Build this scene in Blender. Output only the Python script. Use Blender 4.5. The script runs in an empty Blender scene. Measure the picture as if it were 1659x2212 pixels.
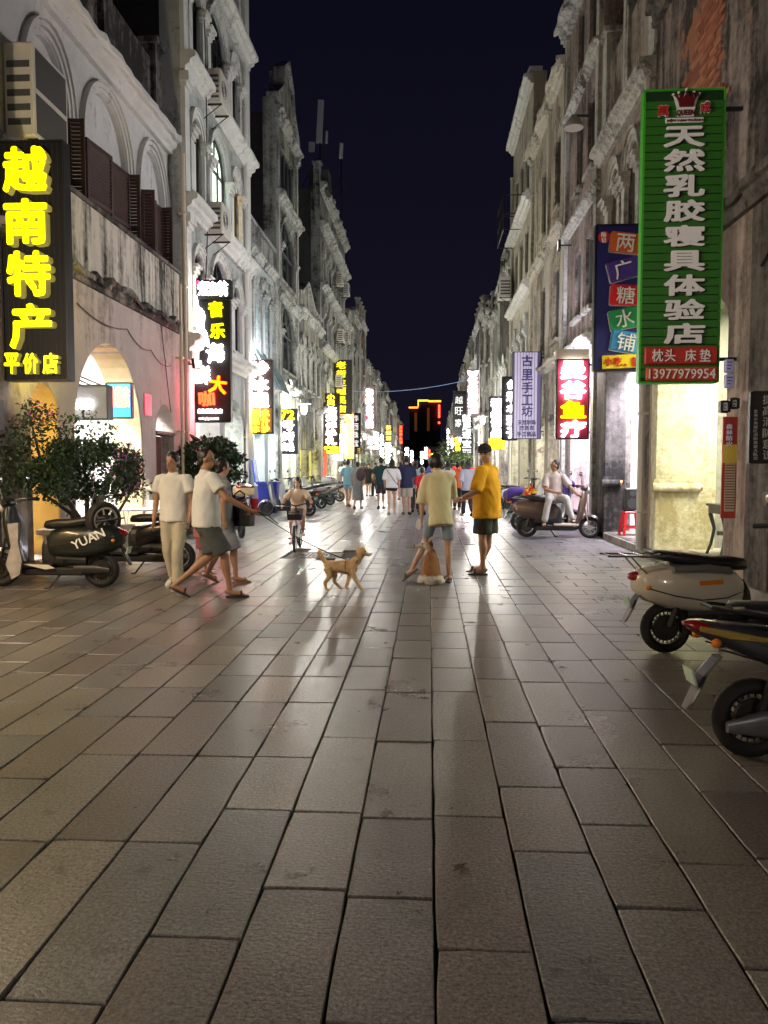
import bpy, math, random
from mathutils import Vector, Matrix, noise

random.seed(7)
PI = math.pi
scene = bpy.context.scene
COL = scene.collection
R = math.radians

# ------------------------------------------------------------------ camera
CAM_H = 1.468
cam_data = bpy.data.cameras.new('camera')
cam = bpy.data.objects.new('camera', cam_data)
COL.objects.link(cam)
cam.location = (0, 0, CAM_H)
cam.rotation_euler = (R(90 - 3.40), 0, R(3.31))
cam_data.sensor_fit = 'VERTICAL'
cam_data.sensor_height = 24.0
cam_data.lens = 24.0 * 1670.0 / 2212.0
cam_data.clip_start = 0.05
cam_data.clip_end = 2000
scene.camera = cam

# ------------------------------------------------------------------ night sky
world = bpy.data.worlds.new('World')
scene.world = world
world.use_nodes = True
wn = world.node_tree.nodes
wl = world.node_tree.links
wn.clear()
w_out = wn.new('ShaderNodeOutputWorld')
w_bg = wn.new('ShaderNodeBackground')
w_tc = wn.new('ShaderNodeTexCoord')
w_sep = wn.new('ShaderNodeSeparateXYZ')
w_rmp = wn.new('ShaderNodeValToRGB')
w_rmp.color_ramp.elements[0].position = 0.0
w_rmp.color_ramp.elements[0].color = (0.0042, 0.0036, 0.0078, 1)
w_rmp.color_ramp.elements[1].position = 0.55
w_rmp.color_ramp.elements[1].color = (0.0017, 0.0015, 0.0044, 1)
wl.new(w_tc.outputs['Generated'], w_sep.inputs[0])
wl.new(w_sep.outputs['Z'], w_rmp.inputs[0])
wl.new(w_rmp.outputs[0], w_bg.inputs[0])
w_bg.inputs[1].default_value = 1.0
wl.new(w_bg.outputs[0], w_out.inputs[0])

scene.view_settings.view_transform = 'Standard'
scene.view_settings.look = 'None'
scene.view_settings.gamma = 1.0
scene.view_settings.use_curve_mapping = False
scene.view_settings.exposure = 0.95
scene.render.engine = 'CYCLES'
cy = scene.cycles
cy.use_denoising = True
cy.max_bounces = 5
cy.diffuse_bounces = 3
cy.glossy_bounces = 3
cy.transmission_bounces = 3
cy.sample_clamp_indirect = 4.0
cy.sample_clamp_direct = 0.0
cy.caustics_reflective = False
cy.caustics_refractive = False
cy.use_light_tree = True

XL = -5.5       # plane of the left facades
XR = 3.55       # plane of the right facades

# ------------------------------------------------------------------ materials
MATS = {}

def _new(name):
    m = bpy.data.materials.new(name)
    m.use_nodes = True
    nt = m.node_tree
    return m, nt, nt.nodes['Principled BSDF']

def mat(name, col, rough=0.6, metal=0.0, spec=0.5, coat=0.0, vary=0.0, scale=8.0, bump=0.0, sub=0.0):
    """plain surface with optional tonal variation and fine relief"""
    if name in MATS:
        return MATS[name]
    m, nt, b = _new(name)
    b.inputs['Base Color'].default_value = (*col, 1)
    b.inputs['Roughness'].default_value = rough
    b.inputs['Metallic'].default_value = metal
    b.inputs['Specular IOR Level'].default_value = spec
    b.inputs['Coat Weight'].default_value = coat
    if vary > 0 or bump > 0:
        tc = nt.nodes.new('ShaderNodeTexCoord')
        n = nt.nodes.new('ShaderNodeTexNoise')
        n.inputs['Scale'].default_value = scale
        n.inputs['Detail'].default_value = 5
        nt.links.new(tc.outputs['Object'], n.inputs['Vector'])
        if vary > 0:
            r = nt.nodes.new('ShaderNodeValToRGB')
            r.color_ramp.elements[0].position = 0.3
            r.color_ramp.elements[1].position = 0.7
            r.color_ramp.elements[0].color = (*[c * (1 - vary) for c in col], 1)
            r.color_ramp.elements[1].color = (*[min(1, c * (1 + vary * 0.6)) for c in col], 1)
            nt.links.new(n.outputs['Fac'], r.inputs[0])
            nt.links.new(r.outputs[0], b.inputs['Base Color'])
        if bump > 0:
            bp = nt.nodes.new('ShaderNodeBump')
            bp.inputs['Strength'].default_value = bump
            bp.inputs['Distance'].default_value = 0.02
            nt.links.new(n.outputs['Fac'], bp.inputs['Height'])
            nt.links.new(bp.outputs[0], b.inputs['Normal'])
    MATS[name] = m
    return m

def emit(name, col, strength):
    if name in MATS:
        return MATS[name]
    m, nt, b = _new(name)
    b.inputs['Base Color'].default_value = (*[min(1, c) for c in col], 1)
    b.inputs['Roughness'].default_value = 0.4
    b.inputs['Emission Color'].default_value = (*col, 1)
    b.inputs['Emission Strength'].default_value = strength
    MATS[name] = m
    return m

def plaster(name, clean, dirt, amount=0.5, streak=1.0, seed=0.0, patch=None):
    """weathered lime plaster: rain streaks, blotches, optional patches where it fell off"""
    if name in MATS:
        return MATS[name]
    m, nt, b = _new(name)
    N, L = nt.nodes.new, nt.links.new
    tc = N('ShaderNodeTexCoord')
    off = N('ShaderNodeMapping')
    off.inputs['Location'].default_value = (seed, seed * 1.7, seed * 0.6)
    L(tc.outputs['Object'], off.inputs[0])
    mp = N('ShaderNodeMapping')
    mp.inputs['Scale'].default_value = (4.2, 4.2, 0.42)
    L(off.outputs[0], mp.inputs[0])
    n1 = N('ShaderNodeTexNoise'); n1.inputs['Scale'].default_value = 1.0
    n1.inputs['Detail'].default_value = 7; n1.inputs['Roughness'].default_value = 0.65
    L(mp.outputs[0], n1.inputs['Vector'])
    n2 = N('ShaderNodeTexNoise'); n2.inputs['Scale'].default_value = 0.8
    n2.inputs['Detail'].default_value = 8; n2.inputs['Roughness'].default_value = 0.66
    L(off.outputs[0], n2.inputs['Vector'])
    n3 = N('ShaderNodeTexNoise'); n3.inputs['Scale'].default_value = 9.0
    n3.inputs['Detail'].default_value = 8; n3.inputs['Roughness'].default_value = 0.7
    L(off.outputs[0], n3.inputs['Vector'])
    def M(op, a, c, clamp=False):
        q = N('ShaderNodeMath'); q.operation = op; q.use_clamp = clamp
        for i, s in enumerate((a, c)):
            if isinstance(s, (int, float)):
                q.inputs[i].default_value = s
            else:
                L(s, q.inputs[i])
        return q.outputs[0]
    s = M('ADD', M('MULTIPLY', n1.outputs['Fac'], 0.75 * streak), M('MULTIPLY', n2.outputs['Fac'], 1.15))
    s = M('ADD', s, M('MULTIPLY', n3.outputs['Fac'], 0.6))
    tot = (0.75 * streak + 1.15 + 0.6) * 0.5
    rm = N('ShaderNodeMapRange')
    lo = tot * (1.22 - 0.5 * amount)
    rm.inputs['From Min'].default_value = lo
    rm.inputs['From Max'].default_value = lo + tot * 0.26
    L(s, rm.inputs['Value'])
    mx = N('ShaderNodeMix'); mx.data_type = 'RGBA'
    mx.inputs[6].default_value = (*clean, 1)
    mx.inputs[7].default_value = (*dirt, 1)
    L(rm.outputs[0], mx.inputs[0])
    mt = N('ShaderNodeMix'); mt.data_type = 'RGBA'; mt.blend_type = 'MULTIPLY'
    mt.inputs[0].default_value = 1.0
    r3 = N('ShaderNodeMapRange')
    r3.inputs['From Min'].default_value = 0.3; r3.inputs['From Max'].default_value = 0.7
    r3.inputs['To Min'].default_value = 0.72; r3.inputs['To Max'].default_value = 1.08
    L(n2.outputs['Fac'], r3.inputs['Value'])
    L(mx.outputs[2], mt.inputs[6]); L(r3.outputs[0], mt.inputs[7])
    col = mt.outputs[2]
    if patch:
        n4 = N('ShaderNodeTexNoise'); n4.inputs['Scale'].default_value = 1.1
        n4.inputs['Detail'].default_value = 9; n4.inputs['Roughness'].default_value = 0.62
        o2 = N('ShaderNodeMapping'); o2.inputs['Location'].default_value = (seed + 11, 5, 3)
        L(tc.outputs['Object'], o2.inputs[0]); L(o2.outputs[0], n4.inputs['Vector'])
        r4 = N('ShaderNodeMapRange')
        r4.inputs['From Min'].default_value = 0.56; r4.inputs['From Max'].default_value = 0.585
        L(n4.outputs['Fac'], r4.inputs['Value'])
        m4 = N('ShaderNodeMix'); m4.data_type = 'RGBA'
        m4.inputs[7].default_value = (*patch, 1)
        L(r4.outputs[0], m4.inputs[0]); L(col, m4.inputs[6])
        col = m4.outputs[2]
    L(col, b.inputs['Base Color'])
    b.inputs['Roughness'].default_value = 0.85
    b.inputs['Specular IOR Level'].default_value = 0.25
    bp = N('ShaderNodeBump'); bp.inputs['Strength'].default_value = 0.5
    bp.inputs['Distance'].default_value = 0.03
    L(M('ADD', n3.outputs['Fac'], M('MULTIPLY', rm.outputs[0], 0.3)), bp.inputs['Height'])
    L(bp.outputs[0], b.inputs['Normal'])
    MATS[name] = m
    return m

def granite():
    if 'granite' in MATS:
        return MATS['granite']
    m, nt, b = _new('granite')
    N, L = nt.nodes.new, nt.links.new
    geo = N('ShaderNodeNewGeometry'); oi = N('ShaderNodeObjectInfo')
    add = N('ShaderNodeMath'); add.operation = 'ADD'
    L(geo.outputs['Random Per Island'], add.inputs[0]); L(oi.outputs['Random'], add.inputs[1])
    fr = N('ShaderNodeMath'); fr.operation = 'FRACT'; L(add.outputs[0], fr.inputs[0])
    tone = N('ShaderNodeValToRGB'); cr = tone.color_ramp
    cr.elements[0].position = 0; cr.elements[0].color = (0.110, 0.102, 0.098, 1)
    cr.elements[1].position = 1; cr.elements[1].color = (0.196, 0.184, 0.172, 1)
    e = cr.elements.new(0.35); e.color = (0.164, 0.142, 0.134, 1)
    e = cr.elements.new(0.6); e.color = (0.128, 0.133, 0.138, 1)
    e = cr.elements.new(0.8); e.color = (0.172, 0.158, 0.148, 1)
    L(fr.outputs[0], tone.inputs[0])
    # position used for the grain so that copies of one slab do not repeat
    ps = geo.outputs['Position']
    n1 = N('ShaderNodeTexNoise'); n1.inputs['Scale'].default_value = 75; n1.inputs['Detail'].default_value = 4
    n1.inputs['Roughness'].default_value = 0.8; L(ps, n1.inputs['Vector'])
    r1 = N('ShaderNodeMapRange'); r1.inputs['From Min'].default_value = 0.33; r1.inputs['From Max'].default_value = 0.67
    r1.inputs['To Min'].default_value = 0.22; r1.inputs['To Max'].default_value = 1.78; L(n1.outputs['Fac'], r1.inputs['Value'])
    n2 = N('ShaderNodeTexNoise'); n2.inputs['Scale'].default_value = 1.7; n2.inputs['Detail'].default_value = 7
    n2.inputs['Roughness'].default_value = 0.65; L(ps, n2.inputs['Vector'])
    r2 = N('ShaderNodeMapRange'); r2.inputs['From Min'].default_value = 0.3; r2.inputs['From Max'].default_value = 0.7
    r2.inputs['To Min'].default_value = 0.70; r2.inputs['To Max'].default_value = 1.18; L(n2.outputs['Fac'], r2.inputs['Value'])
    # dark spots (gum, grease)
    n3 = N('ShaderNodeTexNoise'); n3.inputs['Scale'].default_value = 6.5; n3.inputs['Detail'].default_value = 1
    L(ps, n3.inputs['Vector'])
    r3 = N('ShaderNodeMapRange'); r3.inputs['From Min'].default_value = 0.70; r3.inputs['From Max'].default_value = 0.80
    r3.inputs['To Min'].default_value = 1; r3.inputs['To Max'].default_value = 0.5; L(n3.outputs['Fac'], r3.inputs['Value'])
    m1 = N('ShaderNodeMath'); m1.operation = 'MULTIPLY'; L(r1.outputs[0], m1.inputs[0]); L(r2.outputs[0], m1.inputs[1])
    m2 = N('ShaderNodeMath'); m2.operation = 'MULTIPLY'; L(m1.outputs[0], m2.inputs[0]); L(r3.outputs[0], m2.inputs[1])
    mx = N('ShaderNodeMix'); mx.data_type = 'RGBA'; mx.blend_type = 'MULTIPLY'; mx.inputs[0].default_value = 1
    L(tone.outputs[0], mx.inputs[6]); L(m2.outputs[0], mx.inputs[7]); L(mx.outputs[2], b.inputs['Base Color'])
    # tooled surface: fine ripple on some slabs
    wv = N('ShaderNodeTexNoise'); wv.inputs['Scale'].default_value = 1.0; wv.inputs['Detail'].default_value = 4
    wm = N('ShaderNodeMapping'); wm.inputs['Scale'].default_value = (30, 85, 1)
    wm.inputs['Rotation'].default_value = (0, 0, 0.25)
    L(ps, wm.inputs[0]); L(wm.outputs[0], wv.inputs['Vector'])
    ad = N('ShaderNodeMath'); ad.operation = 'ADD'; L(wv.outputs['Fac'], ad.inputs[0]); L(n1.outputs['Fac'], ad.inputs[1])
    bp = N('ShaderNodeBump'); bp.inputs['Strength'].default_value = 0.5; bp.inputs['Distance'].default_value = 0.0035
    L(ad.outputs[0], bp.inputs['Height']); L(bp.outputs[0], b.inputs['Normal'])
    rr = N('ShaderNodeMapRange'); rr.inputs['To Min'].default_value = 0.25; rr.inputs['To Max'].default_value = 0.38
    rr.inputs['From Min'].default_value = 0.3; rr.inputs['From Max'].default_value = 0.7
    L(n2.outputs['Fac'], rr.inputs['Value']); L(rr.outputs[0], b.inputs['Roughness'])
    b.inputs['Specular IOR Level'].default_value = 0.5
    MATS['granite'] = m
    return m

# ------------------------------------------------------------------ geometry helpers
class MB:
    """collects shapes and links them as ONE mesh object; tf maps every point"""
    def __init__(s, tf=None):
        s.v, s.f, s.mi, s.cur, s.tf = [], [], [], 0, tf
    def add(s, vs, fs):
        n = len(s.v)
        s.v += [tuple(s.tf(*p)) if s.tf else tuple(p) for p in vs]
        s.f += [tuple(i + n for i in f) for f in fs]
        s.mi += [s.cur] * len(fs)
        return s
    def box(s, x0, x1, y0, y1, z0, z1):
        return s.add([(x0, y0, z0), (x1, y0, z0), (x1, y1, z0), (x0, y1, z0),
                      (x0, y0, z1), (x1, y0, z1), (x1, y1, z1), (x0, y1, z1)],
                     [(3, 2, 1, 0), (4, 5, 6, 7), (0, 1, 5, 4), (1, 2, 6, 5), (2, 3, 7, 6), (3, 0, 4, 7)])
    def bbox(s, x0, x1, y0, y1, z0, z1, b=0.01):
        """box with chamfered vertical and horizontal edges"""
        o = []
        for z, k in ((z0, b), (z0 + b, 0), (z1 - b, 0), (z1, b)):
            xa, xb, ya, yb = x0 + k, x1 - k, y0 + k, y1 - k
            o.append([(xa + b, ya, z), (xb - b, ya, z), (xb, ya + b, z), (xb, yb - b, z),
                      (xb - b, yb, z), (xa + b, yb, z), (xa, yb - b, z), (xa, ya + b, z)])
        return s.rings(o)
    def rings(s, rs, cap=True):
        n = len(rs[0])
        vs = [p for r in rs for p in r]
        fs = []
        for i in range(len(rs) - 1):
            for j in range(n):
                k = (j + 1) % n
                fs.append((i * n + j, i * n + k, (i + 1) * n + k, (i + 1) * n + j))
        if cap:
            fs.append(tuple(range(n - 1, -1, -1)))
            fs.append(tuple(range((len(rs) - 1) * n, len(rs) * n)))
        return s.add(vs, fs)
    def obox(s, c, size, M=None):
        hx, hy, hz = size[0] / 2, size[1] / 2, size[2] / 2
        P = [Vector(p) for p in ((-hx, -hy, -hz), (hx, -hy, -hz), (hx, hy, -hz), (-hx, hy, -hz),
                                 (-hx, -hy, hz), (hx, -hy, hz), (hx, hy, hz), (-hx, hy, hz))]
        if M is not None:
            P = [M @ p for p in P]
        c = Vector(c)
        return s.add([c + p for p in P],
                     [(3, 2, 1, 0), (4, 5, 6, 7), (0, 1, 5, 4), (1, 2, 6, 5), (2, 3, 7, 6), (3, 0, 4, 7)])
    def tube(s, path, r, seg=8, cap=True):
        path = [Vector(p) for p in path]
        rs = r if isinstance(r, (list, tuple)) else [r] * len(path)
        out, prev = [], None
        for i, p in enumerate(path):
            a = path[max(0, i - 1)]; c = path[min(len(path) - 1, i + 1)]
            t = (c - a)
            t = t.normalized() if t.length > 1e-9 else Vector((0, 0, 1))
            if prev is None:
                u = t.cross(Vector((0, 0, 1)))
                if u.length < 0.1:
                    u = t.cross(Vector((1, 0, 0)))
            else:
                u = prev - t * prev.dot(t)
            u.normalize(); prev = u
            w = t.cross(u)
            out.append([p + (u * math.cos(2 * PI * k / seg) + w * math.sin(2 * PI * k / seg)) * rs[i] for k in range(seg)])
        return s.rings(out, cap)
    def prism(s, poly, fn, d0, d1):
        """poly: 2D points, fn(u, v, d) -> 3D"""
        n = len(poly)
        vs = [fn(u, v, d0) for u, v in poly] + [fn(u, v, d1) for u, v in poly]
        fs = [tuple(range(n - 1, -1, -1)), tuple(range(n, 2 * n))]
        fs += [(i, (i + 1) % n, n + (i + 1) % n, n + i) for i in range(n)]
        return s.add(vs, fs)
    def lathe(s, prof, seg=16, c=(0, 0, 0), axis='z', cap=True):
        rs = []
        for r, h in prof:
            ring = []
            for k in range(seg):
                a = 2 * PI * k / seg
                x, y = r * math.cos(a), r * math.sin(a)
                if axis == 'z': p = (c[0] + x, c[1] + y, c[2] + h)
                elif axis == 'y': p = (c[0] + x, c[1] + h, c[2] + y)
                else: p = (c[0] + h, c[1] + x, c[2] + y)
                ring.append(p)
            rs.append(ring)
        return s.rings(rs, cap)
    def ball(s, c, r, seg=10, rg=6, M=None):
        if not isinstance(r, (tuple, list)):
            r = (r, r, r)
        rs = []
        for i in range(rg + 1):
            t = PI * min(max(i / rg, 0.02), 0.98)
            ring = []
            for k in range(seg):
                a = 2 * PI * k / seg
                p = Vector((r[0] * math.sin(t) * math.cos(a), r[1] * math.sin(t) * math.sin(a), -r[2] * math.cos(t)))
                if M is not None: p = M @ p
                ring.append(Vector(c) + p)
            rs.append(ring)
        return s.rings(rs)
    def mesh(s, name, mats, smooth=False):
        me = bpy.data.meshes.new(name)
        me.from_pydata(s.v, [], s.f)
        if not isinstance(mats, (list, tuple)): mats = [mats]
        for m in mats: me.materials.append(m)
        if len(mats) > 1:
            me.polygons.foreach_set('material_index', s.mi)
        if smooth:
            me.polygons.foreach_set('use_smooth', [True] * len(s.f))
            try: me.set_sharp_from_angle(angle=R(42))
            except Exception: pass
        me.update()
        return me
    def build(s, name, mats, parent=None, smooth=False, loc=None, rot=None):
        o = bpy.data.objects.new(name, s.mesh(name, mats, smooth))
        COL.objects.link(o)
        if parent is not None: o.parent = parent
        if loc is not None: o.location = loc
        if rot is not None: o.rotation_euler = rot
        return o

def tag(o, label=None, cat=None, group=None, kind=None):
    if label: o['label'] = label
    if cat: o['category'] = cat
    if group: o['group'] = group
    if kind: o['kind'] = kind
    return o

def empty(name, loc=(0, 0, 0), rz=0.0, label=None, cat=None, group=None, kind=None, parent=None):
    o = bpy.data.objects.new(name, None)
    COL.objects.link(o)
    o.location = loc
    o.rotation_euler = (0, 0, rz)
    o.empty_display_size = 0.3
    if parent: o.parent = parent
    return tag(o, label, cat, group, kind)

def inst(name, me, parent, loc, rot=(0, 0, 0), scale=(1, 1, 1)):
    o = bpy.data.objects.new(name, me)
    COL.objects.link(o)
    if parent is not None: o.parent = parent
    o.location = loc; o.rotation_euler = rot; o.scale = scale
    return o

def copy_tree(o, parent=None):
    c = o.copy(); COL.objects.link(c)
    if parent is not None: c.parent = parent
    for ch in list(o.children):
        copy_tree(ch, c)
    return c

def lamp(name, kind, loc, power, col, size=0.1, rot=None, size_y=None, spot=None, parent=None, spread=None):
    d = bpy.data.lights.new(name, kind)
    d.energy = power; d.color = col
    if kind == 'AREA':
        d.shape = 'RECTANGLE'; d.size = size; d.size_y = size_y or size
        if spread: d.spread = spread
    elif kind in ('POINT', 'SPOT'):
        d.shadow_soft_size = size
        if kind == 'SPOT' and spot:
            d.spot_size = spot; d.spot_blend = 0.6
    o = bpy.data.objects.new(name, d)
    COL.objects.link(o)
    o.location = loc
    if rot: o.rotation_euler = rot
    if parent: o.parent = parent
    return o

def from_ob(tmp):
    dg = bpy.context.evaluated_depsgraph_get()
    me = bpy.data.meshes.new_from_object(tmp.evaluated_get(dg), depsgraph=dg)
    return me

GLYPH = {}
def glyph(ch, bold=0.0, depth=0.03):
    """outline of one or more letters; heavier weight comes from slightly shifted overlays"""
    key = (ch, round(bold, 4), depth)
    if key in GLYPH: return GLYPH[key]
    c = bpy.data.curves.new('glyph', 'FONT')
    c.body = ch; c.extrude = depth; c.size = 1; c.resolution_u = 2
    o = bpy.data.objects.new('glyph', c)
    me = bpy.data.meshes.new_from_object(o)
    bpy.data.objects.remove(o)
    V = [tuple(v.co) for v in me.vertices]
    F = [tuple(p.vertices) for p in me.polygons]
    bpy.data.meshes.remove(me)
    if bold > 0.003:
        n = len(V); V2, F2 = [], []
        k = bold * 1.0
        offs = [(0, 0), (k, 0), (-k, 0), (0, k), (0, -k), (k * .75, k * .75), (-k * .75, k * .75), (k * .75, -k * .75), (-k * .75, -k * .75)]
        for i, (dx, dy) in enumerate(offs):
            V2 += [(x + dx, y + dy, z * (1 - 0.012 * i)) for x, y, z in V]
            F2 += [tuple(q + i * n for q in f) for f in F]
        V, F = V2, F2
    GLYPH[key] = (V, F)
    return GLYPH[key]

def text_part(txt, cx, cz, w, h, m, parent, name='character', y=-0.05, bold=0.02, depth=0.03, rot=0.0, tilt=None, fit=True):
    """one piece of lettering fitted into a w x h box, its face towards -y of the parent"""
    V, F = glyph(txt, bold, depth)
    xs = [v[0] for v in V]; ys = [v[1] for v in V]
    x0, x1, y0, y1 = min(xs), max(xs), min(ys), max(ys)
    sx = w / max(x1 - x0, 1e-3); sy = h / max(y1 - y0, 1e-3)
    if not fit: sx = sy = min(sx, sy)
    mb = MB()
    c, s = math.cos(rot), math.sin(rot)
    pts = []
    for v in V:
        px = (v[0] - (x0 + x1) / 2) * sx; pz = (v[1] - (y0 + y1) / 2) * sy
        pts.append((px * c - pz * s, -(v[2]), px * s + pz * c))
    mb.add(pts, F)
    return mb.build(name, m, parent, loc=(cx, y, cz))

# ------------------------------------------------------------------ projection, only used to decide which pieces are near enough to be parts
_cy, _sy = math.cos(R(3.31)), math.sin(R(3.31))
_cp, _sp = math.cos(R(3.40)), math.sin(R(3.40))
def project(x, y, z):
    fx = x * _cy + y * _sy
    fy = -x * _sy + y * _cy
    dz = z - CAM_H
    f = fy * _cp - dz * _sp
    up = fy * _sp + dz * _cp
    if f < 0.05: return None
    return 829.5 + 1670 * fx / f, 1106 - 1670 * up / f, f

# ------------------------------------------------------------------ ground and paving
M_GRANITE = granite()
M_MORTAR = mat('mortar', (0.030, 0.027, 0.024), 0.95)
M_ASPH = mat('far_ground', (0.12, 0.115, 0.11), 0.6, vary=0.3, scale=2)

g = MB()
g.add([(-60, -30, -0.03), (60, -30, -0.03), (60, 420, -0.03), (-60, 420, -0.03)], [(0, 1, 2, 3)])
tag(g.build('ground', M_MORTAR), kind='structure')

def slab_geo(mb, x0, x1, y0, y1, rnd, z=0.0):
    """one paving stone with slightly worn, uneven edges and rounded arrises"""
    nx = 3 if x1 - x0 < .45 else 4
    ny = 3 if y1 - y0 < .45 else 5
    P = [(x0 + (x1 - x0) * i / nx, y0, 0, 1) for i in range(nx)] + [(x1, y0 + (y1 - y0) * i / ny, -1, 0) for i in range(ny)]
    P += [(x1 - (x1 - x0) * i / nx, y1, 0, -1) for i in range(nx)] + [(x0, y1 - (y1 - y0) * i / ny, 1, 0) for i in range(ny)]
    cx, cyy = (x0 + x1) / 2, (y0 + y1) / 2
    n = len(P); V = []
    tl = (rnd.uniform(-.004, .004), rnd.uniform(-.003, .003))
    rings_ = [[], [], []]
    for i, (x, y, ix, iy) in enumerate(P):
        e = abs(rnd.gauss(0, .0016))
        corner = (abs(x - x0) < 1e-6 or abs(x - x1) < 1e-6) and (abs(y - y0) < 1e-6 or abs(y - y1) < 1e-6)
        if corner: e += rnd.choice((0, .001, .002, .008)) * rnd.random()
        sx = 1 if x < cx else -1; sy_ = 1 if y < cyy else -1
        dx, dy = (sx * e, sy_ * e) if corner else (ix * e, iy * e)
        h = (x - cx) * tl[0] + (y - cyy) * tl[1]
        b = .0035
        bx, by = (sx * b, sy_ * b) if corner else (ix * b, iy * b)
        rings_[0].append((x + dx, y + dy, z - .026)); rings_[1].append((x + dx, y + dy, z - .0035 + h)); rings_[2].append((x + dx + bx, y + dy + by, z + h))
    mb.add(rings_[0] + rings_[1] + rings_[2], [tuple(range(2 * n, 3 * n))] + [(i, (i + 1) % n, n + (i + 1) % n, n + i) for i in range(n)] + [(n + i, n + (i + 1) % n, 2 * n + (i + 1) % n, 2 * n + i) for i in range(n)])

rs = random.Random(3)
slabs = []
ROW0 = 0.024
for k in range(-19, 5):
    xa = ROW0 + 0.30 * k
    xb = xa + 0.30
    xa = max(xa, XL + 0.0)
    y = -4.0 - rs.choice((0.0, 0.3, 0.6)) - rs.uniform(0, 0.08)
    while y < 95:
        L = 0.9 if rs.random() < (0.62 if y < 4.6 else 0.12) else 0.6
        g_ = .0024 if k % 2 else .0032
        slabs.append((xa + g_, xb - g_, y + 0.0042, y + L - 0.0042))
        y += L
# crosswise paving towards the right-hand arcades
y = -4.0; c = 0
while y < 95:
    x = 1.524 - (0.3 if c % 2 else 0.0)
    while x < XR - 0.01:
        xa, xb = max(x, 1.524), min(x + 0.6, XR)
        if xb - xa > 0.04:
            slabs.append((xa + 0.0026, xb - 0.0026, y + 0.0026, y + 0.2974))
        x += 0.6
    y += 0.30; c += 1

def slab_score(s):
    cx, cyy = (s[0] + s[1]) / 2, (s[2] + s[3]) / 2
    p = project(cx, cyy, 0)
    if p is None or p[0] < -60 or p[0] > 1719 or p[1] > 2300: return -1
    return (s[1] - s[0]) * (s[3] - s[2]) / (p[2] ** 3)
# leave room for the manhole frame
MANH = (-2.32, -1.42, 12.2, 13.05)
def hits(s):
    return s[0] < MANH[1] - 0.01 and s[1] > MANH[0] + 0.01 and s[2] < MANH[3] - 0.01 and s[3] > MANH[2] + 0.01
slabs = [s for s in slabs if not hits(s)]
slabs.sort(key=slab_score, reverse=True)
pav = empty('pavement', (0, 0, 0), kind='structure')
lib = {}
for s in slabs[:300]:
    w, l = round(s[1] - s[0], 3), round(s[3] - s[2], 3)
    var = rs.randrange(6)
    key = (w, l, var)
    if key not in lib:
        mb = MB(); slab_geo(mb, -w / 2, w / 2, -l / 2, l / 2, random.Random(var * 7 + 1))
        lib[key] = mb.mesh('paving_slab', M_GRANITE)
    inst('paving_slab', lib[key], pav, ((s[0] + s[1]) / 2, (s[2] + s[3]) / 2, rs.uniform(-0.001, 0.001)))
mb = MB()
for s in slabs[300:]:
    slab_geo(mb, s[0], s[1], s[2], s[3], rs, rs.uniform(-0.001, 0.001))
tag(mb.build('far_paving_slabs', M_GRANITE, pav), kind='stuff')
g = MB()
g.add([(XL, 95, -0.004), (XR, 95, -0.004), (XR, 400, -0.004), (XL, 400, -0.004)], [(0, 1, 2, 3)])
tag(g.build('far_road', M_ASPH), kind='structure')

# manhole cover in the paving
mh = empty('manhole_cover', ((MANH[0] + MANH[1]) / 2, (MANH[2] + MANH[3]) / 2, 0), label='round dark manhole cover in a square stone frame set in the paving', cat='manhole cover')
hw, hl = (MANH[1] - MANH[0]) / 2 - 0.01, (MANH[3] - MANH[2]) / 2 - 0.01
M_IRON = mat('cast_iron', (0.10, 0.095, 0.09), 0.5, 0.4, vary=0.4, scale=14, bump=0.3)
M_FRAME = mat('manhole_frame', (0.14, 0.12, 0.10), 0.7, vary=0.3, scale=6)
mb = MB(); mb.box(-hw, hw, -hl, hl, -0.024, -0.004); mb.build('frame', M_FRAME, mh)
mb = MB(); mb.lathe([(0.36, -0.003), (0.36, 0.002), (0.33, 0.004), (0.33, 0.002), (0.05, 0.002), (0.05, 0.005), (0.001, 0.005)], 32)
for i in range(-4, 5):
    for j in range(-4, 5):
        if i * i + j * j < 18: mb.box(i * 0.065 - 0.02, i * 0.065 + 0.02, j * 0.065 - 0.008, j * 0.065 + 0.008, 0.002, 0.006)
mb.build('cover', M_IRON, mh)
mb = MB(); mb.box(-3.9, -3.3, 10.85, 11.45, 0.0015, 0.004)
tag(mb.build('service_hatch', M_FRAME), 'square dull metal hatch in the paving behind the legs of the leash man', 'hatch')

# ------------------------------------------------------------------ facade toolkit (s along the street, d out of the wall, z up)
M_DARKGLASS = mat('dark_glass', (0.015, 0.017, 0.02), 0.12, spec=0.6)
M_WOODDARK = mat('dark_brown_wood', (0.035, 0.017, 0.013), 0.55, vary=0.3, scale=10)
M_FRAMEGREY = mat('grey_window_frame', (0.11, 0.12, 0.12), 0.5)
M_BLACKMETAL = mat('black_metal', (0.018, 0.018, 0.02), 0.45, 0.3)
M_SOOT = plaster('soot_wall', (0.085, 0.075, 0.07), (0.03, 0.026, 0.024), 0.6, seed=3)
M_WHITEWALL = mat('white_interior_wall', (0.75, 0.74, 0.70), 0.7, vary=0.08, scale=2)
M_TILEF = mat('arcade_floor_tile', (0.42, 0.39, 0.34), 0.45, vary=0.15, scale=3)
M_KERB = mat('kerb_stone', (0.22, 0.20, 0.17), 0.75, vary=0.4, scale=6, bump=0.3)

def bar(mb, p, q, w, d0, d1):
    p, q = Vector(p), Vector(q)
    t = (q - p).normalized(); n = Vector((-t.y, t.x)) * (w / 2)
    c = [p - n, q - n, q + n, p + n]
    mb.prism([(a.x, a.y) for a in c], lambda u, v, d: (u, d, v), d0, d1)

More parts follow.
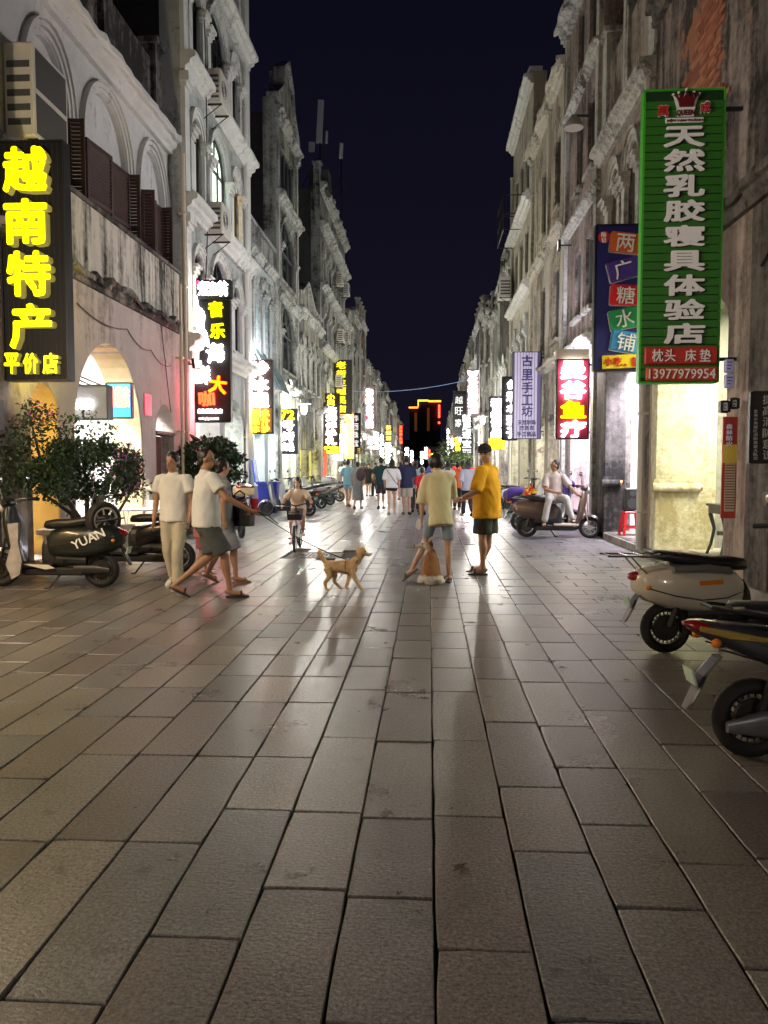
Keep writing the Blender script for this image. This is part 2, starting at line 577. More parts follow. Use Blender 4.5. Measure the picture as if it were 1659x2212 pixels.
def arc(cs, cz, r, k, a0=0.0, a1=PI, n=12):
    return [(cs + r * math.cos(a0 + (a1 - a0) * i / n), cz + r * k * math.sin(a0 + (a1 - a0) * i / n)) for i in range(n + 1)]

def ringband(mb, cs, cz, r0, r1, k, d0, d1, n=14):
    A, B = arc(cs, cz, r0, k, n=n), arc(cs, cz, r1, (r0 * k + (r1 - r0)) / r1, n=n)
    for i in range(n):
        mb.prism([A[i], B[i], B[i + 1], A[i + 1]], lambda u, v, d: (u, d, v), d0, d1)

def cornice_geo(mb, s0, s1, z, h, p, decay=0.0, rnd=random, d=0.0):
    prof = [(0, 0), (p * .3, 0), (p * .34, h * .22), (p * .62, h * .34), (p * .68, h * .55), (p * .95, h * .66), (p, h * .72), (p, h * .95), (p * .9, h), (0, h * 1.05)]
    n = max(2, int((s1 - s0) / 0.22))
    rows = []
    for i in range(n + 1):
        s = s0 + (s1 - s0) * i / n
        jd, jz = rnd.uniform(-1, 0) * decay * p, rnd.uniform(-1, 0) * decay * h
        rows.append([(s, d + a + (jd if a > p * .5 else 0), z + b + (jz if b > h * .6 else 0)) for a, b in prof])
    mb.rings(rows)

class O:
    """an opening: a..b wide, zb..zt high, arched above zt by rise k * half width when k > 0"""
    def __init__(s, a, b, zb, zt, k=0.0, kind='window', lit=None, mull=1, fan=True, shut=0, blind=False):
        s.a, s.b, s.zb, s.zt, s.k, s.kind, s.lit, s.mull, s.fan, s.shut, s.blind = a, b, zb, zt, k, kind, lit, mull, fan, shut, blind
    def top(s, x):
        if s.k <= 0: return s.zt
        r = (s.b - s.a) / 2; u = (x - (s.a + s.b) / 2) / r
        return s.zt + r * s.k * math.sqrt(max(0, 1 - u * u))

def wall_geo(mb, s0, s1, z0, z1, ops, t, ztop=None):
    pts = {round(s0, 4), round(s1, 4)}
    for o in ops:
        pts |= {round(o.a, 4), round(o.b, 4)}
        if o.k > 0:
            r, c = (o.b - o.a) / 2, (o.a + o.b) / 2
            for i in range(1, 14): pts.add(round(c - r * math.cos(PI * i / 14), 4))
    if ztop is not None:
        for i in range(1, 24): pts.add(round(s0 + (s1 - s0) * i / 24, 4))
    P = sorted(p for p in pts if s0 - 1e-4 <= p <= s1 + 1e-4)
    top = ztop if ztop else (lambda s: z1)
    for u, v in zip(P, P[1:]):
        if v - u < 1e-3: continue
        mid = (u + v) / 2
        cov = sorted([o for o in ops if o.a - 1e-4 < mid < o.b + 1e-4], key=lambda o: o.zb)
        za, zb_ = z0, z0
        for o in cov:
            if o.zb - 1e-3 > za or o.zb - 1e-3 > zb_:
                mb.add([(u, 0, za), (v, 0, zb_), (v, 0, o.zb), (u, 0, o.zb)], [(0, 1, 2, 3)])
            za, zb_ = o.top(u), o.top(v)
        mb.add([(u, 0, za), (v, 0, zb_), (v, 0, top(v)), (u, 0, top(u))], [(0, 1, 2, 3)])
        mb.add([(u, 0, top(u)), (v, 0, top(v)), (v, -t, top(v)), (u, -t, top(u))], [(0, 1, 2, 3)])
    for s in (s0, s1):
        mb.add([(s, 0, z0), (s, -t, z0), (s, -t, top(s)), (s, 0, top(s))], [(0, 1, 2, 3)])
    for o in ops:
        q = [(o.a, o.zb), (o.a, o.zt)]
        q = q + ([] if o.k > 0 else [(o.b, o.zt)])
        if o.k > 0:
            q += list(reversed(arc((o.a + o.b) / 2, o.zt, (o.b - o.a) / 2, o.k, n=14)))[1:]
        q += [(o.b, o.zb), (o.a, o.zb)]
        for (a, b), (c, d) in zip(q, q[1:]):
            mb.add([(a, 0, b), (c, 0, d), (c, -t, d), (a, -t, b)], [(0, 1, 2, 3)])

def outline(o, n=14):
    q = [(o.a, o.zb), (o.b, o.zb)]
    if o.k > 0: q += arc((o.a + o.b) / 2, o.zt, (o.b - o.a) / 2, o.k, n=n)
    else: q += [(o.b, o.zt), (o.a, o.zt)]
    return q

LITS = {}
def lit_mat(kind):
    c = {'cool': ((0.80, 0.95, 0.78), 1.1), 'warm': ((1.0, 0.72, 0.35), 0.9), 'dim': ((0.55, 0.6, 0.5), 0.12)}[kind]
    return emit('lit_window_' + kind, c[0], c[1])

def window_part(o, root, tf, depth=0.09, frame_mat=None, w=0.06):
    fm = frame_mat or M_FRAMEGREY
    mb = MB(tf)
    c, r = (o.a + o.b) / 2, (o.b - o.a) / 2
    d0, d1 = -depth - 0.04, -depth + 0.02
    if not o.blind:
        bar(mb, (o.a + w / 2, o.zb), (o.a + w / 2, o.zt), w, d0, d1)
        bar(mb, (o.b - w / 2, o.zb), (o.b - w / 2, o.zt), w, d0, d1)
        bar(mb, (o.a + w, o.zb + w / 2), (o.b - w, o.zb + w / 2), w, d0, d1 - 0.003)
        bar(mb, (o.a + w, o.zt), (o.b - w, o.zt), w * 1.1, d0, d1 - 0.003)
        for i in range(1, o.mull + 1):
            x = o.a + (o.b - o.a) * i / (o.mull + 1)
            bar(mb, (x, o.zb + w), (x, o.zt - w * .6), w * 0.75, d0, d1 - 0.006)
        if o.kind == 'grid':
            for i in range(1, 4):
                z = o.zb + (o.zt - o.zb) * i / 4
                bar(mb, (o.a + w, z), (o.b - w, z), w * 0.5, d0, d1 - 0.009)
        if o.k > 0 and o.fan:
            ringband(mb, c, o.zt, r - w, r, o.k, d0, d1)
            ringband(mb, c, o.zt, r * 0.42, r * 0.42 + w * .6, o.k, d0, d1 - 0.005)
            for a in (45, 90, 135):
                bar(mb, (c + r * .45 * math.cos(R(a)), o.zt + r * .45 * o.k * math.sin(R(a))),
                    (c + (r - w) * math.cos(R(a)), o.zt + (r - w) * o.k * math.sin(R(a))), w * .55, d0, d1 - 0.006)
    else:
        bar(mb, (o.a, o.zt), (o.b, o.zt), w, d0, d1)
        bar(mb, (o.a + w / 2, o.zb), (o.a + w / 2, o.zt - w / 2), w, d0, d1)
        bar(mb, (o.b - w / 2, o.zb), (o.b - w / 2, o.zt - w / 2), w, d0, d1)
    fo = mb.build('window', fm, root)
    pm = MB(tf)
    q = outline(o)
    if o.blind: q = [(o.a, o.zb), (o.b, o.zb), (o.b, o.zt), (o.a, o.zt)]
    pm.prism(q, lambda u, v, d: (u, d, v), d0 - 0.012, d0 + 0.012)
    pm.build('pane', lit_mat(o.lit) if o.lit else M_DARKGLASS, fo)
    return fo

def shutter(o, root, tf, s, ang, w=0.52, z0=None, z1=None, m=None):
    """louvred leaf hinged at s, opened by ang degrees out of the wall"""
    m = m or M_WOODDARK
    z0 = o.zb if z0 is None else z0; z1 = o.zt if z1 is None else z1
    ca, sa = math.cos(R(ang)), math.sin(R(ang))
    def t2(u, d, z):
        return tf(s + u * ca - d * sa, u * sa * (1 if ang < 90 else 1) + d * ca + 0.02, z)
    mb = MB(t2)
    f = 0.06
    mb.box(0, f, -.02, .02, z0, z1); mb.box(w - f, w, -.02, .02, z0, z1)
    for z in (z0, (z0 + z1) / 2 - f / 2, z1 - f): mb.box(f, w - f, -.018, .018, z, z + f)
    so = mb.build('shutter', m, root)
    sl = MB(t2)
    n = int((z1 - z0 - 2 * f) / 0.062)
    for i in range(n):
        z = z0 + f + (z1 - z0 - 2 * f) * (i + .5) / n
        sl.add([(f, -.018, z - .018), (w - f, -.018, z - .018), (w - f, .018, z + .018), (f, .018, z + .018),
                (f, -.018, z - .026), (w - f, -.018, z - .026), (w - f, .018, z + .010), (f, .018, z + .010)],
               [(0, 1, 2, 3), (7, 6, 5, 4), (0, 4, 5, 1), (3, 2, 6, 7)])
    tag(sl.build('louvres', m, so), kind='stuff')

def arch_trim(o, root, tf, m, w=0.2, d=0.07, caps=True, sill=True):
    c, r = (o.a + o.b) / 2, (o.b - o.a) / 2
    if o.k > 0:
        mb = MB(tf)
        ringband(mb, c, o.zt, r + .012, r + w * .55, o.k, -0.01, d * .6)
        ringband(mb, c, o.zt, r + w * .55, r + w, o.k, -0.01, d)
        ringband(mb, c, o.zt, r + w, r + w * 1.15, o.k, -0.01, d * 1.5)
        mb.build('arch_moulding', m, root, smooth=False)
    if caps:
        for x, sg in ((o.a, -1), (o.b, 1)):
            mb = MB(tf)
            wa = w * 1.25
            xa, xb = (x - wa, x - .004) if sg < 0 else (x + .004, x + wa)
            e = 0.05
            mb.box(xa, xb, -.01, d * 1.1, o.zb, o.zt - 0.26)
            mb.box(xa - e * .5, xb + e * .5, -.01, d * 1.6, o.zt - 0.26, o.zt - 0.18)
            mb.box(xa - e, xb + e, -.01, d * 2.3, o.zt - 0.18, o.zt - 0.08)
            mb.box(xa - e * 1.6, xb + e * 1.6, -.01, d * 3.0, o.zt - 0.08, o.zt)
            mb.build('capital', m, root)
    if sill:
        mb = MB(tf); mb.box(o.a - .12, o.b + .12, -.01, .1, o.zb - .1, o.zb)
        mb.build('sill', m, root)

def downpipe(root, tf, s, z0, z1, r=0.055, m=None, d=0.09):
    mb = MB(tf)
    mb.tube([(s, d, z0), (s, d, z1)], r, 8)
    z = z0 + .6
    while z < z1:
        mb.box(s - r - .02, s + r + .02, -.01, d + r + .01, z, z + .04); z += 1.6
    return mb.build('downpipe', m or mat('pale_pipe', (0.5, 0.47, 0.42), 0.5), root, smooth=True)

def goods(root, tf, s0, s1, d, z0, z1, rnd, n=3):
    """shelves with packets at the back of a shop"""
    mb = MB(tf)
    for i in range(n + 1):
        z = z0 + (z1 - z0) * i / n
        mb.box(s0, s1, d, d + .3, z, z + .03)
    so = mb.build('shelf', mat('shelf_white', (.7, .7, .68), .5), root)
    cols = [mat('packet_%d' % i, c, .45) for i, c in enumerate([(.6, .07, .05), (.75, .5, .06), (.1, .25, .5), (.7, .68, .6), (.15, .4, .12), (.65, .25, .3)])]
    mb = MB(tf)
    for i in range(n):
        z = z0 + (z1 - z0) * i / n + .03
        s = s0 + .03
        while s < s1 - .12:
            w = rnd.uniform(.06, .16); h = rnd.uniform(.12, (z1 - z0) / n - .08)
            mb.cur = rnd.randrange(len(cols))
            mb.box(s, s + w, d + .05, d + .25, z, z + h); s += w + .012
    tag(mb.build('packets', cols, so), kind='stuff')

def building(name, label, side, y0, y1, H, zg=4.2, wall=None, trim=None, ground=(), upper=(), cornices=(), pil=(), parapet='flat', ph=0.9,
             group=None, arcade=None, sidem=None, decay=0.1, window_mat=None, caps=True, trimw=0.2, pipe=None, gable=None, depth=9.0, seed=1, cat='building', t=0.45, wallg=None, rec=0.0):
    rnd = random.Random(seed)
    sg = 1 if side == 'L' else -1
    xf = XL if side == 'L' else XR
    root = empty(name, (xf, y0, 0), label=label, cat=cat, group=group)
    L = y1 - y0
    tf = lambda s, d, z: (sg * d, s, z)
    tu = lambda s, d, z: (sg * (d - rec), s, z)
    s0, s1 = 0.006, L - 0.006
    trim = trim or wall
    mb = MB(tf); wall_geo(mb, s0, s1, 0, zg, list(ground), t + .1); mb.build('ground_floor_wall', wallg or wall, root)
    ops = list(upper)
    zt = None
    if gable: zt = lambda s: H + gable(s / L)
    mb = MB(tu); wall_geo(mb, s0, s1, zg, H, ops, t, zt); mb.build('upper_wall', wall, root)
    # the body of the house behind the front
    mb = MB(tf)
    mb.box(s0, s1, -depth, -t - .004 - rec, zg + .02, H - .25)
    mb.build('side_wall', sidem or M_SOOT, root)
    for o in ops:
        window_part(o, root, tu, frame_mat=window_mat)
        if o.blind:
            q = arc((o.a + o.b) / 2, o.zt, (o.b - o.a) / 2, o.k)
            mb = MB(tu); mb.prism(q, lambda u, v, d: (u, d, v), -.16, -.09); mb.build('tympanum', wall, root)
        if o.kind != 'plain':
            arch_trim(o, root, tu, trim, w=trimw, caps=caps and o.k > 0, sill=True)
    for cspec in cornices:
        z, h, p = cspec[:3]
        mb = MB(tu if z > zg + .5 else tf); cornice_geo(mb, s0, s1, z, h, p, decay * .7, rnd); mb.build('cornice', trim, root)
    for s, w, zb, ze in pil:
        mb = MB(tf)
        mb.box(s - w / 2, s + w / 2, -.01, .09, zb, ze - .3)
        mb.box(s - w / 2 - .04, s + w / 2 + .04, -.01, .14, ze - .3, ze - .2)
        mb.box(s - w / 2 - .08, s + w / 2 + .08, -.01, .2, ze - .2, ze)
        mb.build('pilaster', trim, root)
    if parapet == 'balustrade':
        mb = MB(tf); mb.box(s0, s1, -.2, .02, H + ph - .12, H + ph); mb.build('parapet_rail', trim, root)
        mb = MB(tf)
        s = .2
        while s < L - .15:
            mb.lathe([(.05, 0), (.05, .05), (.03, .1), (.065, .3), (.04, ph * .6), (.05, ph - .13)], 8, (s, -.1, H)); s += .24
        tag(mb.build('balusters', trim, root), kind='stuff')
    elif parapet == 'piers':
        mb = MB(tf); mb.box(s0, s1, -.25, -.03, H - .1, H + ph * .7); mb.build('parapet', wall, root)
        n = max(2, int(L / 1.8))
        for i in range(n + 1):
            s = .25 + (L - .5) * i / n
            mb = MB(tf); mb.box(s - .18, s + .18, -.32, .03, H - .1, H + ph); mb.box(s - .24, s + .24, -.38, .09, H + ph, H + ph + .1)
            mb.add([(s - .2, -.34, H + ph + .1), (s + .2, -.34, H + ph + .1), (s + .2, .05, H + ph + .1), (s - .2, .05, H + ph + .1), (s, -.15, H + ph + .2)],
                   [(0, 1, 4), (1, 2, 4), (2, 3, 4), (3, 0, 4)])
            mb.build('parapet_pier', trim, root)
    if gable:
        mb = MB(tf)
        n = 24
        for i in range(n):
            a, b = s0 + (s1 - s0) * i / n, s0 + (s1 - s0) * (i + 1) / n
            za, zb2 = zt(a), zt(b)
            mb.add([(a, -.3, za), (b, -.3, zb2), (b, .14, zb2), (a, .14, za), (a, -.3, za + .16), (b, -.3, zb2 + .16), (b, .14, zb2 + .16), (a, .14, za + .16)],
                   [(0, 1, 2, 3), (7, 6, 5, 4), (3, 2, 6, 7), (0, 4, 5, 1)] + ([(0, 3, 7, 4)] if i == 0 else []) + ([(1, 5, 6, 2)] if i == n - 1 else []))
        mb.build('coping', trim, root)
    if pipe:
        for ps in pipe: downpipe(root, tf, *ps)
    # ---- arcade behind the piers
    A = dict(w=2.8, col=(1, .93, .8), power=60, wall=M_WHITEWALL, door=None, zc=zg - .35, shop=True, glow=None, back=None, room=None, floor=True)
    if arcade: A.update(arcade)
    zc = A['zc']
    mb = MB(tf); mb.bbox(s0, s1, -A['w'], .05, -.02, .14, .012); mb.build('arcade_step', A.get('fm') or M_KERB, root)
    mb = MB(tf); mb.box(s0, s1, -A['w'] - 3.2, -t - .1, .1402, .152); mb.build('arcade_floor', M_TILEF, root)
    mb = MB(tf); mb.box(s0, s1, -depth, -t - .1, zc, zg + .02); mb.build('arcade_ceiling', A.get('ceil') or A['wall'], root)
    mb = MB(tf)
    mb.box(s0, s0 + .06, -A['w'] - .1, -t - .102, .15, zc - .001); mb.box(s1 - .06, s1, -A['w'] - .1, -t - .102, .15, zc - .001)
    if A.get('cross', True): pass
    # inner wall with the shop opening
    dw = -A['w']
    oa, ob = A.get('open', (L * .16, L * .84))
    zo = A.get('zo', min(zc - .45, 2.9))
    mb.box(s0 + .061, oa, dw - .15, dw, .15, zc - .001); mb.box(ob, s1 - .061, dw - .15, dw, .15, zc - .001); mb.box(oa, ob, dw - .15, dw, zo, zc - .001)
    mb.build('arcade_wall', A['wall'], root)
    if A['room'] is None:
        mb = MB(tf); mb.box(oa, ob, dw - .12, dw - .06, .15, zo)
        gl = A['glow']
        mb.build('shop_front', emit('shop_glow_%s' % (gl[0],), gl[1], gl[2]) if gl else mat('roller_shutter', (.55, .56, .5), .5, vary=.1), root)
        if gl:
            mb = MB(tf)
            for i in range(4):
                x = oa + (ob - oa) * i / 3; mb.box(x - .03, x + .03, dw - .058, dw - .02, .152, zo)
            mb.box(oa, ob, dw - .0585, dw - .025, 2.05, 2.11)
            mb.build('shop_frame', M_FRAMEGREY, root)
            mb = MB(tf); x = oa + .1
            gc = [mat('packet_%d' % i, c, .45) for i, c in enumerate([(.6, .07, .05), (.75, .5, .06), (.1, .25, .5), (.7, .68, .6), (.15, .4, .12), (.65, .25, .3)])]
            for zz in (.2, .75, 1.3):
                x = oa + .06
                while x < ob - .3:
                    w = rnd.uniform(.1, .3); h = rnd.uniform(.15, .45); mb.cur = rnd.randrange(6)
                    mb.box(x, x + w, dw + .02, dw + .25, zz, zz + h); x += w + rnd.uniform(.03, .3)
            tag(mb.build('packets', gc, root), kind='stuff')
        if not gl:
            mb = MB(tf); z = .2
            while z < zo: mb.box(oa + .01, ob - .01, dw - .06, dw - .035, z, z + .05); z += .09
            tag(mb.build('shutter_ribs', mat('roller_shutter', (.55, .56, .5), .5), root), kind='stuff')
    else:
        rm = A['room']
        mb = MB(tf)
        mb.box(oa, ob, dw - 3.1, dw - 3.0, .15, zo + .2); mb.box(oa - .1, oa, dw - 3.1, dw - .151, .15, zo + .2)
        mb.box(ob, ob + .1, dw - 3.1, dw - .151, .15, zo + .2); mb.box(oa - .1, ob + .1, dw - 3.1, dw - .151, zo + .2, zo + .3)
        mb.build('shop_room', rm.get('m') or M_WHITEWALL, root)
        goods(root, tf, oa + .15, ob - .15, dw - 2.98, .5, 2.3, rnd, 4)
        if rm.get('power'):
            lamp('shop_lamp', 'AREA', tf((oa + ob) / 2, dw - 1.5, zo + .15), rm['power'], rm.get('col', (1, .97, .9)), .3, size_y=(ob - oa) * .7, parent=root)
    if A['power']:
        A['power'] *= A.get('boost', 1.9)
        mb = MB(tf); mb.box(L * .3, L * .7, -(.56 + A['w']) / 2 - .05, -(.56 + A['w']) / 2 + .05, zc - .07, zc - .005)
        mb.build('ceiling_light', emit('tube_light', (1, .97, .92), 5), root)
        lamp('arcade_lamp', 'AREA', tf(L * .5, -(.56 + A['w']) / 2, zc - .1), A['power'], A['col'], .35, size_y=L * .5, parent=root)
    return root, tf, sg

# ------------------------------------------------------------------ buildings, left side
P_WHITE = plaster('white_plaster', (.56, .555, .54), (.12, .11, .10), .22, 1.0, 1)
P_WHITE2 = plaster('pale_grey_plaster', (.46, .48, .46), (.10, .10, .10), .5, 1.0, 5)
P_STREAK = plaster('black_streaked_plaster', (.66, .62, .54), (.022, .02, .018), .66, 2.6, 9)
P_OLD = plaster('old_stained_plaster', (.46, .44, .38), (.045, .042, .038), .68, 1.3, 13)
P_OLD2 = plaster('blotchy_grey_plaster', (.42, .42, .37), (.045, .047, .045), .70, 1.2, 21)
P_BROWN = plaster('brown_weathered_plaster', (.36, .30, .26), (.03, .026, .023), .84, 1.3, 33, patch=(.30, .13, .07))
P_DARKST = plaster('dark_weathered_stone', (.19, .17, .155), (.028, .025, .024), .75, 1.1, 41)
P_CREAM = plaster('cream_plaster', (.56, .52, .42), (.10, .09, .07), .5, 1.0, 51)
P_PINK = plaster('pinkish_plaster', (.40, .32, .29), (.06, .05, .048), .66, 1.0, 61)
P_YELLOW = plaster('yellow_plaster', (.66, .44, .14), (.3, .18, .06), .25, .8, 71)
P_GREYTRIM = plaster('grey_trim', (.56, .56, .52), (.05, .048, .045), .6, 1.4, 81)
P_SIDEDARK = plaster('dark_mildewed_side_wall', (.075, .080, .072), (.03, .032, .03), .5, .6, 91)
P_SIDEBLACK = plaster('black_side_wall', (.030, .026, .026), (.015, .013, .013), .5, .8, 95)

# nearest left house (mostly left of the frame)
b, tf, sg = building('corner_house', 'dark stone pilastered house at the left edge behind the big yellow lettered sign', 'L', 1.0, 9.64, 10.5,
    wall=P_DARKST, trim=P_DARKST, ground=[O(1, 3.4, .15, 2.3, 1), O(4.6, 8.0, .15, 2.3, .9)], upper=[O(1.2, 2.8, 5.2, 7.2, 1), O(4.6, 6.4, 5.2, 7.2, 1)],
    cornices=[(9.6, .4, .3)], pil=[], arcade=dict(power=70, col=(1, .62, .28), wall=P_YELLOW), seed=2, cat='house')
# arcaded house with the streaked balcony
b, tf, sg = building('arcade_house', 'pale two storey arcade house with black streaked balcony wall and brown louvred shutters', 'L', 9.65, 17.28, 8.5, zg=4.5, rec=.3,
    wall=P_WHITE, trim=P_WHITE, wallg=plaster('stained_ground_floor', (.52, .46, .42), (.13, .10, .09), .42, 1.6, 14),
    ground=[O(.8, 1.6, .15, 2.25, 1), O(2.12, 5.0, .15, 1.95, 1.13), O(5.72, 6.82, .15, 2.13, 1.12)],
    upper=[O(1.45, 2.75, 5.0, 7.0, 1.4, blind=True), O(3.35, 5.2, 5.0, 7.0, 1.12, blind=True), O(5.85, 7.25, 5.0, 7.0, 1.4, blind=True)],
    cornices=[(8.35, .45, .34)], parapet=None, decay=.25, caps=False, trimw=.16,
    arcade=dict(power=380, col=(1, .97, .94), wall=mat('warm_wall', (.78, .74, .66), .7), ceil=mat('violet_ceiling', (.12, .09, .42), .7), open=(1.4, 6.4), room=dict(power=420, col=(.93, .96, 1)), w=3.4), seed=4, cat='house')
ARCH = b
b_tfu = lambda s, d, z: tf(s, d - .3, z)
tfA = tf
mb = MB(tf); mb.box(.01, 7.3, -.25, .02, 4.502, 5.66); mb.build('balcony_wall', P_STREAK, b)
mb = MB(tf); mb.box(.01, 7.3, -.28, .06, 5.66, 5.73); mb.build('balcony_coping', P_DARKST, b)
mb = MB(tf); cornice_geo(mb, .01, 7.3, 4.36, .3, .2, .5, random.Random(5)); mb.build('cornice', plaster('crumbling_trim', (.40, .36, .32), (.03, .028, .026), .85, .8, 17), b)
mb = MB(tf)
mb.box(.01, 7.62, -.8, -.42, 8.6, 10.1)
mb.build('roof_parapet', plaster('black_parapet', (.28, .25, .23), (.02, .018, .017), .9, 1.6, 19), b)
for s in (.3, 2.1, 4.5, 7.15):
    mb = MB(tf); mb.box(s - .2, s + .2, -.9, -.3, 8.7, 10.4); mb.box(s - .27, s + .27, -.95, -.23, 10.4, 10.52); mb.build('parapet_pier', plaster('black_parapet', 0, 0), b)
# yellow lining of the big arch and of the first arch
for cs, rr, zt, k, m in ((3.56, 1.44, 1.95, 1.13, mat('arch_lining_yellow', (.74, .56, .30), .7, vary=.1)), (1.2, .4, 2.25, 1, P_YELLOW)):
    mb = MB(tf)
    pts = [(cs - rr + .001, .16)] + list(reversed(arc(cs, zt, rr - .002, k, n=20))) + [(cs + rr - .001, .16)]
    for (a, z), (c, z2) in zip(pts, pts[1:]):
        a2, c2 = cs + (a - cs) * .975, cs + (c - cs) * .975
        mb.add([(a2, -.02, z), (c2, -.02, z2), (c2, -.56, z2), (a2, -.56, z)], [(0, 1, 2, 3)])
        mb.add([(a, -.02, z), (c, -.02, z2), (c2, -.02, z2), (a2, -.02, z)], [(0, 1, 2, 3)])
    mb.build('arch_lining', m, b)
# transom arch and brown door of the narrow entrance
mb = MB(tf)
bar(mb, (5.72, 2.15), (6.82, 2.15), .07, -.3, .03); bar(mb, (6.27, 2.2), (6.27, 2.72), .04, -.3, -.24)
for a in (50, 90, 130): bar(mb, (6.27, 2.2), (6.27 + .52 * math.cos(R(a)), 2.2 + .55 * math.sin(R(a))), .035, -.3, -.25)
mb.build('fanlight', M_WOODDARK, b)
mb = MB(tf); mb.box(6.25, 6.8, -.34, -.28, .15, 2.1); mb.box(6.31, 6.74, -.28, -.265, .3, 1.1); mb.box(6.31, 6.74, -.28, -.265, 1.25, 2.0)
mb.build('door', mat('red_brown_door', (.16, .055, .045), .5, vary=.2), b)
mb = MB(tf); mb.box(5.74, 6.24, -.5, -.46, .15, 2.1); mb.build('door_curtain', mat('flower_curtain', (.6, .42, .3), .8, vary=.5, scale=22), b)
mb = MB(tf); mb.box(5.02, 5.66, .0, .1, .15, 1.0); mb.box(4.99, 5.69, -.02, .16, 1.0, 1.12); mb.box(5.0, 5.68, -.01, .13, 1.12, 1.22)
mb.build('pier_base', P_CREAM, b)
WS = mat('shutter_brown', (.045, .018, .016), .5, vary=.3, scale=6)
for s, ang, w in ((2.72, 84, .27), (3.4, 6, .85), (4.3, 5, .8), (5.12, 88, .27), (5.9, 84, .27), (5.95, 6, .62), (6.6, 5, .6), (7.0, 92, .27)):
    if w < .1: continue
    o_ = b
    shutter(O(0, 1, 5.02, 7.0), b, b_tfu, s, ang, w, m=WS)
downpipe(b, tf, 7.45, 0, 8.3, .05, mat('cream_pipe', (.55, .47, .36), .5))
downpipe(b, tf, 7.05, 0, 5.4, .035, mat('cream_pipe', (.55, .47, .36), .5), d=.42 - .3)
# small plaques on the arcade front
for s0_, z0_, w_, h_, c_, lab in ((5.08, 2.45, .38, .42, (.75, .03, .12), 'small crimson notice plate right of the big arch'),
                                  (4.2, .98 + .1, .38, .28, (.25, .5, .75), 'small blue house plate on the yellow arch side')):
    mb = MB(tfA); mb.box(s0_, s0_ + w_, .003, .02, z0_, z0_ + h_) if 'crimson' in lab else mb.box(4.5, 4.93, -.15, -.12, 1.45, 1.7)
    o_ = mb.build('wall_plate', mat('plate_' + lab[6:11].strip(), c_, .4)); o_.location = (XL, 9.65, 0)
    tag(o_, lab, 'plate')

# white four storey building
UW = []
for fl, lit in ((7.75 - 3.1, None), (7.75, 'cool'), (10.85, None)):
    UW += [O(.75, 1.55, fl + .05, fl + 1.45, 1, lit='dim' if lit else None, mull=1), O(2.24, 3.82, fl, fl + 1.35, 1.0, lit=lit, mull=2), O(4.35, 5.2, fl + .05, fl + 1.45, 1, lit='warm' if lit else None, mull=1)]
UW += [O(.75, 1.55, 13.95, 15.3, 1), O(2.24, 3.82, 13.95, 15.2, 1), O(4.35, 5.2, 13.95, 15.3, 1)]
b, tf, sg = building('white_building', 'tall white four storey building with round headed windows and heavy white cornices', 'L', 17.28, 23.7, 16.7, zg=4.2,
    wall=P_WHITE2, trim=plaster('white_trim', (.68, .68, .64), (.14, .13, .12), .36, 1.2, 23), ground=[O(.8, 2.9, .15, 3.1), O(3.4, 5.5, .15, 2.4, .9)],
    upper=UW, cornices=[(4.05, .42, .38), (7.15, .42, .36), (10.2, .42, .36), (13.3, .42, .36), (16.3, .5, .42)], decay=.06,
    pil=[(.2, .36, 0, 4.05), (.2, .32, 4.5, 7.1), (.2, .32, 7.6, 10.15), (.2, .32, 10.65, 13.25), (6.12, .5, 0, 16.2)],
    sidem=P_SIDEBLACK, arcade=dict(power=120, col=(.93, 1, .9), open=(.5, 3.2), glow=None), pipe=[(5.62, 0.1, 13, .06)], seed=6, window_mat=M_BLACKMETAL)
WB = b

# low house with stone rail
b, tf, sg = building('balustrade_house', 'low bluish white house with stained balustrade between two taller buildings', 'L', 23.7, 28.0, 8.2, zg=4.0,
    wall=plaster('bluish_plaster', (.60, .66, .66), (.10, .12, .12), .38, 1.4, 27), trim=P_GREYTRIM, ground=[O(.5, 2.0, .15, 2.6), O(2.6, 4.1, .15, 2.3, .9)],
    upper=[O(.5, 1.2, 4.9, 7.1, 1, kind='arch'), O(1.6, 2.3, 4.9, 7.1, 1), O(2.7, 3.4, 4.9, 7.1, 1)], cornices=[(7.95, .3, .25), (4.0, .25, .2)],
    parapet='balustrade', ph=1.0, arcade=dict(power=90, col=(.9, 1, .95)), seed=8, decay=.3, pil=[(4.1, .4, 0, 8.1)], cat='house')
mb = MB(tf)
for i in range(12):
    a, c = .3 + i * .28, .58 + i * .28
    mb.add([(a, .02, 5.2), (c, .02, 5.2), (c, .55 + .03 * (i % 2), 4.0), (a, .55 + .03 * ((i + 1) % 2), 4.0)], [(0, 1, 2, 3)])
o_ = mb.build('awning', plaster('mildewed_canvas', (.35, .45, .47), (.06, .08, .08), .7, 1.6, 29)); o_.location = (XL, 23.7, 0)
tag(o_, 'sagging grey green canvas awning above the fried ice sign', 'awning')

# tall gabled house with big arched windows
b, tf, sg = building('gabled_house', 'tall narrow house with big arched windows and stepped gable top', 'L', 28.0, 32.6, 14.3, zg=4.4,
    wall=plaster('green_grey_plaster', (.44, .46, .39), (.05, .05, .045), .68, 1.4, 37), trim=P_GREYTRIM, ground=[O(.6, 3.8, .15, 2.6, .5)],
    upper=[O(.7, 3.7, 5.1, 6.5, .75, mull=2), O(.7, 3.7, 8.4, 9.6, .8, mull=2), O(.7, 3.7, 11.6, 13.4, 0, mull=3)], decay=.3,
    cornices=[(4.3, .3, .3), (7.5, .4, .35), (11.0, .4, .35), (14.0, .35, .3)], sidem=P_SIDEBLACK, gable=lambda u: 1.9 * max(0, 1 - abs(u - .5) * 1.7) + (.6 if abs(u - .5) < .22 else 0),
    parapet=None, arcade=dict(power=80, col=(1, 1, .85), room=None), pil=[(.22, .3, 0, 14), (4.2, .3, 0, 14)], seed=10, cat='house')
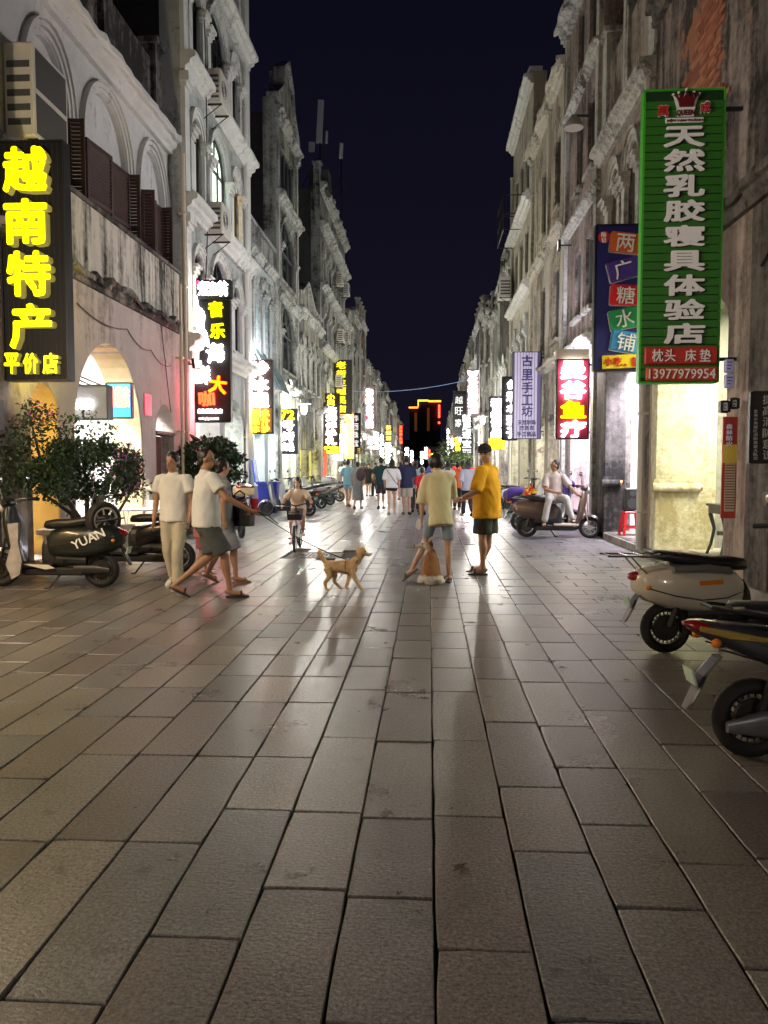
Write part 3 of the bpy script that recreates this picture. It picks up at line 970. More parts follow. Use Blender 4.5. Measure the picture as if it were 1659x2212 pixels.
b, tf, sg = building('ornate_house', 'lower three storey house with ornamental crest beside the dark blank wall', 'L', 32.6, 39.3, 8.3, zg=4.0,
    wall=P_OLD, trim=P_GREYTRIM, ground=[O(.5, 2.7, .15, 2.4, .8), O(3.4, 5.8, .15, 2.4, .8)], upper=[O(.6, 1.5, 4.9, 6.6, 1), O(2.0, 2.9, 4.9, 6.6, 1), O(3.6, 4.5, 4.9, 6.6, 1), O(5, 5.9, 4.9, 6.6, 1)],
    cornices=[(4.0, .3, .25), (7.9, .4, .35)], decay=.4, gable=lambda u: .4 + .9 * max(0, 1 - abs(u - .35) * 3.5), parapet=None, arcade=dict(power=90, col=(1, .95, .35), wall=mat('acid_yellow_wall', (.85, .78, .05), .6)), seed=12, cat='house')
for sa, sb in ((.01, .49), (2.71, 3.39)):
    mb = MB(tf); mb.box(sa, sb, -.1, .012, .15, 2.15); mb.build('yellow_painted_dado', mat('acid_yellow_wall', 0), b)
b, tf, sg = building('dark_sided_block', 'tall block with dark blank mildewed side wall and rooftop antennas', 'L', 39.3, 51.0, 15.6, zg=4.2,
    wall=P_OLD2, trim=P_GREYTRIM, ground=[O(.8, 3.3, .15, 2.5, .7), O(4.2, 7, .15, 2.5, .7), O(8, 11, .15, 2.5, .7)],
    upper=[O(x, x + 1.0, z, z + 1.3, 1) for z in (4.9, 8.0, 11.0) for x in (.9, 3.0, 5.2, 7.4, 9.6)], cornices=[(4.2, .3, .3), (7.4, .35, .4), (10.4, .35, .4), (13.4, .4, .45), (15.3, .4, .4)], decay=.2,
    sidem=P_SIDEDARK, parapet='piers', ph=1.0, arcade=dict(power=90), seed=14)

# ------------------------------------------------------------------ right side
b, tf, sg = building('dark_corner_house', 'dark mildewed house at the right edge with a fire safety board on its pier', 'R', -1.0, 8.9, 10.5,
    wall=P_DARKST, trim=P_DARKST, ground=[O(.8, 4.0, .15, 3.4, .4), O(4.8, 9.3, .15, 3.5, .25)], upper=[O(1.2, 2.6, 5.4, 7.2, 1), O(4.9, 6.3, 5.4, 7.2, 1), O(7.6, 8.8, 5.4, 7.2, 1)], cornices=[(4.3, .3, .2), (8.2, .3, .3)], arcade=dict(power=0, wall=P_DARKST, cross=False), seed=16, cat='house')
b, tf, sg = building('brick_patched_house', 'ruinous old house with fallen plaster over red brick above the green sign', 'R', 8.9, 12.75, 10.6, zg=4.3,
    wall=P_BROWN, trim=P_DARKST, wallg=plaster('pinkish_stained_pier', (.42, .33, .28), (.10, .08, .07), .5, 1.2, 43), ground=[O(.62, 3.78, .15, 3.2, .35)],
    upper=[O(2.55, 3.25, 4.9, 6.3, 1)], cornices=[(4.3, .3, .25), (8.3, .35, .3)], decay=.55, parapet='piers', ph=1.2,
    arcade=dict(power=105, col=(1, .98, .70), wall=plaster('grey_arcade_plaster', (.34, .33, .29), (.12, .11, .10), .5, .8, 49), open=(.5, 3.0), room=dict(power=60)), seed=18, cat='house')
BR = b; tfB = tf
# deep pier between the two arcades, seen lit from the camera side
def pier(y, x0, x1, y1, z1, m, label):
    r_ = empty('arcade_pier', ((x0 + x1) / 2, (y + y1) / 2, 0), label=label, cat='pier')
    hx, hy = (x1 - x0) / 2, (y1 - y) / 2
    mb = MB(); mb.bbox(-hx, hx, -hy, hy, .0, z1, .015); mb.build('shaft', m, r_)
    mb = MB(); mb.tube([(-hx - .05, -hy - .03, 1.13), (hx * .45, -hy - .03, 1.13)], .075, 10); mb.box(-hx - .03, hx * .45, -hy - .04, -hy + .01, 1.2, 1.26)
    mb.build('dado_moulding', m, r_, smooth=True)
    mb = MB(); mb.tube([(hx * .45 - .01, -hy - .03, 1.13), (hx * .45 + .03, -hy - .03, 1.13)], .06, 10); mb.build('copper_end', mat('copper', (.7, .3, .12), .3, .9), r_, smooth=True)
    return r_
pier(12.42, 3.56, 4.5, 12.98, 4.2, plaster('mouldy_cream', (.78, .76, .60), (.36, .31, .17), .56, .5, 47), 'cream mould spotted arcade pier with rounded dado below the green sign')
pier(8.32, 3.56, 4.6, 8.88, 4.0, plaster('grey_mildewed_pier', (.24, .22, .20), (.06, .055, .05), .5, .9, 67), 'grey mildewed arcade pier at the right edge carrying the black fire safety board')
pier(15.7, 3.50, 3.92, 16.5, 4.2, P_DARKST, 'dark granite pier with small ledge behind the parked brown scooter')
b, tf, sg = building('gabled_stucco_house', 'weathered stucco house with raking coping and twin arched windows behind the blue sign', 'R', 12.75, 16.6, 8.1, zg=4.2,
    wall=plaster('warm_grey_stucco', (.40, .34, .28), (.05, .042, .036), .72, 1.2, 53), trim=P_GREYTRIM, ground=[O(.45, 3.25, .15, 3.4)],
    upper=[O(.9, 1.6, 5.2, 6.7, 1.1), O(2.2, 2.9, 5.2, 6.7, 1.1)], cornices=[(4.3, .3, .25), (7.6, .32, .28)], decay=.15, parapet='piers', ph=2.0,
    arcade=dict(power=150, col=(.86, .84, 1), wall=M_WHITEWALL, open=(.6, 3.3), w=1.2), pipe=[(.13, 0.1, 7.6, .06)], seed=20, cat='house')
GH = b
b, tf, sg = building('pilastered_house', 'four storey brown house with pale pilaster strips above the red fish spa sign', 'R', 16.6, 20.8, 12.6, zg=4.1,
    wall=P_PINK, trim=P_GREYTRIM, ground=[O(.5, 3.1, .15, 3.2)], upper=[O(.8, 1.5, z, z + 1.6, 0) for z in (5.0, 8.0, 10.6)] + [O(2.1, 2.8, z, z + 1.6, 0) for z in (5.0, 8.0, 10.6)],
    cornices=[(4.1, .3, .25), (7.2, .22, .2), (10.1, .22, .2), (12.3, .4, .4)], pil=[(.2, .26, 0, 12.5), (4.0, .26, 0, 12.5)], decay=.3, arcade=dict(power=150, col=(.76, .70, 1)), seed=22, sidem=P_SIDEBLACK, cat='house')
b, tf, sg = building('stained_front_house', 'soot stained narrow fronted house with peeling cream render and long black streaks', 'R', 20.8, 27.6, 12.1, zg=4.2,
    wall=plaster('peeling_cream', (.55, .49, .38), (.05, .045, .04), .62, 1.5, 57, patch=(.2, .15, .12)), trim=P_CREAM, ground=[O(.5, 2.6, .15, 3.0), O(3.3, 5.3, .15, 3.0)],
    upper=[O(1.0, 1.9, 5.0, 7.0), O(3.6, 4.5, 5.0, 7.0), O(1.0, 1.9, 8.6, 10.6), O(3.6, 4.5, 8.6, 10.6)], cornices=[(4.2, .3, .3), (7.7, .3, .3), (11.8, .35, .35)], pil=[(.2, .3, 0, 12), (2.8, .3, 4.4, 12), (6.5, .3, 0, 12)],
    decay=.5, arcade=dict(power=110, col=(1, 1, .9)), seed=24, sidem=P_SIDEBLACK, cat='house')
b, tf, sg = building('tall_cream_building', 'tallest cream building on the right with barred balcony near its top', 'R', 27.6, 33.9, 15.0, zg=4.2,
    wall=P_CREAM, trim=plaster('white_trim', 0, 0), ground=[O(.5, 2.9, .15, 3.0), O(3.5, 5.9, .15, 3.0)],
    upper=[O(1.0, 1.9, 4.8, 6.4, 1), O(2.6, 3.5, 4.8, 6.4, 1), O(4.3, 5.2, 4.8, 6.4, 1)] + [O(x, x + 1, z, z + 1.7) for z in (8.4, 11.4) for x in (1.0, 2.7, 4.4)],
    cornices=[(4.2, .3, .3), (7.6, .35, .35), (10.6, .35, .35), (14.6, .35, .35)], decay=.1, arcade=dict(power=110, col=(1, 1, .88)), gable=lambda u: .7 * (1 - abs(2 * u - 1)), parapet=None, seed=26, sidem=P_SIDEBLACK, pipe=[(5.9, .1, 13.5, .07)])
mb = MB(tf)
for i in range(11):
    s = 3.2 + i * .24; mb.tube([(s, .7, 10.6), (s, .7, 11.9)], .018, 5)
for z in (10.6, 11.2, 11.9): mb.tube([(3.1, .02, z), (3.1, .7, z), (5.7, .7, z), (5.7, .02, z)], .02, 5)
mb.build('balcony_bars', M_BLACKMETAL, b)

gen = random.Random(99)
PALS = [P_OLD, P_OLD2, P_WHITE2, P_CREAM, P_BROWN, P_DARKST]
WORDS_WALL = {id(P_OLD): 'stained buff', id(P_OLD2): 'blotchy grey', id(P_WHITE2): 'pale grey', id(P_CREAM): 'cream', id(P_BROWN): 'brown patched', id(P_DARKST): 'dark stone'}
def generic(side, y0, y1, H, i):
    w = PALS[gen.randrange(len(PALS))]
    L = y1 - y0
    nb = max(2, int(L / 2.0))
    up = []
    nf = max(1, int((H - 4.6) / 2.9))
    for f in range(nf):
        z = 4.9 + f * (H - 4.8) / nf
        for q in range(nb):
            c = L * (q + .5) / nb
            up.append(O(c - .42, c + .42, z, z + 1.25, 1 if gen.random() < .6 else 0, lit=None if gen.random() < .93 else 'warm', fan=False))
    gr = [O(.4, L / 2 - .25, .15, 2.6, .5), O(L / 2 + .25, L - .4, .15, 2.6, .5)]
    k = gen.random()
    gh_ = gen.uniform(.6, 1.1)
    gable = (lambda u: gh_ * (1 if abs(u - .5) < .18 else .45 if abs(u - .5) < .34 else 0)) if k < .4 else None
    side_w = 'left' if side == 'L' else 'right'
    ordn = ['first', 'second', 'third', 'fourth', 'fifth', 'sixth', 'seventh', 'eighth', 'ninth', 'tenth', 'eleventh', 'twelfth', 'thirteenth', 'fourteenth'][i - 1]
    ref = 'dark sided block' if side == 'L' else 'tall cream building'
    return building('shophouse', '%s shophouse, %s beyond the %s on the %s side' % (WORDS_WALL[id(w)], ordn, ref, side_w),
        side, y0, y1, H, zg=4.1, wall=w, trim=P_GREYTRIM, ground=gr, upper=up, cornices=[(4.1, .25, .25), (H - .35, .35, .35)], decay=.4, gable=gable,
        parapet=None if gable else gen.choice(['piers', 'flat', 'piers']), ph=gen.uniform(.7, 1.5), sidem=P_SIDEDARK, group='far shophouses along the street', seed=100 + i,
        pil=[(.2, .3, 0, H - .3), (L - .2, .3, 0, H - .3)],
        arcade=dict(power=90 if y0 < 70 else 140, col=gen.choice([(1, 1, .95), (1, .93, .75), (.9, .97, 1)]), glow=('white', (1, .97, .9), 2.2) if gen.random() < .7 else ('warm', (1, .6, .25), 1.6)), trimw=.16, cat='shophouse')
i = 1
for y0, y1, H in ((51.0, 55.5, 11.0), (55.5, 61.5, 12.4), (61.5, 67, 13.2), (67, 73, 10.2), (73, 80, 9.6), (80, 88, 10.6), (88, 97, 9.2), (97, 107, 10.5), (107, 118, 9.4), (118, 131, 11), (131, 146, 9.5), (146, 163, 10)):
    generic('L', y0, y1, H, i); i += 1
i = 1
for y0, y1, H in ((33.9, 40.0, 10.2), (40.0, 44.5, 9.4), (44.5, 49.5, 10.4), (49.5, 54, 11.6), (54, 60.5, 11.6), (60.5, 67, 9.6), (67, 75, 11.6), (75, 83, 10.6), (83, 92, 10.9), (92, 102, 9.6), (102, 113, 10.4), (113, 126, 9.2), (126, 140, 10), (140, 156, 9)):
    generic('R', y0, y1, H, i); i += 1

# distant tower with an orange light strip round its roof, closing the street
tw = empty('distant_building', (-1.5, 235, 0), label='distant dark tower outlined with glowing orange roof strips at the street end', cat='building')
M_TOWER = mat('tower_wall', (.03, .03, .04), .8, vary=.2, scale=.3)
mb = MB(); mb.box(-1.7, 4.9, 0, 14, 0, 20.4); mb.box(-4.4, -1.7, 1.5, 14, 0, 18.6); mb.build('wall', M_TOWER, tw)
mb = MB(); mb.box(-14, 22, 3, 16, 0, 9.5); mb.build('low_wing', M_TOWER, tw)
ORG = emit('orange_light_strip', (1.0, .30, .02), 2.2); RDS = emit('red_light_strip', (1.0, .04, .02), 5)
for q in ((-1.9, 1.3, -.5, -.2, 20.9, 21.4), (1.3, 5.1, -.52, -.22, 20.7, 21.2), (-1.9, -1.6, -.5, -.2, 19.4, 20.9), (-4.6, -1.8, 1.0, 1.3, 19.0, 19.4)):
    mb = MB(); mb.box(*q); mb.build('light_strip', ORG, tw)
for z in (13, 14, 15, 16, 17):
    mb = MB(); mb.box(4.3, 4.8, -.5, -.2, z + 2, z + 2.9) if z > 13 else mb.box(4.3, 4.8, -.5, -.2, 14.2, 14.8); mb.build('red_character_panel', RDS, tw)
for x in (-2.9, .9):
    mb = MB(); mb.box(x, x + .8, -.08 if x > 0 else 1.4, -.01 if x > 0 else 1.49, 12, 19 if x > 0 else 17.6); mb.build('lit_wall_strip', emit('dim_orange', (.8, .25, .05), .03), tw)
mb = MB()
for x in range(-13, 22, 2):
    for z in (2.5, 5.5): mb.box(x, x + 1, 2.9, 2.99, z, z + 1.4)
mb.build('windows', M_DARKGLASS, tw)

# ------------------------------------------------------------------ signs
def at(u, v, Y):
    """the place at distance Y down the street that the survey point (u, v) names"""
    fx, up = (u - 829.5) / 1670.0, -(v - 1106) / 1670.0
    fy = _cp + up * _sp
    dz = -_sp + up * _cp
    x = fx * _cy - fy * _sy
    y = fx * _sy + fy * _cy
    k = Y / y
    return x * k, dz * k + CAM_H

WHT = emit('white_sign_light', (1.0, .98, .95), 9)
WHT_SOFT = emit('white_sign_light_soft', (1.0, .98, .95), 3)
YEL = emit('yellow_sign_light', (1.0, .93, .0), 1.15)
YELHOT = emit('yellow_sign_light_bright', (1.0, .80, .02), 3.2)
REDL = emit('red_sign_light', (1.0, .045, .01), 4)
ORGL = emit('orange_sign_light', (1.0, .22, .0), 2.2)
M_SBLACK = mat('sign_black', (.009, .009, .011), .55, spec=.25)
M_SBROWN = mat('sign_brown', (.035, .020, .018), .55, spec=.3)
M_SGREY = mat('sign_grey', (.026, .024, .028), .55, spec=.3)
M_LETTER_SIDE = mat('letter_edge', (.28, .27, .24), .4, .2)

class Sign:
    def __init__(s, label, Y, u0, u1, v0, v1, board, side, thick=.12, frame=M_BLACKMETAL, brackets=True, name='sign', cat='shop sign', group=None, ribs=None, ribm=None):
        s.Y = Y
        x0, z1 = at(u0, v0, Y); x1, _ = at(u1, v0, Y)
        x0b, z0 = at(u0, v1, Y); x1b, _ = at(u1, v1, Y)
        s.x0, s.x1, s.z0, s.z1 = (x0 + x0b) / 2, (x1 + x1b) / 2, z0, z1
        s.cx = (s.x0 + s.x1) / 2
        s.root = empty(name, (s.cx, Y + thick / 2 + .02, z0), label=label, cat=cat, group=group)
        w, h = (s.x1 - s.x0) / 2, s.z1 - s.z0
        s.w, s.h, s.t = w, h, thick
        mb = MB(); mb.bbox(-w, w, -thick / 2, thick / 2, 0, h, min(.012, thick * .2)); s.board = mb.build('board', board, s.root)
        if frame is not None:
            mb = MB(); f = .018
            for a in ((-w - f, -w + .004, -.01, h + .01), (w - .004, w + f, -.01, h + .01)): mb.box(a[0], a[1], -thick / 2 - .012, thick / 2 + .01, a[2], a[3])
            for a in ((-f, .006), (h - .006, h + f)): mb.box(-w + .0045, w - .0045, -thick / 2 - .010, thick / 2 + .01, a[0], a[1])
            mb.build('frame', frame, s.root)
        if brackets:
            wallx = (XL if side == 'L' else XR) - s.cx
            edge = -w if side == 'L' else w
            for z in (.08 * h, .94 * h):
                mb = MB(); mb.box(min(wallx, edge * .9), max(wallx, edge * .9), -.02, .02, z - .02, z + .02); mb.build('bracket', M_BLACKMETAL, s.root)
        if ribs:
            kind, step = ribs
            n = int((h if kind == 'h' else 2 * w) / step)
            for i in range(1, n):
                if kind == 'h': a = MB().box(-w + .004, w - .004, -thick / 2 - .02, -thick / 2 - .001, i * step - step * .47, i * step + step * .40)
                else: a = MB().box(-w + i * step - step * .40, -w + i * step + step * .40, -thick / 2 - .018, -thick / 2 - .001, .005, h - .005)
                a.build('slat', ribm or board, s.root)
    def loc(s, u, v, dy=0.0):
        x, z = at(u, v, s.Y + dy)
        return x - s.cx, z - s.z0
    def ch(s, txt, u0, u1, v0, v1, m, bold=.025, depth=.5, rot=0.0, name='character', off=.0, side=None, fit=True):
        d = .03 * (depth / .5)
        xa, za = s.loc(u0, v1, .02 - off - 2 * d); xb, zb = s.loc(u1, v0, .02 - off - 2 * d)
        fz = -s.t / 2 - d - .002 - off
        V, F = glyph(txt, bold, d)
        o = text_part(txt, (xa + xb) / 2, (za + zb) / 2, xb - xa, zb - za, [m, side or m], s.root, name, fz, bold, d, rot, fit=fit)
        if side is not None:
            me = o.data
            for p in me.polygons:
                if p.normal.y > -0.5: p.material_index = 1
        return o
    def col(s, txt, u0, u1, rows, m, **k):
        for c, (a, b) in zip(txt, rows): s.ch(c, u0, u1, a, b, m, **k)
    def panel(s, u0, u1, v0, v1, m, d=.03, rot=0, name='panel', off=0.0, b=.008):
        xa, za = s.loc(u0, v1, .02 - off - d); xb, zb = s.loc(u1, v0, .02 - off - d)
        w, h = (xb - xa) / 2, (zb - za) / 2
        mb = MB(); mb.bbox(-w, w, -d, 0, -h, h, b)
        return mb.build(name, m, s.root, loc=((xa + xb) / 2, -s.t / 2 - .001 - off, (za + zb) / 2), rot=(0, -rot, 0))

def rows(v0, v1, n, gap=.12):
    h = (v1 - v0) / n
    return [(v0 + h * i + h * gap / 2, v0 + h * (i + 1) - h * gap / 2) for i in range(n)]

# 1 big yellow letters on black
s = Sign('tall black sign with big glowing yellow characters at the left edge', 9.75, 3, 139, 306, 820, M_SBLACK, 'L', .16)
YS = emit('yellow_letter_edge', (.6, .52, .12), .16)
for c, u0, u1, v0, v1 in (('越', 6, 100, 314, 416), ('南', 9, 101, 427, 529), ('特', 15, 108, 540, 641), ('产', 21, 111, 654, 754), ('平', 9, 41, 762, 808), ('价', 50, 82, 762, 808), ('店', 92, 125, 762, 808)):
    s.ch(c, u0, u1, v0, v1, YEL, bold=.036, depth=1.15 if v0 < 760 else .8, side=YS)
mb = MB()
for i in range(1, 12): mb.box(-s.w + i * s.w / 6 - .004, -s.w + i * s.w / 6 + .004, -s.t / 2 - .004, -s.t / 2, .02, s.h - .02)
tag(mb.build('board_grooves', M_SGREY, s.root), kind='stuff')

# 2 music seafood sign with a guitar
s = Sign('tall black sign with a glowing guitar shape and yellow, white and red characters', 18.0, 418, 496, 648, 911, M_SBLACK, 'L', .14)
s.panel(417, 499, 603, 646, M_SBLACK, .2, name='top_panel', off=-.17, b=.03)
s.col('煮', 427, 449, [(607, 638)], WHT, bold=.015); s.ch('渔', 448, 469, 608, 638, WHT, bold=.005); s.ch('翁', 468, 492, 606, 639, WHT, bold=.005)
s.ch('✿', 423, 432, 605, 616, emit('crimson_flower_light', (.9, .03, .12), 2), bold=0, name='flower_mark')
gx, gz = s.loc(421, 684); gx2, gz2 = s.loc(422, 729); r1 = .235; r2 = .29
pts = []
for a in range(-75, 91, 11): pts.append((gx + r1 * math.cos(R(a)), gz + r1 * 1.05 * math.sin(R(a))))
pts2 = [(gx2 + r2 * math.cos(R(a)), gz2 + r2 * math.sin(R(a))) for a in range(-90, 66, 11)]
nx, nz = s.loc(425.5, 640); lx = -s.w + .0
poly = pts2 + [(gx + r1 * .62, gz - r1 * .75)] + pts[1:] + [(nx, pts[-1][1] - .01), (nx, nz), (lx, nz), (lx, gz2 - r2)]
mb = MB(); mb.prism(poly, lambda u, v, d: (u, d, v), -s.t / 2 - .05, -s.t / 2 - .002); mb.build('guitar_shape', WHT, s.root)
s.ch('音', 450, 481, 650, 685, YEL, bold=.03, rot=.08); s.ch('乐', 453, 485, 697.5, 731, YEL, bold=.03)
s.ch('海', 445, 483, 740, 783, WHT, bold=.03, rot=.1); s.ch('鲜', 421, 453, 790, 830, WHT, bold=.015)
s.ch('大', 451, 489, 811, 850, ORGL, bold=.03, rot=-.12, side=REDL); s.ch('咖', 429, 462, 845, 877, REDL, bold=.02, rot=.05, side=REDL)
s.ch('北海餐饮名店', 426, 479, 883, 893, WHT_SOFT, bold=.01); s.ch('Let\'s play music!!!', 430, 471, 901.5, 907.5, WHT_SOFT, bold=.0)

# 3 fried ice
s = Sign('brown sign with very bright white characters above small yellow ones, beside the awning', 23.6, 535.5, 588.5, 778, 936, M_SBROWN, 'L', .14)
for c, (a, b_) in zip('炒冰屋', ((780, 811), (815, 845), (849, 880))): s.ch(c, 540, 580, a, b_, WHT, bold=.05)
s.panel(537.5, 586.5, 882, 934, mat('sign_orange_brown', (.25, .11, .04), .5), .012, name='lower_panel')
s.col('糖果冰', 541.5, 559.5, ((884, 900), (902.5, 917), (919, 934)), YELHOT, bold=.035, off=.015)
s.col('水汁沙', 564, 581.5, ((884, 900), (902.5, 917), (919, 934)), YELHOT, bold=.035, off=.015)

# 4 number 72
s = Sign('dark sign reading 72 in yellow over bulky white characters', 28.4, 604, 642, 883.5, 979.5, M_SGREY, 'L', .3, brackets=True)
s.ch('7', 606, 620, 884.5, 906, YEL, bold=.04); s.ch('2', 619.5, 636, 885.5, 907, YEL, bold=.04)
s.col('号烤蚝', 608, 635, ((909, 930), (932, 953), (955.5, 975)), WHT_SOFT, bold=.028)

# iron bar grille panel standing off the wall
gx0, gz1 = at(650.5, 860, 32.5); gx1, gz0 = at(680, 972, 32.5)
g_ = empty('bar_grille', ((gx0 + gx1) / 2, 32.5, gz0), label='black iron bar grille hanging off the wall between the lantern and the souvenir sign', cat='grille')
w = (gx1 - gx0) / 2; h = gz1 - gz0
mb = MB(); mb.box(-w, w, -.02, .02, 0, .04); mb.box(-w, w, -.02, .02, h - .04, h); mb.box(-w, -w + .04, -.02, .02, .04, h - .04); mb.box(w - .04, w, -.02, .02, .04, h - .04); mb.build('frame', M_BLACKMETAL, g_)
for i in range(1, 8):
    mb = MB(); mb.tube([(-w + i * w / 4, 0, .03), (-w + i * w / 4, 0, h - .03)], .014, 6); mb.build('bar', M_BLACKMETAL, g_)

# 5 souvenirs
s = Sign('tall brown souvenir sign with white and yellow characters, near the bar grille', 40.3, 697, 733, 850, 980, M_SBROWN, 'L', .16)
s.ch('小', 706, 723, 851, 862.5, YELHOT, bold=.03); s.ch('贝', 706, 723, 864, 875.5, YELHOT, bold=.03)
s.col('北海伴手礼', 703, 727, rows(877, 962, 5), WHT, bold=.03)
s.ch('特产干货批发', 700, 731, 964.5, 971, YELHOT, bold=.03); s.ch('欢迎光临惠顾', 700, 731, 973, 979.4, YELHOT, bold=.03)
# 6 old street inn
s = Sign('dark sign with six dull yellow characters, the highest on the left row', 44.8, 720, 759.5, 778, 894, M_SGREY, 'L', .15)
s.col('老街主题民宿', 726, 747.5, ((780, 796.5), (799, 815.5), (818, 834), (837, 853), (856, 873), (875, 891)), emit('dull_yellow_sign_light', (.85, .66, .02), .75), bold=.035)
# small white sign and light box below it
s = Sign('small bright white vertical sign beside the orange slatted sign', 42.5, 732.5, 744, 935, 980, mat('sign_offwhite', (.6, .6, .6), .5), 'L', .1, brackets=False)
s.col('精品店', 734, 743, rows(937, 979, 3, .1), WHT, bold=.05)
s = Sign('white glowing light box below the souvenir sign', 42.0, 718, 742, 981, 996, mat('sign_maroon', (.2, .03, .05), .5), 'L', .12, brackets=False)
s.panel(719.5, 740.5, 982, 995, WHT_SOFT, .02, name='light_panel')
# 7 orange slats
OSL = emit('orange_lit_slats', (1.0, .42, .12), .7)
s = Sign('orange slatted sign board with a house outline and pale characters', 48.0, 735, 764.5, 889, 992.4, mat('sign_orange_dark', (.45, .16, .05), .6), 'L', .1, ribs=('h', .115), ribm=OSL)
s.col('今日北海', 741, 752, rows(928, 986, 4), emit('peach_letters', (1, .7, .4), .9), bold=.0, off=.02)
hx, hz = s.loc(750, 905)
mb = MB(); mb.tube([(hx - .3, -.08, hz - .3), (hx - .3, -.08, hz), (hx, -.08, hz + .3), (hx + .3, -.08, hz), (hx + .3, -.08, hz - .6)], .02, 5); mb.build('house_outline', WHT_SOFT, s.root)
# 8 jewellery
GREYL = mat('pale_letters', (.6, .6, .6), .5)
s = Sign('narrow black jewellery sign with grey characters beyond the orange slatted sign', 57, 763.5, 779, 892.5, 980.6, M_SBLACK, 'L', .12)
s.col('华丽珠宝', 765, 774, rows(895, 966, 4, .2), emit('grey_sign_light', (.8, .8, .8), .55), bold=.01)
s.ch('玉器', 772, 778, 968, 979, emit('dim_gold_light', (.7, .5, .1), .5), bold=.01)
# 9 five blazing white characters
s = Sign('vertical sign with five blazing white blocks of lettering, farther down on the left', 67, 786, 810, 832, 929, mat('sign_mauve', (.22, .15, .16), .6), 'L', .2)
s.col('海鲜大排档', 790, 805.5, rows(839, 925, 5, .1), WHT, bold=.06)
mb = MB()
px, pz = at(785, 889, 66.6)
for k in range(14): mb.ball((px + random.uniform(-.25, .35), 66.5 + random.uniform(-.1, .1), pz - k * .1 + .5), .16, 6, 4)
tag(mb.build('pink_flower_decoration', mat('pink_petals', (.8, .12, .35), .6)), 'pink flower garland hanging left of the blazing white sign', 'garland')

# distant signs: (label, Y, u0, u1, v0, v1, board, text, mat, side)
FAR = [
 ('white sign column behind the palm fronds on the left', 76, 805.5, 819, 932, 972, M_SBROWN, '海味干货', WHT, 'L'),
 ('tall white sign just right of the palm fronds', 83, 820, 829, 936, 996, M_SBLACK, '土特产直销店', WHT, 'L'),
 ('wide white stack of lettering below the gold sign', 92, 830.5, 846, 955, 1002, M_SBLACK, '银滩冷饮', WHT, 'L'),
 ('brown sign with gold characters and an oval emblem', 94, 831.5, 846.5, 917, 953, M_SBROWN, '茶烟酒', emit('gold_sign_light', (.8, .5, .1), .9), 'L'),
 ('glowing red vertical sign in the far left row', 140, 861.7, 869.8, 918.5, 959.5, M_SBLACK, '足浴养生馆', REDL, 'L'),
 ('small white sign left of the street end', 150, 874, 884, 965, 988, M_SBLACK, '客栈', WHT, 'L'),
 ('low white shop sign under the street end towers', 160, 886, 893, 972, 1000, M_SGREY, '奶茶店', WHT, 'L'),
 ('white sign standing left of the thin red one', 150, 907.5, 915, 974, 1003, M_SGREY, '花甲粉', WHT, 'R'),
 ('bright white sign highest at the street end', 135, 916.5, 924.5, 965, 992, M_SGREY, '珍珠行', WHT, 'R'),
 ('thin red sign at the street end', 132, 925.2, 929.5, 969.5, 997, M_SBLACK, '烧烤店', REDL, 'R'),
 ('yellow sign at the street end', 128, 930, 936.5, 978, 1001, M_SBLACK, '虾饼', YELHOT, 'R'),
 ('blue and white sign at the street end', 122, 938, 946, 984, 1004, M_SBLACK, '手机', emit('blue_white_light', (.35, .6, 1), 4), 'R'),
 ('thin column of white characters beside green leaves on the right', 92, 964.5, 971.5, 924, 988, M_SGREY, '鱼丸粉汤面', WHT_SOFT, 'R'),
 ('white sign with a red top disc on the right', 86, 972, 981, 944, 986, M_SBLACK, '水果捞', WHT, 'R'),
 ('yellow three character sign below the dark calligraphy sign', 80, 981.5, 996, 942, 977, M_SBLACK, '炸虾饼', YELHOT, 'R'),
 ('low yellow sign among the leaves on the right', 84, 974, 990, 979, 990, M_SBLACK, '烧', YELHOT, 'R'),
]
for lab, Y, u0, u1, v0, v1, bd, tx, m_, sd in FAR:
    s = Sign(lab, Y, u0, u1, v0, v1, bd, sd, .14)
    m = (u1 - u0) * .08
    s.col(tx, u0 + m, u1 - m, rows(v0 + .5, v1 - .5, len(tx), .12), m_, bold=.05)
    if 'red top disc' in lab: s.ch('●', 975, 981, 941, 948, REDL, name='red_disc')
# right row
s = Sign('very tall sign of blazing white characters under a white emblem, high on the right', 54.6, 1008.5, 1034.5, 799, 901, mat('sign_mauve', 0), 'R', .18)
hx0, hz0 = s.loc(1009.5, 801); hx1, hz1 = s.loc(1033.5, 812)
mb = MB(); cxh = (hx0 + hx1) / 2
mb.prism([(hx0, hz0 - .02), (hx0 + .1, hz0), (cxh, hz0 - .1), (hx1 - .1, hz0), (hx1, hz0 - .02), (hx1 - .12, hz1 + .06), (cxh + .08, hz1 - .03), (cxh - .08, hz1 - .03), (hx0 + .12, hz1 + .06)], lambda u, v, d: (u, d, v), -.14, -.1)
mb.build('emblem', WHT, s.root)
s.col('亿杰房地产', 1011, 1032, rows(813, 900, 5, .08), WHT, bold=.018)
s = Sign('black ribbed sign with handwritten grey characters on the right', 72, 978.5, 1007, 844.5, 945, M_SBLACK, 'R', .12, ribs=('h', .32), ribm=M_SGREY)
s.col('越旺家', 983, 1000, ((856, 872), (879, 896), (905, 922)), emit('grey_sign_light', 0, 0), bold=.0, off=.03)
s = Sign('dark jewellery sign with four large grey white characters on the right', 63, 996.4, 1021.5, 893, 986, M_SBLACK, 'R', .12)
s.col('龍晟珠宝', 998.5, 1018, rows(894, 968, 4, .08), emit('palegrey_sign_light', (.85, .85, .9), .75), bold=.02)
for q, tt in enumerate(('翡翠玉石', '黄金珍珠', '加工定制')): s.ch(tt, 999, 1018, 970 + q * 5, 974 + q * 5, emit('grey_sign_light', 0, 0), bold=.01)
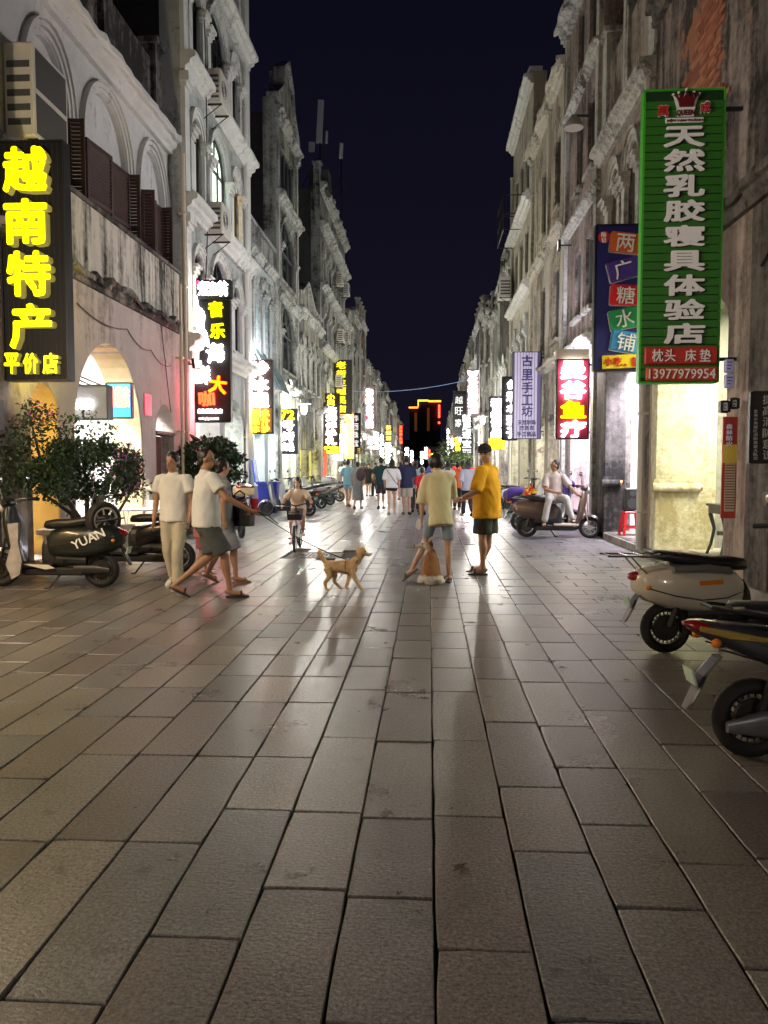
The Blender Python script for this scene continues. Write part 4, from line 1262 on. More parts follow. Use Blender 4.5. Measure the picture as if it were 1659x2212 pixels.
s = Sign('bright sign with four bulky white characters over a yellow grid of characters', 35.2, 1057, 1090, 857, 946, M_SGREY, 'R', .16)
s.col('精品饰品', 1060.5, 1085.5, rows(859.5, 945.5, 4, .07), WHT, bold=.06)
s.panel(1055.5, 1091, 946.5, 971.5, mat('sign_orange_brown', 0), .1, name='lower_panel', off=-.08)
k = 0
for r_ in range(3):
    for c_ in range(4):
        s.ch('珍珠贝壳手工饰品批发零售'[k], 1056.3 + c_ * 8.7, 1064 + c_ * 8.7, 947.3 + r_ * 8, 954.6 + r_ * 8, YELHOT, bold=.05, off=.025); k += 1
s = Sign('dark sign with white brush characters half hidden behind the lilac ribbed sign', 30.0, 1085, 1117, 814, 950.5, M_SGREY, 'R', .14)
s.ch('✿', 1096, 1111, 821, 840, WHT, bold=.0, name='flower_mark')
s.col('禾木珠子', 1094, 1114, ((845, 868), (873, 891), (896, 920), (923, 946)), WHT, bold=.03)
LIL = mat('sign_lilac', (.62, .58, .72), .5, vary=.04)
s = Sign('pale lilac ribbed sign with dark blue characters', 24.2, 1107.8, 1168.5, 761, 947, mat('sign_lilac_groove', (.12, .10, .22), .6), 'R', .1, ribs=('v', .088), ribm=LIL)
NAVY = mat('navy_letters', (.02, .015, .12), .5)
s.col('古里手工坊', 1127, 1151, ((767, 791.5), (797, 821), (825, 849), (852.5, 875), (877, 900)), NAVY, bold=.015, off=.02)
s.ch('天然珍珠', 1118.5, 1158, 907, 917.5, NAVY, bold=.02, off=.02); s.ch('巴洛克', 1123, 1154, 919.5, 929, NAVY, bold=.02, off=.02); s.ch('手工饰品', 1117, 1158, 932, 943, NAVY, bold=.02, off=.02)
s = Sign('crimson sign with dazzling white characters and one yellow, beneath a beige cap', 16.9, 1203, 1272, 777, 947, mat('sign_crimson', (.30, .012, .045), .5), 'R', .2)
for c, (a, b_), m_ in zip('曼谷鱼疗', ((779, 818), (822, 862), (865, 903), (907, 945)), (WHT, WHT, YEL, WHT_SOFT)): s.ch(c, 1211, 1267, a, b_, m_, bold=.03)
s.panel(1202, 1273, 753.5, 776, mat('beige_cap', (.6, .52, .42), .7), .22, name='cap', off=-.21)
# blue sign with tilted coloured tiles
s = Sign('navy blue sign with five tilted coloured tiles, overlapped by the green sign', 12.06, 1286.5, 1408, 486.5, 800, mat('sign_navy', (.018, .018, .13), .45), 'R', .12)
LW = mat('letter_white', (.85, .85, .83), .45)
for c, u, v, rot, cl in (('两', 1350, 525, .12, (.62, .13, .02)), ('广', 1345, 582, -.26, (.07, .04, .26)), ('糖', 1350, 638, .05, (.62, .02, .03)), ('水', 1348, 688, -.2, (.02, .30, .10)), ('铺', 1351, 739, .17, (.06, .30, .62))):
    s.panel(u - 34, u + 36, v - 22, v + 24, mat('white_tile_edge', (.75, .75, .75), .4), .02, rot=-rot, name='tile_edge', b=.02)
    s.panel(u - 32, u + 38, v - 24, v + 22, mat('tile_' + c, cl, .4), .03, rot=-rot, name='tile', off=.012, b=.02)
    s.ch(c, u - 18, u + 22, v - 20, v + 18, LW, bold=.0, rot=-rot, off=.046, depth=.2)
s.panel(1300.5, 1406, 765, 795, mat('tile_yellow', (.80, .62, .02), .4), .03, name='tile', rot=.04)
REDP = mat('red_paint', (.6, .02, .02), .45)
for c, u in (('小', 1314), ('吃', 1335), ('、', 1352), ('糖', 1374), ('水', 1395)): s.ch(c, u - 9 if c != '、' else u - 6, u + 9 if c != '、' else u, 771, 791 , REDP, bold=.015, off=.03, depth=.15) if c != '、' else s.ch(c, u - 4, u + 3, 785, 791, REDP, off=.03, depth=.15)
hx, hz = s.loc(1305, 512)
mb = MB(); mb.lathe([(.085, -.03), (.085, 0)], 14, (hx, -s.t / 2 - .001, hz), 'y'); mb.build('badge', REDP, s.root)
s.ch('陆', 1299, 1310, 501, 512, LW, off=.03, depth=.12); s.ch('记', 1299, 1310, 513, 524, LW, off=.03, depth=.12)
# big green sign
GRN = mat('sign_green', (.028, .155, .012), .5, vary=.1, scale=2)
s = Sign('huge green slatted sign with white characters, crown emblem and two red panels', 9.2, 1389, 1558, 196, 825, mat('sign_green_groove', (.006, .035, .004), .6), 'R', .1, frame=mat('sign_green_edge', (.05, .40, .02), .4), ribs=('h', .0945), ribm=GRN)
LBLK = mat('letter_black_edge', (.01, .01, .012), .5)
LWH = mat('letter_offwhite', (.90, .88, .87), .4)
for c, (a, b_) in zip('天然乳胶寝具体验店', ((272, 317), (321, 370), (376, 425), (431, 478), (486, 532), (541, 585), (593, 638), (646, 690), (698, 742))):
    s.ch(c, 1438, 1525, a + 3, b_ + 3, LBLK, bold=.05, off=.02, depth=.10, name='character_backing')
    s.ch(c, 1434, 1524, a - 1, b_ + 1, LWH, bold=.030, off=.028, depth=.2)
RP = mat('red_panel', (.50, .03, .02), .45, vary=.1)
s.panel(1393, 1550, 748, 787, RP, .05, name='red_panel', off=.02, b=.012); s.panel(1396, 1552, 792, 822, mat('orange_red_panel', (.55, .07, .02), .45), .05, name='red_panel', off=.02, b=.012)
for c, u in (('枕', 1421), ('头', 1448), ('床', 1492), ('垫', 1524)): s.ch(c, u - 12, u + 12, 754, 781, LWH, bold=.005, off=.072, depth=.12)
s.ch('13977979954', 1402, 1546, 796, 818, LWH, bold=.0, off=.072, depth=.12, name='phone_number')
MAR = mat('maroon_paint', (.13, .006, .012), .45)
def crown(u0, u1, v0, v1, m, off, k=1.0):
    x0, z0 = s.loc(u0, v1); x1, z1 = s.loc(u1, v0)
    cx = (x0 + x1) / 2; hw = (x1 - x0) / 2 * k; hh = (z1 - z0)
    P = [(-.62, 0), (.62, 0), (.70, .38), (1, .86), (.62, .62), (.58, .93), (.28, .66), (0, 1.05), (-.28, .66), (-.58, .93), (-.62, .62), (-1, .86), (-.70, .38)]
    mb = MB()
    mb.prism([(cx + a * hw, z0 + b * hh) for a, b in P], lambda u, v, d: (u, d, v), -s.t / 2 - off - .02, -s.t / 2 - off)
    for a, b in ((-1, .86), (-.58, .93), (0, 1.05), (.58, .93), (1, .86)):
        mb.lathe([(.014, -.02), (.014, 0)], 8, (cx + a * hw, -s.t / 2 - off - .001, z0 + b * hh), 'y')
    return mb
crown(1452, 1510, 196, 254, LW, .022).build('crown_emblem', LW, s.root)
crown(1456, 1506, 203, 234, MAR, .044, .98).build('crown_emblem', MAR, s.root)
s.ch('QUEEN', 1461, 1502, 236, 251, MAR, bold=.02, off=.044, depth=.1, name='wording')
s.panel(1438, 1521, 252, 266, LW, .02, name='name_strip', off=.022)
s.ch('NỆM VẠN THÀNH', 1440, 1519, 254.5, 264, MAR, bold=.01, off=.044, depth=.1, name='wording')
s.ch('萬', 1421, 1446, 226, 252, LW, bold=.05, off=.02, depth=.2); s.ch('成', 1512, 1536, 217, 244, LW, bold=.05, off=.02, depth=.2)
s.ch('萬', 1421, 1445, 227, 250, REDP, bold=.0, off=.04, depth=.2); s.ch('成', 1513, 1535, 219, 242, REDP, bold=.0, off=.04, depth=.2)

# fire safety board on the nearest right pier
s = Sign('black wooden fire safety board with grey calligraphy at the right edge', 8.26, 1624, 1684, 848, 998, mat('board_black_wood', (.022, .012, .012), .5, vary=.2), 'R', .04, brackets=False, name='notice_board', cat='notice board')
GR_ = mat('dull_grey_letters', (.36, .36, .33), .6)
s.col('提高消防意识', 1648, 1668, rows(851, 995, 6, .14), GR_, bold=-.005, depth=.1)
s.col('北海市海城区消防救援大队宣', 1628, 1637, rows(884, 994, 13, .16), GR_, bold=.0, depth=.08)
# long red and yellow notice banner on the pinkish pier
s = Sign('long red and yellow notice banner in a plastic sleeve on the right pier', 8.86, 1561, 1593, 900, 1120, mat('banner_red', (.42, .05, .03), .4), 'R', .02, brackets=False, frame=None, name='banner', cat='banner')
s.panel(1561.5, 1592.5, 960, 1000, mat('banner_yellow', (.75, .55, .08), .4), .004, name='print_area', b=.001)
s.panel(1564, 1589, 1000, 1105, mat('banner_cream', (.55, .42, .30), .4), .006, name='print_area', b=.001)
for q in range(17): s.panel(1566, 1587, 1004 + q * 5.8, 1006 + q * 5.8, mat('print_brown', (.15, .06, .04), .5), .009, name='print_line', b=.001)
s.col('森林防火', 1569, 1583, rows(915, 965, 4), mat('print_blue_white', (.7, .75, .95), .4), depth=.08)
# small plates on that pier
for lab, u0, u1, v0, v1, c_ in (('upper lilac plate on the pinkish pier beside the green sign', 1568, 1588, 775, 805, (.45, .45, .8)), ('lower lilac plate on the pinkish pier beside the green sign', 1568, 1588, 808, 838, (.48, .48, .82)),
                           ('small black framed paper plate, left of the pair above the banner', 1561, 1575, 868, 888, (.6, .6, .62)), ('small black framed paper plate, right of the pair above the banner', 1581, 1595, 862, 880, (.5, .5, .5))):
    s = Sign(lab, 8.84, u0, u1, v0, v1, mat('plate_' + str(u0) + str(v0), c_, .4), 'R', .05, brackets=False, name='wall_plate', cat='plate', frame=M_BLACKMETAL if 'black' in lab else None)
    for q in range(3): s.panel(u0 + 3, u1 - 5 - q * 2, v0 + 6 + q * 7, v0 + 8 + q * 7, NAVY, .004, name='print_line', b=.001)
# lit signboards inside the left arcade
s = Sign('small grey signboard with a lit white word hanging inside the big arch', 12.9, 158, 230, 833, 905, mat('sign_mid_grey', (.10, .10, .105), .5), 'L', .2, brackets=False)
s.ch('海鲜', 162, 198, 862, 884, WHT, bold=.03)
s = Sign('light blue shop fascia with pink lettering inside the big arch', 13.6, 230, 282, 828, 902, emit('light_blue_fascia', (.06, .36, .85), .9), 'L', .08, brackets=False)
s.ch('炸饼店', 234, 278, 835, 880, emit('pink_letters', (1, .25, .15), 1.6), bold=.03)

# ------------------------------------------------------------------ wall lanterns, floodlights and their light
def lantern(x_wall, Y, z, side, label, power=330, col=(1, .96, .86), arm=.65, group='glass lanterns on wall arms'):
    sg = 1 if side == 'L' else -1
    root = empty('lantern', (x_wall, Y, z), label=label, cat='lantern', group=group)
    cx = sg * arm
    mb = MB(); mb.tube([(0, 0, .42), (cx, 0, .42), (cx, 0, .25)], .018, 6); mb.tube([(0, 0, .25), (cx * .5, 0, .42)], .012, 5); mb.build('arm', M_BLACKMETAL, root)
    mb = MB(); mb.lathe([(.03, .30), (.07, .24), (.10, .20), (.30, .165), (.31, .15), (.09, .155), (.08, .14)], 18, (cx, 0, 0)); mb.build('shade', mat('lantern_shade', (.5, .5, .46), .4, .3), root, smooth=True)
    mb = MB(); mb.lathe([(.09, .139), (.125, .05), (.12, -.08), (.09, -.20), (.05, -.23)], 14, (cx, 0, 0)); mb.build('glass', emit('lantern_glass', (1, .97, .86), 5), root, smooth=True)
    if power: lamp('lantern_light', 'POINT', (cx + sg * .0, 0, -.32), power, col, .09, parent=root)
    return root
n = 1
for Y, p in ((30, 400), (44.3, 460), (58.6, 500), (73, 560), (88, 640), (104, 700), (124, 800)):
    lantern(XL, Y, 3.72, 'L', 'glass wall lantern on the left row, %s counting away from the camera' % ['first', 'second', 'third', 'fourth', 'fifth', 'sixth', 'seventh'][n - 1], p); n += 1
n = 1
for Y, p in ((40, 430), (54.3, 480), (68.6, 520), (84, 580), (100, 700), (120, 800)):
    lantern(XR, Y, 3.85, 'R', 'glass wall lantern on the right row, %s counting away from the camera' % ['first', 'second', 'third', 'fourth', 'fifth', 'sixth'][n - 1], p, arm=.8); n += 1
lantern(XL, -1.5, 3.7, 'L', 'glass wall lantern on the left behind the camera', 170, (1, .76, .50))  # unseen lantern added to light the foreground from behind
lantern(XL, 5.2, 3.75, 'L', 'glass wall lantern on the corner house just outside the left edge', 300, (1, .82, .56))  # added out of view to brighten the left walkers and ground
lantern(XR, -5.0, 3.7, 'R', 'glass wall lantern on the right behind the camera', 170, (1, .88, .84))  # likewise added, out of view, as foreground fill

def floodlight(loc, target, power, col, label, size=R(120)):
    root = empty('floodlight', loc, label=label, cat='floodlight')
    d = Vector(target) - Vector(loc)
    q = d.to_track_quat('-Z', 'Y').to_matrix()
    mb = MB(); mb.obox((0, 0, 0), (.30, .22, .07), q); mb.build('housing', M_BLACKMETAL, root)
    mb = MB(); mb.obox(q @ Vector((0, 0, -.037)), (.25, .18, .004), q); mb.build('lens', emit('flood_lens', (1, .9, .75), 1.5), root)
    sx = -1 if loc[0] < 0 else 1
    mb = MB(); mb.box(min(0, sx * .3), max(0, sx * .3), -.015, .015, -.015, .015); mb.build('bracket', M_BLACKMETAL, root)
    d_ = bpy.data.lights.new('flood_lamp', 'SPOT'); d_.energy = power; d_.color = col; d_.spot_size = size; d_.spot_blend = .9; d_.shadow_soft_size = .12
    o = bpy.data.objects.new('flood_lamp', d_); COL.objects.link(o); o.parent = root
    o.location = q @ Vector((0, 0, -.06)); o.rotation_euler = q.to_euler()
    return root
floodlight((XL + .3, 17.25, 3.75), (XR, 14, 5.0), 260, (1, .92, .80), 'small black floodlight on the wall left of the music seafood sign')
floodlight((XR - .3, 20.0, 7.0), (XL, 21, 7.0), 760, (.93, .98, 1), 'small floodlight high on the pilastered house')  # floods from here on are added, in place of bounced street light
floodlight((XR - .3, 13.3, 4.45), (XL, 14.5, 6.0), 560, (1, .93, .95), 'small floodlight on the ledge above the blue tiled sign')
floodlight((XL + .3, 29.0, 4.6), (XR, 28, 7.5), 500, (1, .97, .85), 'small floodlight above the 72 sign')
floodlight((XR - .3, 33.0, 4.6), (XL, 34, 7.0), 760, (.93, 1, .93), 'small floodlight above the bright white and yellow sign')
floodlight((XR - .3, 45.0, 4.6), (XL, 47, 8), 560, (.9, 1, .95), 'small floodlight on the right beyond the first right lantern')

# added area lamps standing in for the glow that signs throw on their surroundings
def sign_fill(x, Y, z, w, h, power, col, ang=0.0):
    """added lamp in place of a lit sign back: shines away from the camera, turned by ang towards its wall"""
    return lamp('sign_rear_glow', 'AREA', (x, Y, z), power, col, w, rot=(R(90), 0, ang), size_y=h)
sign_fill(-4.95, 18.24, 3.9, .7, 2.6, 60, (1, .75, .8), R(30))
lamp('sign_red_fill', 'AREA', (-4.9, 17.88, 3.1), 34, (1, .10, .16), .5, rot=(R(90), 0, R(122)), size_y=1.0)  # added red lamp before the music sign, reddening the arcade house wall
sign_fill(-5.0, 23.85, 3.9, .6, 2.0, 190, (.82, .93, 1), R(55))
sign_fill(-5.0, 28.8, 2.9, .5, 1.4, 100, (1, 1, .85), R(50))
sign_fill(-4.9, 40.6, 3.2, .7, 3, 160, (1, .95, .6), R(50))
sign_fill(2.9, 17.2, 3.0, .6, 1.7, 200, (.93, .88, 1), R(-8))
sign_fill(3.0, 35.5, 3.2, .6, 2, 240, (1, 1, .9), R(-25))
sign_fill(3.0, 54.9, 5.5, .7, 3, 300, (1, 1, 1), R(-25))
sign_fill(-5.1, 10.0, 3.9, .8, 2.6, 34, (1, .80, .12), R(25))
floodlight((XL + .3, 3.4, 4.3), (3.0, 9.2, 3.6), 420, (1, .97, .95), 'small floodlight on the corner house aimed across at the green sign', R(50))  # unseen flood added to brighten the green sign

# ------------------------------------------------------------------ air conditioners, cables, aerials
M_ACW = mat('ac_offwhite', (.55, .52, .46), .5, vary=.15, scale=3)
M_GRILLE = mat('ac_grille_dark', (.06, .06, .06), .5)
def ac_unit(side, Y, z, label, w=.8, h=.56, dep=.32, big=False, out=.12):
    sg = 1 if side == 'L' else -1
    xf = XL if side == 'L' else XR
    root = empty('air_conditioner', (xf, Y, z), label=label, cat='air conditioner', group='air conditioners on the facades')
    tf = lambda s, d, zz: (sg * d, s, zz)
    mb = MB(tf); mb.bbox(0, w, out, out + dep, 0, h, .02); mb.build('casing', M_ACW, root)
    mb = MB(tf)
    n = 5
    for i in range(n):   # louvred end facing the camera
        mb.box(-.008, -.001, out + .05, out + dep - .05, h * (.12 + .76 * i / n), h * (.12 + .76 * i / n) + h * .07)
    mb.build('side_vent', M_GRILLE, root)
    mb = MB(tf)
    if big:
        mb.box(.06, w - .06, out + dep + .001, out + dep + .006, h * .53, h * .95); mb.box(.06, w - .06, out + dep + .001, out + dep + .006, h * .05, h * .47)
    for c in ([w * .35] if not big else []):
        for zc in ([h * .5] if not big else [h * .28, h * .74]):
            for r_ in (.08, .14, .2):
                if r_ < h * .45: mb.tube([(c + r_ * math.cos(a * PI / 8), out + dep + .006, zc + r_ * math.sin(a * PI / 8)) for a in range(17)], .006, 4, False)
    mb.build('fan_guard', M_GRILLE, root)
    mb = MB(tf); mb.box(.08, .12, 0, out + dep, -.04, -.003); mb.box(w - .12, w - .08, 0, out + dep, -.04, -.003)
    mb.tube([(.1, 0, -.35), (.1, out + dep - .03, -.03)], .012, 5); mb.tube([(w - .1, 0, -.35), (w - .1, out + dep - .03, -.03)], .012, 5)
    mb.build('bracket', M_BLACKMETAL, root)
ac_unit('L', 10.5, 5.95, 'large weathered double fan air conditioner above the yellow lettered sign', 1.0, 1.25, .42, big=True, out=-.28)
ac_unit('L', 18.95, 10.25, 'upper of two air conditioners stacked up the white building', .85, .8, .34)
ac_unit('L', 18.95, 7.15, 'lower of two air conditioners on the white building, under a lit arched window', .85, .75, .34)
for i, (Y, z) in enumerate(((44.0, 11.7), (47.5, 9.0), (47.5, 11.9), (44.5, 8.6), (43.5, 5.9))):
    ac_unit('L', Y, z, ['highest near', 'middle far', 'highest far', 'middle near', 'lowest'][i] + ' of the five air conditioners on the dark sided block', .9, .7, .35, out=.25)
ac_unit('R', 33.1, 8.55, 'air conditioner sticking out at the far corner of the tall cream building', 1.0, .85, .5, out=.12)

def cable(label, pts, r=.012, m=None, sag=.0, name='cable', cat='cable', col=None):
    P = []
    for a, b in zip(pts, pts[1:]):
        a, b = Vector(a), Vector(b)
        for i in range(10):
            t = i / 10
            p = a.lerp(b, t); p.z -= sag * 4 * t * (1 - t); P.append(p)
    P.append(Vector(pts[-1]))
    mb = MB(); mb.tube(P, r, 5)
    return tag(mb.build(name, m or M_BLACKMETAL, smooth=True), label, cat)
cable('pale blue light string stretched across the whole street', [(XL + .1, 56, 6.85), (XR - .1, 51, 7.3)], .013, emit('blue_string', (.25, .35, .6), .45), .35)
for q in range(4):
    cable('black power cable, %s in the bundle inside the big arch' % ['highest', 'second highest', 'third', 'lowest'][q], [(XL - .75, 11.6, 3.38 - q * .07), (XL - .7, 15.0, 2.98 - q * .08)], .016, sag=.08)
cable('thin black cable hanging down the white building beside the air conditioners', [(XL + .12, 18.85, 12.2), (XL + .15, 18.8, 9.6), (XL + .1, 18.9, 7.0), (XL + .1, 18.6, 5.4)], .013, sag=.05)
cable('dark wire looping across the stained ground floor of the arcade house', [(XL + .03, 11.9, 4.0), (XL + .03, 13.9, 3.95), (XL + .03, 15.1, 3.75), (XL + .03, 16.3, 3.6)], .010, sag=.12)
cable('dark wire running down the arcade house beside the cream pipe', [(XL + .04, 15.6, 4.6), (XL + .04, 15.9, 3.6), (XL + .04, 16.2, 2.6)], .010, sag=.06)
cable('black cable looping from the top right corner down to the dark corner pier', [(XR - .03, 7.2, 5.2), (XR - .05, 8.0, 4.2), (XR - .02, 8.6, 3.6)], .014, sag=.12)
cable('wire loop below the air conditioner on the yellow sign wall', [(XL + .25, 10.0, 5.75), (XL + .3, 10.4, 5.0), (XL + .1, 10.3, 4.4)], .012, mat('cable_ochre', (.4, .3, .1), .5), .1)

an = empty('roof_antennas', (XL - .1, 40.3, 15.4), label='cluster of pale mobile phone antennas on the dark sided block', cat='antenna')
M_ANT = mat('antenna_grey', (.42, .42, .46), .5)
mb = MB(); mb.tube([(0, 0, 0), (0, 0, 2.6)], .05, 8); mb.tube([(-1.6, .2, -.6), (0, 0, 2.0)], .025, 5); mb.build('mast', M_BLACKMETAL, an)
mb = MB(); mb.tube([(.95, 1.2, -1), (.95, 1.2, 2.3)], .04, 8); mb.tube([(.3, .8, 0), (.95, 1.2, 1.3)], .02, 5); mb.build('mast', M_BLACKMETAL, an)
for c_, s_ in (((0, 0, 3.6), (.28, .2, 2.1)), ((-.45, .1, 2.4), (.28, .2, .45)), ((.30, .3, 2.95), (.10, .12, .6)), ((.95, 1.2, 2.6), (.16, .2, .75))):
    mb = MB(); mb.obox(c_, s_, Matrix.Rotation(.06, 3, 'Y')); mb.build('antenna_panel', M_ANT, an)
mb = MB(); mb.box(-.5, .5, -.6, .5, 0, 1.0); mb.build('base_block', P_SIDEDARK, an)

# ------------------------------------------------------------------ small furniture
def wheelie_bin(loc, rz, label):
    r_ = empty('rubbish_bin', loc, rz, label=label, cat='rubbish bin')
    BL = mat('bin_blue', (.022, .035, .30), .4, vary=.1)
    mb = MB(); mb.rings([[(-.24, -.26, .06), (.24, -.26, .06), (.24, .26, .06), (-.24, .26, .06)], [(-.29, -.33, .98), (.29, -.33, .98), (.29, .33, .98), (-.29, .33, .98)]]); mb.build('body', BL, r_)
    mb = MB(); mb.box(-.32, .32, -.36, -.325, .93, 1.0); mb.box(-.32, .32, .325, .36, .93, 1.0); mb.box(-.32, -.285, -.325, .325, .93, 1.0); mb.box(.285, .32, -.325, .325, .93, 1.0); mb.build('rim', BL, r_)
    mb = MB(); mb.obox((-.40, 0, 1.32), (.05, .66, .66), Matrix.Rotation(-.12, 3, 'Y')); mb.tube([(-.35, -.3, 1.0), (-.35, .3, 1.0)], .025, 8); mb.build('lid', mat('bin_lid_blue', (.03, .09, .48), .4), r_)
    for y in (-.25, .25):
        mb = MB(); mb.lathe([(.0, -.03), (.1, -.03), (.1, .03), (.0, .03)], 14, (-.2, y, .1), 'y'); mb.build('wheel', mat('rubber', (.012, .012, .013), .75), r_)
wheelie_bin((-4.78, 22.9, 0), R(4), 'blue wheelie bin with its lid flung open behind the grey scooter')
r_ = empty('barrel', (-5.25, 23.4, 0), label='white and red plastic barrel squeezed in beside the blue bin', cat='barrel')
mb = MB(); mb.lathe([(.17, 0), (.19, .05), (.19, .48)], 16); mb.build('red_half', mat('barrel_red', (.62, .03, .03), .4), r_, smooth=True)
mb = MB(); mb.lathe([(.19, .481), (.185, .75), (.15, .84), (.05, .86)], 16); mb.build('white_half', mat('barrel_white', (.7, .68, .62), .5), r_, smooth=True)
r_ = empty('water_tank', (-4.95, 32.6, 0), label='squat olive green tub behind the white topped scooters', cat='tub')
mb = MB(); mb.lathe([(.36, 0), (.4, .1), (.42, .78)], 18); mb.build('body', mat('olive_tub', (.10, .12, .05), .6), r_, smooth=True)
mb = MB(); mb.lathe([(.45, .781), (.45, .86), (.40, .88)], 18); mb.build('rim', mat('olive_rim', (.18, .19, .09), .6), r_)

# red stool and speaker on the right step
st = empty('plastic_stool', (3.86, 15.0, .152), label='bright red plastic stool on the step of the right arcade', cat='stool')
RP_ = mat('stool_red', (.68, .015, .02), .35)
mb = MB(); mb.bbox(-.15, .15, -.15, .15, .41, .455, .012); mb.build('seat', RP_, st)
for sx in (-1, 1):
    for sy_ in (-1, 1):
        mb = MB(); mb.rings([[(sx * .17 + a * .022, sy_ * .17 + b * .022, 0) for a, b in ((-1, -1), (1, -1), (1, 1), (-1, 1))], [(sx * .125 + a * .028, sy_ * .125 + b * .028, .409) for a, b in ((-1, -1), (1, -1), (1, 1), (-1, 1))]]); mb.build('leg', RP_, st)
mb = MB()
for s_ in (-1, 1): mb.box(-.15, .15, s_ * .152 - .008, s_ * .152 + .008, .13, .17); mb.box(s_ * .152 - .008, s_ * .152 + .008, -.15, .15, .14, .18)
mb.build('stretcher', RP_, st)
sp = empty('loudspeaker', (3.86, 15.0, .61), label='black loudspeaker box standing on the red plastic stool', cat='loudspeaker')
SB = mat('speaker_black', (.015, .015, .016), .5)
mb = MB(); mb.bbox(-.14, .14, -.12, .12, 0, .44, .02); mb.build('cabinet', SB, sp)
for z, r0 in ((.15, .10), (.34, .055)):
    mb = MB(); mb.lathe([(r0, -.008), (r0, 0), (r0 * .8, .004), (.001, .02)][::-1], 18, (-.0, -.125, z), 'y'); mb.build('driver', mat('speaker_cone', (.05, .05, .052), .35), sp)
# table with bottle inside the right arcade
tb = empty('side_table', (4.62, 11.6, .152), label='dark curved leg table inside the lit right arcade', cat='table')
TD = mat('table_dark', (.03, .035, .04), .4)
mb = MB(); mb.bbox(-.45, .45, -.3, .3, .72, .76, .01); mb.build('tabletop', TD, tb)
mb = MB(); mb.box(-.42, .42, -.27, .27, .62, .718); mb.build('apron', TD, tb)
for sx in (-1, 1):
    for sy_ in (-1, 1):
        mb = MB(); mb.tube([(sx * .4, sy_ * .25, .62), (sx * .34, sy_ * .23, .38), (sx * .38, sy_ * .25, .15), (sx * .43, sy_ * .27, 0)], [.035, .028, .024, .022], 7); mb.build('leg', TD, tb, smooth=True)
mb = MB(); mb.box(-.38, .38, -.02, .02, .3, .36); mb.build('stretcher', TD, tb)
bt = empty('bottle', (4.42, 11.5, .912), label='dark bottle with a white cap on the arcade table', cat='bottle')
mb = MB(); mb.lathe([(.045, 0), (.048, .02), (.048, .19), (.022, .24), (.022, .26)], 14); mb.build('glass_body', mat('bottle_dark', (.01, .02, .02), .15), bt, smooth=True)
mb = MB(); mb.lathe([(.03, .255), (.032, .30), (.0, .305)], 12); mb.build('cap', LW, bt); mb = MB(); mb.lathe([(.0495, .06), (.0495, .13)], 14, cap=False); mb.build('wrapper', LW, bt)

# folding cafe table in front of the big arch
ft = empty('folding_table', (-4.9, 13.0, 0), R(12), label='pale folding table with thin crossed legs beside the flowering shrub', cat='table')
mb = MB(); mb.bbox(-.33, .33, -.3, .3, .71, .74, .01); mb.build('tabletop', mat('table_lilac_white', (.55, .56, .68), .4), ft)
for sx in (-1, 1):
    for k_ in (-1, 1):
        mb = MB(); mb.tube([(sx * .28, -.24 * k_, .705), (sx * .28, .26 * k_, .0)], .011, 6); mb.build('leg', mat('thin_leg', (.42, .30, .26), .4, .4), ft)
fc = empty('folding_chair', (-5.0, 13.5, 0), R(-20), label='thin folding chair standing beside the pale table', cat='chair')
mb = MB(); mb.box(-.2, .2, -.18, .18, .43, .45); mb.build('seat', mat('seat_cream', (.6, .55, .42), .6), fc)
mb = MB(); mb.box(-.2, .2, .17, .19, .6, .85); mb.build('backrest', mat('seat_cream', 0), fc)
for sx in (-1, 1):
    mb = MB(); mb.tube([(sx * .2, .18, .86), (sx * .2, -.2, 0)], .01, 5); mb.build('leg', mat('thin_leg', 0), fc)
    mb = MB(); mb.tube([(sx * .19, -.18, .45), (sx * .19, .2, 0)], .01, 5); mb.build('leg', mat('thin_leg', 0), fc)

# hanging red flag ribbon and big warm shade lamp on the right facade
mb = MB()
x_, z_ = at(699, 962, 39.5)
for k_ in range(9): mb.box(x_ + .03 * math.sin(k_), x_ + .16 + .03 * math.sin(k_), 39.5, 39.52, 2.1 - k_ * .22, 2.3 - k_ * .22)
tag(mb.build('ribbon', emit('self_lit_red_ribbon', (.9, .08, .03), .8)), 'long red ribbon hanging below the souvenir sign', 'ribbon')  # no lamp: glow is put into the ribbon's material
sh = empty('shade_lamp', (XR, 18.1, 9.2), label='large flared grey lamp shade jutting from the pilastered house', cat='lamp')
mb = MB(); mb.lathe([(.05, .15), (.09, .1), (.20, -.06), (.22, -.14)], 16, (-.32, 0, 0)); mb.build('shade', mat('flared_shade', (.42, .38, .32), .5), sh, smooth=True)
mb = MB(); mb.tube([(0, 0, .12), (-.32, 0, .14)], .025, 6); mb.build('arm', M_BLACKMETAL, sh)
# meter box at the left edge, red plaque, brown speaker box etc.
mb = MB(); mb.bbox(XL + .002, XL + .17, 9.08, 9.5, 1.9, 2.3, .015)
tag(mb.build('meter_box', mat('meter_grey', (.16, .15, .17), .5)), 'small grey electric box on the left wall under the yellow sign', 'electric box')
mb = MB(); mb.bbox(3.52, 3.70, 8.0, 8.24, .9, 1.5, .02); 
tag(mb.build('cloth_bag', mat('cloth_black', (.015, .015, .018), .9)), 'black cloth bag hung on the grey pier below the fire safety board', 'bag')
